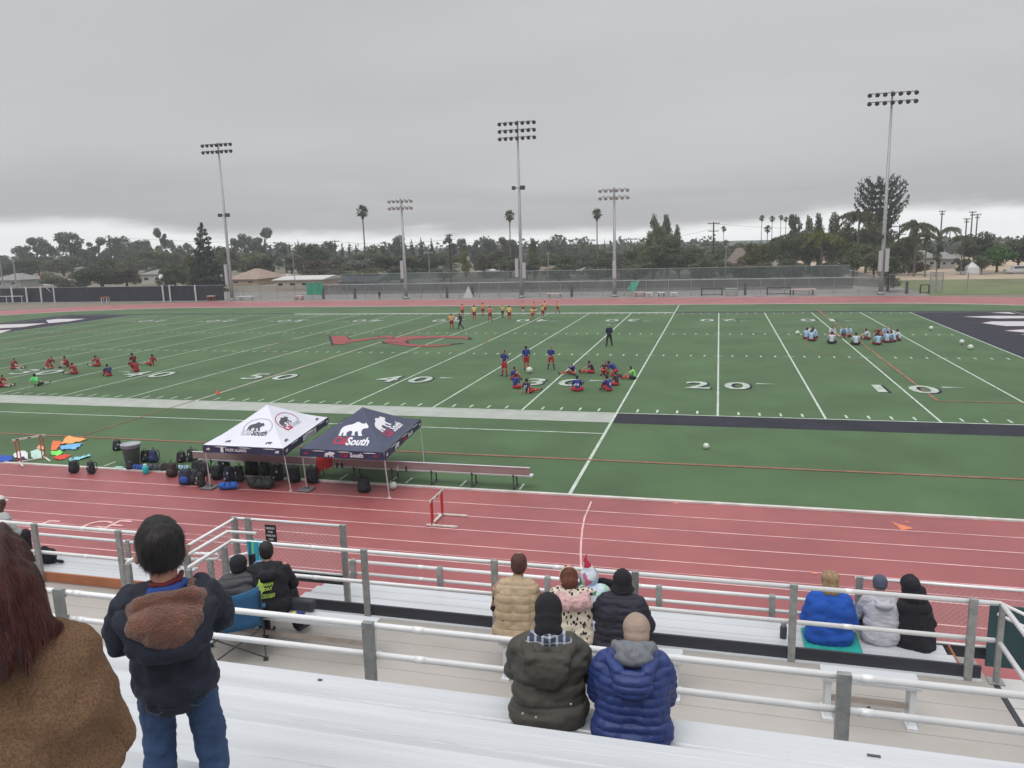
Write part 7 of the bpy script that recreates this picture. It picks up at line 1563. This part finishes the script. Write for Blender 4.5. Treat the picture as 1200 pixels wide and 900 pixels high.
# --- three on the front row
zr = 3.335; Dr = 9.02
jw = seatfig(H=(.0, .12, .68), N=(0, .09, .56), C=(0, .03, .37), sL=(-.18, .05, .50), sR=(.18, .05, .50), eL=(-.25, .10, .24), eR=(.25, .10, .24))
o = spectator('blond woman in a bright blue fleece sitting on a teal cloth, front row', 968.5, Dr-.05, zr+.02, jw, SK3, mat('bright_blue_fleece', (.012, .085, .42), .9, var=.1, vscale=8, bump=.4, bscale=120), M_blk, M_shoe, coatkw=dict(w=1.0, th=.018, low=((0, .0, .07), (.235, .17, .13))), coatnoise=[(.015, 6, (1, 1, 2))], cname='fleece')
inst('hair', soft([('E', (0, .11, .725), (.10, .112, .11)), ('E', (0, .06, .66), (.10, .07, .10)), ('C', (-.05, .03, .60), (.05, .03, .60), .045, .045), ('E', (-.01, .10, .81), (.04, .04, .035))], .009, 4, None, [(.016, 18, (1, 1, .5))]), mat('sandy_hair', (.30, .20, .11), .65, var=.45, vscale=30, stretch=(3, 3, .6), bump=.5, bscale=60), o)
g = MB(); V = []; p = B(968.5, 800, Dr); nx = 14
for i in range(nx+1):
    for k_ in range(8):
        x_ = -.29+.62*i/nx; r_y = -.27+.5*k_/7; V.append((x_, r_y-(.04 if i > 9 and k_ == 0 else 0), .012+.018*abs(sin(i*1.3+k_*.9))-(.05 if k_ == 0 else 0)))
g.add(V, [(8*i+k_, 8*i+8+k_, 8*i+9+k_, 8*i+1+k_) for i in range(nx) for k_ in range(7)]); o3 = g.build('cloth', mat('teal_green_cloth', (.012, .30, .26), .85, var=.15, vscale=9), smooth=True); o3.location = (p.x, CY+Dr-.02, zr+.01); o3.modifiers.new('s', 'SOLIDIFY').thickness = .008; tag(o3, 'teal green cloth spread on the front row seat under the blond woman', 'cloth')
o = spectator('man in a pale grey hoodie and slate blue knit cap, front row, middle of three', 1029, Dr+.12, zr, seatfig(H=(-.02, .14, .70)), SK1, mat('pale_grey_sweatshirt', (.45, .45, .50), .9, var=.08, vscale=8, bump=.3, bscale=120), cm(.035, .04, .06), M_shoe, coatkw=dict(w=.82, th=.008, low=((0, -.01, .05), (.20, .16, .11))), cname='hoodie', rz=2, sc_=.90)
inst('knit_cap', soft([('E', (-.02, .135, .765), (.092, .105, .09)), ('E', (-.02, .12, .73), (.09, .10, .06))], .009, 3), mat('slate_knit', (.075, .09, .14), .95, bump=.6, bscale=120), o)
inst('hood', soft([('E', (0, -.055, .52), (.11, .055, .05)), ('C', (-.10, .04, .56), (-.05, -.05, .54), .03, .035), ('C', (.10, .06, .56), (.05, -.01, .54), .03, .035)], .009, 4), bpy.data.materials['pale_grey_sweatshirt'], o)
jk = seatfig(H=(-.02, .12, .70), N=(0, .08, .58), C=(.02, .03, .37), sL=(-.14, .05, .50), sR=(.15, .05, .50), eL=(-.20, .12, .26), eR=(.24, .12, .24))
o = spectator('person wrapped in a long black hooded cloak, rightmost of three in the front row', 1064, Dr+.14, zr, jk, SK1, M_blk, M_blk, M_shoe, coatkw=dict(w=.75, th=.0), cname='coat', rz=-3, sc_=.90)
inst('cloak', soft([('C', (0, .03, .08), (0, .05, .42), .22, .16), ('C', (0, .05, .42), (0, .08, .60), .16, .10), ('C', (.10, -.02, .02), (.12, .02, .30), .20, .13), ('C', (-.05, 0, .02), (-.03, .02, .3), .15, .14), ('E', (.02, .0, .0), (.27, .19, .06)), ('E', (-.03, .11, .76), (.120, .125, .125)), ('C', (-.07, .09, .69), (.05, .09, .69), .085, .085), ('C', (-.04, .06, .60), (.04, .06, .60), .12, .12), ('C', (-.10, .03, .48), (.10, .03, .48), .12, .12)], .011, 5, None, [(.030, 7, (1, 1, .35)), (.010, 20, (1, 1, .4))]), M_knitblk, o)
# dark bottle and black bag on seats, bag at the left block
p = B(918, 741, 9.0); t = thing('thermos', 'small black thermos standing on the front row seat left of the blond woman', 'thermos', (p.x, p.y, zr))
g = MB(); g.lathe((0, 0, 0), [(.038, 0), (.04, .01), (.04, .13), (.03, .15)], 14); g.build('flask', M_lampd, parent=t, smooth=True); g = MB(); g.lathe((0, 0, .15), [(.032, 0), (.032, .05), (.026, .06), (.0001, .06)], 14); g.build('lid', cm(.3, .31, .32), parent=t, smooth=True)
g = MB(); p = B(914, 707, 9.75); 
me_ = soft([('E', (0, 0, .10), (.19, .12, .13)), ('C', (.05, 0, .03), (.30, 0, .02), .05, .02), ('C', (-.1, 0, .15), (0, 0, .2), .08, .06)], .013, 3, None, [(.02, 8, (1, 1, 1))]); p = B(57, 668, 9.1); o = inst('black_bag', me_, M_knitblk, None, (p.x, p.y, zr+.01)); tag(o, 'crumpled black bag on the front row seat at the left, behind the woman', 'bag')
# --- far left spectator, cut by the photo edge
jz = seatfig()
o = spectator('dark haired person in a pale grey jacket cut off by the left edge', 2, 8.5, 3.75, jz, SK1, mat('pale_grey_green_shell', (.36, .38, .37), .6, var=.1, vscale=6), M_blk, M_shoe, coatkw=dict(w=1.0, th=.02), x=B(-13, 600, 8.5).x, sc_=.92)
inst('hair', soft([('E', (.02, .17, .74), (.10, .11, .11)), ('C', (.08, .14, .70), (.09, .10, .52), .05, .05)], .01, 3), M_hairb, o); inst('cap', soft([('E', (0, .18, .79), (.098, .115, .08)), ('E', (0, .29, .75), (.07, .07, .012))], .009, 3), cm(.62, .62, .60), o)
# ================================================================ the two nearest figures
# --- boy standing on a seat, leaning on the view
DB = 2.28
bx0 = CX-.865*DB-.01; zb0 = 5.14+.28*3+.004; k_ = 1.0
sB = 1.065
jb_ = dict(P=(0, 0, .49), C=(.0, .02, .66), N=(0, .015, .785), H=(.0, .03, .905), sL=(-.125, .01, .745), sR=(.125, .01, .745), eL=(-.165, .06, .59), eR=(.175, .06, .60), hL=(-.10, .21, .60), hR=(.10, .22, .62), pL=(-.065, 0, .47), pR=(.065, 0, .47), kL=(-.075, .03, .26), kR=(.085, .01, .26), aL=(-.085, .0, .055), aR=(.10, -.02, .055), tL=(-.095, .11, .025), tR=(.115, .09, .025))
jb_ = {q: Vector(v) for q, v in jb_.items()}; H = jb_['H']
body = [('C', jb_['P'], jb_['C'], .085, .09, ((0, 1, 0), .78)), ('C', jb_['C'], V3(0, .01, .73), .095, .06, ((0, 1, 0), .78)), ('C', jb_['sL'], jb_['sR'], .036, .036), ('C', V3(0, .005, .72), H-V3(0, .01, .03), .046, .046), ('E', H+V3(0, 0, .02), (.072, .088, .098)), ('E', H+V3(0, .045, -.05), (.045, .042, .036)), ('C', H+V3(0, .082, .01), H+V3(0, .094, -.01), .008, .012),
        ('E', H+V3(-.079, -.016, -.004), (.011, .013, .024), Matrix.Rotation(radians(25), 3, 'Z')), ('E', H+V3(.079, -.016, -.004), (.011, .013, .024), Matrix.Rotation(radians(-25), 3, 'Z')), ('E', H+V3(0, .084, -.04), (.02, .008, .007))]
for s in 'LR':
    sg = 1 if s == 'L' else -1
    body += [('C', jb_['s'+s], jb_['e'+s], .034, .028), ('C', jb_['e'+s], jb_['h'+s], .028, .019)]+hand(jb_['h'+s], V3(sg*.3, .8, -.1), (sg, .1, .5), .0065, .5)[:3]
    w_ = jb_['h'+s]; dd = V3(sg*.35, .8, -.1).normalized()
    for q in range(4): b0 = w_+dd*.055+V3(0, 0, (q-1.5)*.013); body += [('C', b0, b0+dd*.025, .0068, .0064), ('C', b0+dd*.025, b0+dd*.04+V3(sg*.012, -.004, 0), .0064, .0055)]
    body += [('C', w_+dd*.02+V3(0, 0, .02), w_+dd*.05+V3(0, 0, .038), .008, .0065)]
    body += [('C', jb_['p'+s], jb_['k'+s], .060, .043), ('C', jb_['k'+s], jb_['a'+s], .042, .028), ('C', jb_['a'+s], jb_['t'+s], .028, .024)]
boy = inst('person', soft(body, .0055, 3), mat('boy_skin', (.48, .25, .17), .5, var=.06, vscale=15), None, (bx0, CY+DB, zb0)); boy.scale = (sB,)*3; boy.rotation_euler[2] = radians(38)
tag(boy, 'small boy in a navy jacket and jeans standing on a seat, seen from behind', 'person')
for s in (-1, 1):
    g = MB(); g.ell(H+V3(s*.026, .084, .016), (.010, .006, .006), 10, 8); g.build('eye', cm(.5, .48, .45, .3), parent=boy, smooth=True)
M_navyj = mat('navy_jacket_cloth', (.012, .015, .030), .8, var=.25, vscale=5, bump=.25, bscale=150)
up = V3(0, 0, 1)
jac = [('C', (0, -.005, .43), (0, .01, .64), .134, .136, ((0, 1, 0), .82)), ('C', (-.045, -.005, .42), (.045, -.005, .42), .095, .095), ('C', (0, .01, .64), (0, .005, .735), .128, .085, ((0, 1, 0), .78)), ('C', jb_['sL']+V3(.02, 0, -.005), jb_['sR']+V3(-.02, 0, -.005), .060, .060), ('E', (0, -.008, .425), (.150, .124, .075))]
for s in 'LR': jac += [('C', jb_['s'+s]+V3(0, 0, -.015), jb_['e'+s], .063, .056), ('C', jb_['e'+s], jb_['e'+s]+(jb_['h'+s]-jb_['e'+s])*.85, .054, .040)]
def boyfold(co, no):
    a = np.exp(-((co[:, 2]-.392)/.008)**2); return co-no*(.006*a)[:, None]+no*(.004*np.sin(co[:, 2]*55+co[:, 0]*30+2*np.sin(co[:, 0]*14))*np.clip((.60-co[:, 2])*6, 0, 1))[:, None]
inst('jacket', soft(jac, .0065, 7, boyfold, [(.022, 6, (1, 1, 1.8)), (.012, 15, (1.4, 1.4, 1.2)), (.004, 34, (1, 1, 1.5))]), M_navyj, boy)
# hood hanging down the back: navy outer bag with a brown fleece lining facing up
hoodo = [('C', (-.115, .03, .775), (-.140, -.06, .715), .030, .034), ('C', (.115, .03, .775), (.140, -.06, .715), .030, .034), ('C', (-.140, -.06, .715), (-.065, -.13, .615), .036, .040), ('C', (.140, -.06, .715), (.065, -.13, .615), .036, .040), ('C', (-.065, -.13, .61), (.065, -.13, .61), .040, .040), ('E', (0, -.105, .630), (.140, .055, .075))]
inst('hood', soft(hoodo, .006, 5, None, [(.008, 12, (1, 1, 1)), (.004, 30, (1, 1, 1))]), M_navyj, boy)
M_brfl = mat('brown_fleece_lining', (.165, .062, .036), .95, var=.3, vscale=14, bump=.9, bscale=160, sheen=.3)
lin = [('C', (-.085, .005, .775), (-.080, -.060, .725), .026, .034), ('C', (.085, .005, .775), (.080, -.060, .725), .026, .034), ('E', (-.005, -.118, .705), (.126, .048, .068), Matrix.Rotation(radians(-28), 3, 'X')), ('E', (0, -.135, .655), (.075, .035, .055)), ('C', (-.105, -.05, .745), (-.05, -.14, .67), .032, .034), ('C', (.105, -.05, .745), (.05, -.14, .67), .032, .034), ('C', (-.085, -.07, .765), (.085, -.07, .765), .030, .030), ('C', (-.075, -.07, .735), (.075, -.07, .735), .030, .030), ('C', (-.05, -.10, .68), (.05, -.10, .68), .032, .032)]
inst('hood_lining', soft(lin, .0055, 4, None, [(.012, 12, (1, 1, 1)), (.003, 60, (1, 1, 1))]), M_brfl, boy)
inst('shirt_collar', soft([('C', (-.062, .0, .792), (-.035, -.044, .788), .017, .017), ('C', (.062, .0, .792), (.035, -.044, .788), .017, .017), ('C', (-.035, -.044, .788), (.035, -.044, .788), .017, .017), ('C', (-.062, 0, .792), (0, .06, .785), .016, .016), ('C', (.062, 0, .792), (0, .06, .785), .016, .016), ('C', (-.06, -.04, .772), (.02, -.052, .768), .018, .018)], .005, 3), mat('royal_blue_collar', (.018, .06, .26), .8, bump=.4, bscale=200), boy)
inst('inner_collar', soft([('C', (-.045, -.02, .808), (0, -.038, .806), .010, .010), ('C', (.05, -.02, .812), (0, -.038, .806), .011, .010), ('C', (.05, -.02, .812), (.058, .02, .82), .011, .010)], .004, 3), cm(.12, .01, .02), boy)
jeans = [('E', (0, -.002, .43), (.104, .078, .06))]
for s in 'LR': jeans += [('C', jb_['p'+s]+V3(0, 0, -.045), jb_['k'+s], .070, .060), ('C', jb_['k'+s], jb_['a'+s]+V3(0, 0, .01), .060, .054)]
M_dj = mat('dark_blue_jeans', (.022, .050, .125), .8, col2=(.035, .075, .17), vscale=7, bump=.35, bscale=260)
jn = inst('jeans', soft(jeans, .006, 4, None, [(.008, 10, (1, 1, 2)), (.004, 30, (1, 1, 2))]), M_dj, boy)
g = MB()
for s in (-1, 1):
    P = [(s*.035, .44), (s*.095, .445), (s*.098, .375), (s*.066, .355), (s*.036, .375), (s*.035, .44)]
    g.tube([(x_, -.094+.018*(abs(x_)/.1)**2, z_) for x_, z_ in P], .0016, 4)
g.build('pocket_seam', cm(.10, .11, .14), parent=jn)
for s in 'LR': inst('shoe', soft([('C', jb_['a'+s]+V3(0, -.02, -.02), jb_['t'+s], .035, .032, ((0, 0, 1), .8)), ('C', jb_['a'+s], jb_['a'+s]+V3(0, 0, .02), .038, .036)], .006, 3), cm(.03, .03, .03), boy)
# hair cap and short strands
hb = inst('hair', soft([('E', H+V3(0, -.010, .040), (.082, .094, .086)), ('E', H+V3(0, -.034, .004), (.076, .064, .068)), ('E', H+V3(0, .045, .08), (.06, .05, .035))], .006, 4, None, [(.008, 14, (1, 1, .6)), (.003, 45, (1, 1, .5))]), mat('black_hair', (.010, .008, .009), .62, var=.4, vscale=60, stretch=(3, 3, .5), bump=.6, bscale=150), boy)
def strands(name, base, n, ln, r, m, parent, flow, seed=1, keep=None, lift=.004, seg=4, jit=.15):
    """thin tapered hairs rooted on a mesh and combed along a direction field"""
    R_ = np.random.default_rng(seed); nv = len(base.vertices); co = np.empty(nv*3); base.vertices.foreach_get('co', co); co = co.reshape(-1, 3); no = np.empty(nv*3); base.vertex_normals.foreach_get('vector', no); no = no.reshape(-1, 3)
    idx = R_.integers(0, nv, n*3); g_ = MB(); c_ = 0
    for i in idx:
        p_ = Vector(co[i]); nn = Vector(no[i])
        if keep and not keep(p_): continue
        d_ = flow(p_, nn)+Vector(R_.normal(0, jit, 3)); d_ = (d_-nn*d_.dot(nn)*.8).normalized(); L_ = ln*R_.uniform(.5, 1.25); pts = []; q_ = p_+nn*lift*R_.uniform(-.3, 1)
        for k in range(seg+1): pts.append(q_.copy()); q_ = q_+d_*(L_/seg); d_ = (d_+Vector((0, 0, -.10))+nn*.05*R_.normal()).normalized()
        w_ = d_.cross(nn).normalized(); V_ = []
        for k, z_ in enumerate(pts): rr = r*(1-.85*k/seg); V_ += [z_-w_*rr, z_+w_*rr]
        g_.add(V_, [(2*k, 2*k+1, 2*k+3, 2*k+2) for k in range(seg)]); c_ += 1
        if c_ >= n: break
    o_ = g_.build(name, m, parent=parent); o_['kind'] = 'stuff'; return o_
M_hs = mat('black_hair_strand', (.016, .012, .013), .5)
crown = H+V3(.01, -.03, .125)
strands('hair_strands', hb.data, 6500, .026, .0007, M_hs, boy, lambda p_, nn: ((p_-crown).normalized()+V3(0, 0, -.25)).normalized(), 2, lift=.001, jit=.30, keep=lambda p_: p_.z > H.z-.045)
# --- woman in the brown fleece, long dark red hair
DWm = 1.27; wx0 = CX-1.225*1.36+.083; zw = 5.14+.28*5+.004
wz = 7.47-.88
jw_ = seatfig(H=(0, .12, .76), N=(0, .07, .62), C=(0, .02, .40), sL=(-.16, .04, .53), sR=(.16, .04, .53), eL=(-.19, .08, .27), eR=(.19, .10, .26), hL=(-.12, .36, .24), hR=(.05, .38, .24), kL=(-.34, .44, .10), kR=(-.10, .46, .10), aL=(-.34, .45, -.30), aR=(-.10, .47, -.30), tL=(-.36, .58, -.34), tR=(-.12, .60, -.34))
M_sherpa = mat('brown_sherpa_fleece', (.28, .150, .080), .95, col2=(.47, .29, .175), vscale=150, bump=1.0, bscale=420, detail=3, spec=.2)
def sherpa_fold(co, no):
    d = .012*np.sin(co[:, 0]*26+np.sin(co[:, 2]*13)*2.2)*np.clip((.42-co[:, 2])*4, 0, 1); d2 = -.012*np.exp(-((co[:, 2]-.17-.1*co[:, 0])/.016)**2)
    return co+no*(d+d2)[:, None]
o = spectator('woman with long dark red hair in a brown fleece jacket, nearest at the left', 20, DWm, zw+.05, jw_, SK3, M_sherpa, M_blk, M_shoe, rz=44, sc_=.93, coatkw=dict(w=.80, th=.018, low=((0, .0, .06), (.225, .18, .12))), vox=.0075, coatpost=sherpa_fold, coatnoise=[(.028, 5, (1, 1, 1.3)), (.012, 12, (1, 1, 1.5)), (.0016, 170, (1, 1, 1))], cname='fleece_jacket', x=wx0)
wom = o
M_rh = mat('dark_red_hair', (.030, .009, .009), .38, col2=(.075, .018, .015), vscale=22, stretch=(6, 6, .4), bump=.6, bscale=130)
hr = [('E', (0, .10, .80), (.094, .114, .103)), ('C', (0, .04, .78), (0, -.03, .66), .096, .080), ('C', (-.05, .04, .76), (-.07, -.02, .61), .068, .055), ('C', (.05, .04, .76), (.070, -.01, .65), .064, .050), ('C', (.08, 0, .66), (.125, .01, .635), .038, .018), ('C', (.03, -.04, .66), (.06, -.07, .61), .040, .018), ('C', (-.04, -.04, .66), (-.06, -.07, .60), .05, .022), ('C', (0, .01, .85), (-.005, -.08, .77), .035, .026)]
hm = inst('hair', soft(hr, .007, 4, lambda co, no: co+no*(.005*np.sin(co[:, 0]*130+3*np.sin(co[:, 2]*9)))[:, None], [(.016, 9, (1.5, 1.5, .4)), (.005, 40, (1.5, 1.5, .3))]), M_rh, wom)
M_rhs = mat('dark_red_strand', (.055, .013, .012), .33, col2=(.11, .026, .020), vscale=30)
strands('hair_strands', hm.data, 10000, .055, .0006, M_rhs, wom, lambda p_, nn: V3(p_.x*1.0, -.12, -1.0 if p_.z < .80 else -.55), 3, lift=.002, seg=6, jit=.10)
inst('hair_tie', soft([('C', (-.012, -.090, .765), (.008, -.090, .765), .018, .018)], .005, 2), cm(.06, .02, .02), wom)
inst('half_ponytail', soft([('C', (0, -.085, .76), (-.005, -.11, .68), .022, .032), ('C', (-.005, -.11, .68), (-.01, -.12, .575), .032, .015)], .006, 3, lambda co, no: co+no*(.004*np.sin(co[:, 0]*220))[:, None]), mat('copper_red_hair', (.095, .022, .014), .4, col2=(.15, .036, .02), vscale=25, stretch=(6, 6, .4), bump=.5, bscale=120), wom)
# ================================================================ damp air over the whole scene
g = MB(); g.box((-30, 142, 20), (1100, 400, 52)); hz_ = g.build('haze', bpy.data.materials.new('haze_air')); hz_['kind'] = 'stuff'; hz_.display_type = 'WIRE'
hz_.data.materials[0].use_nodes = True; t_ = hz_.data.materials[0].node_tree
for n in list(t_.nodes):
    if n.type != 'OUTPUT_MATERIAL': t_.nodes.remove(n)
pv = t_.nodes.new('ShaderNodeVolumePrincipled'); pv.inputs['Density'].default_value = .0006; pv.inputs['Color'].default_value = (.92, .94, .97, 1)
t_.links.new(pv.outputs[0], [n for n in t_.nodes if n.type == 'OUTPUT_MATERIAL'][0].inputs['Volume'])
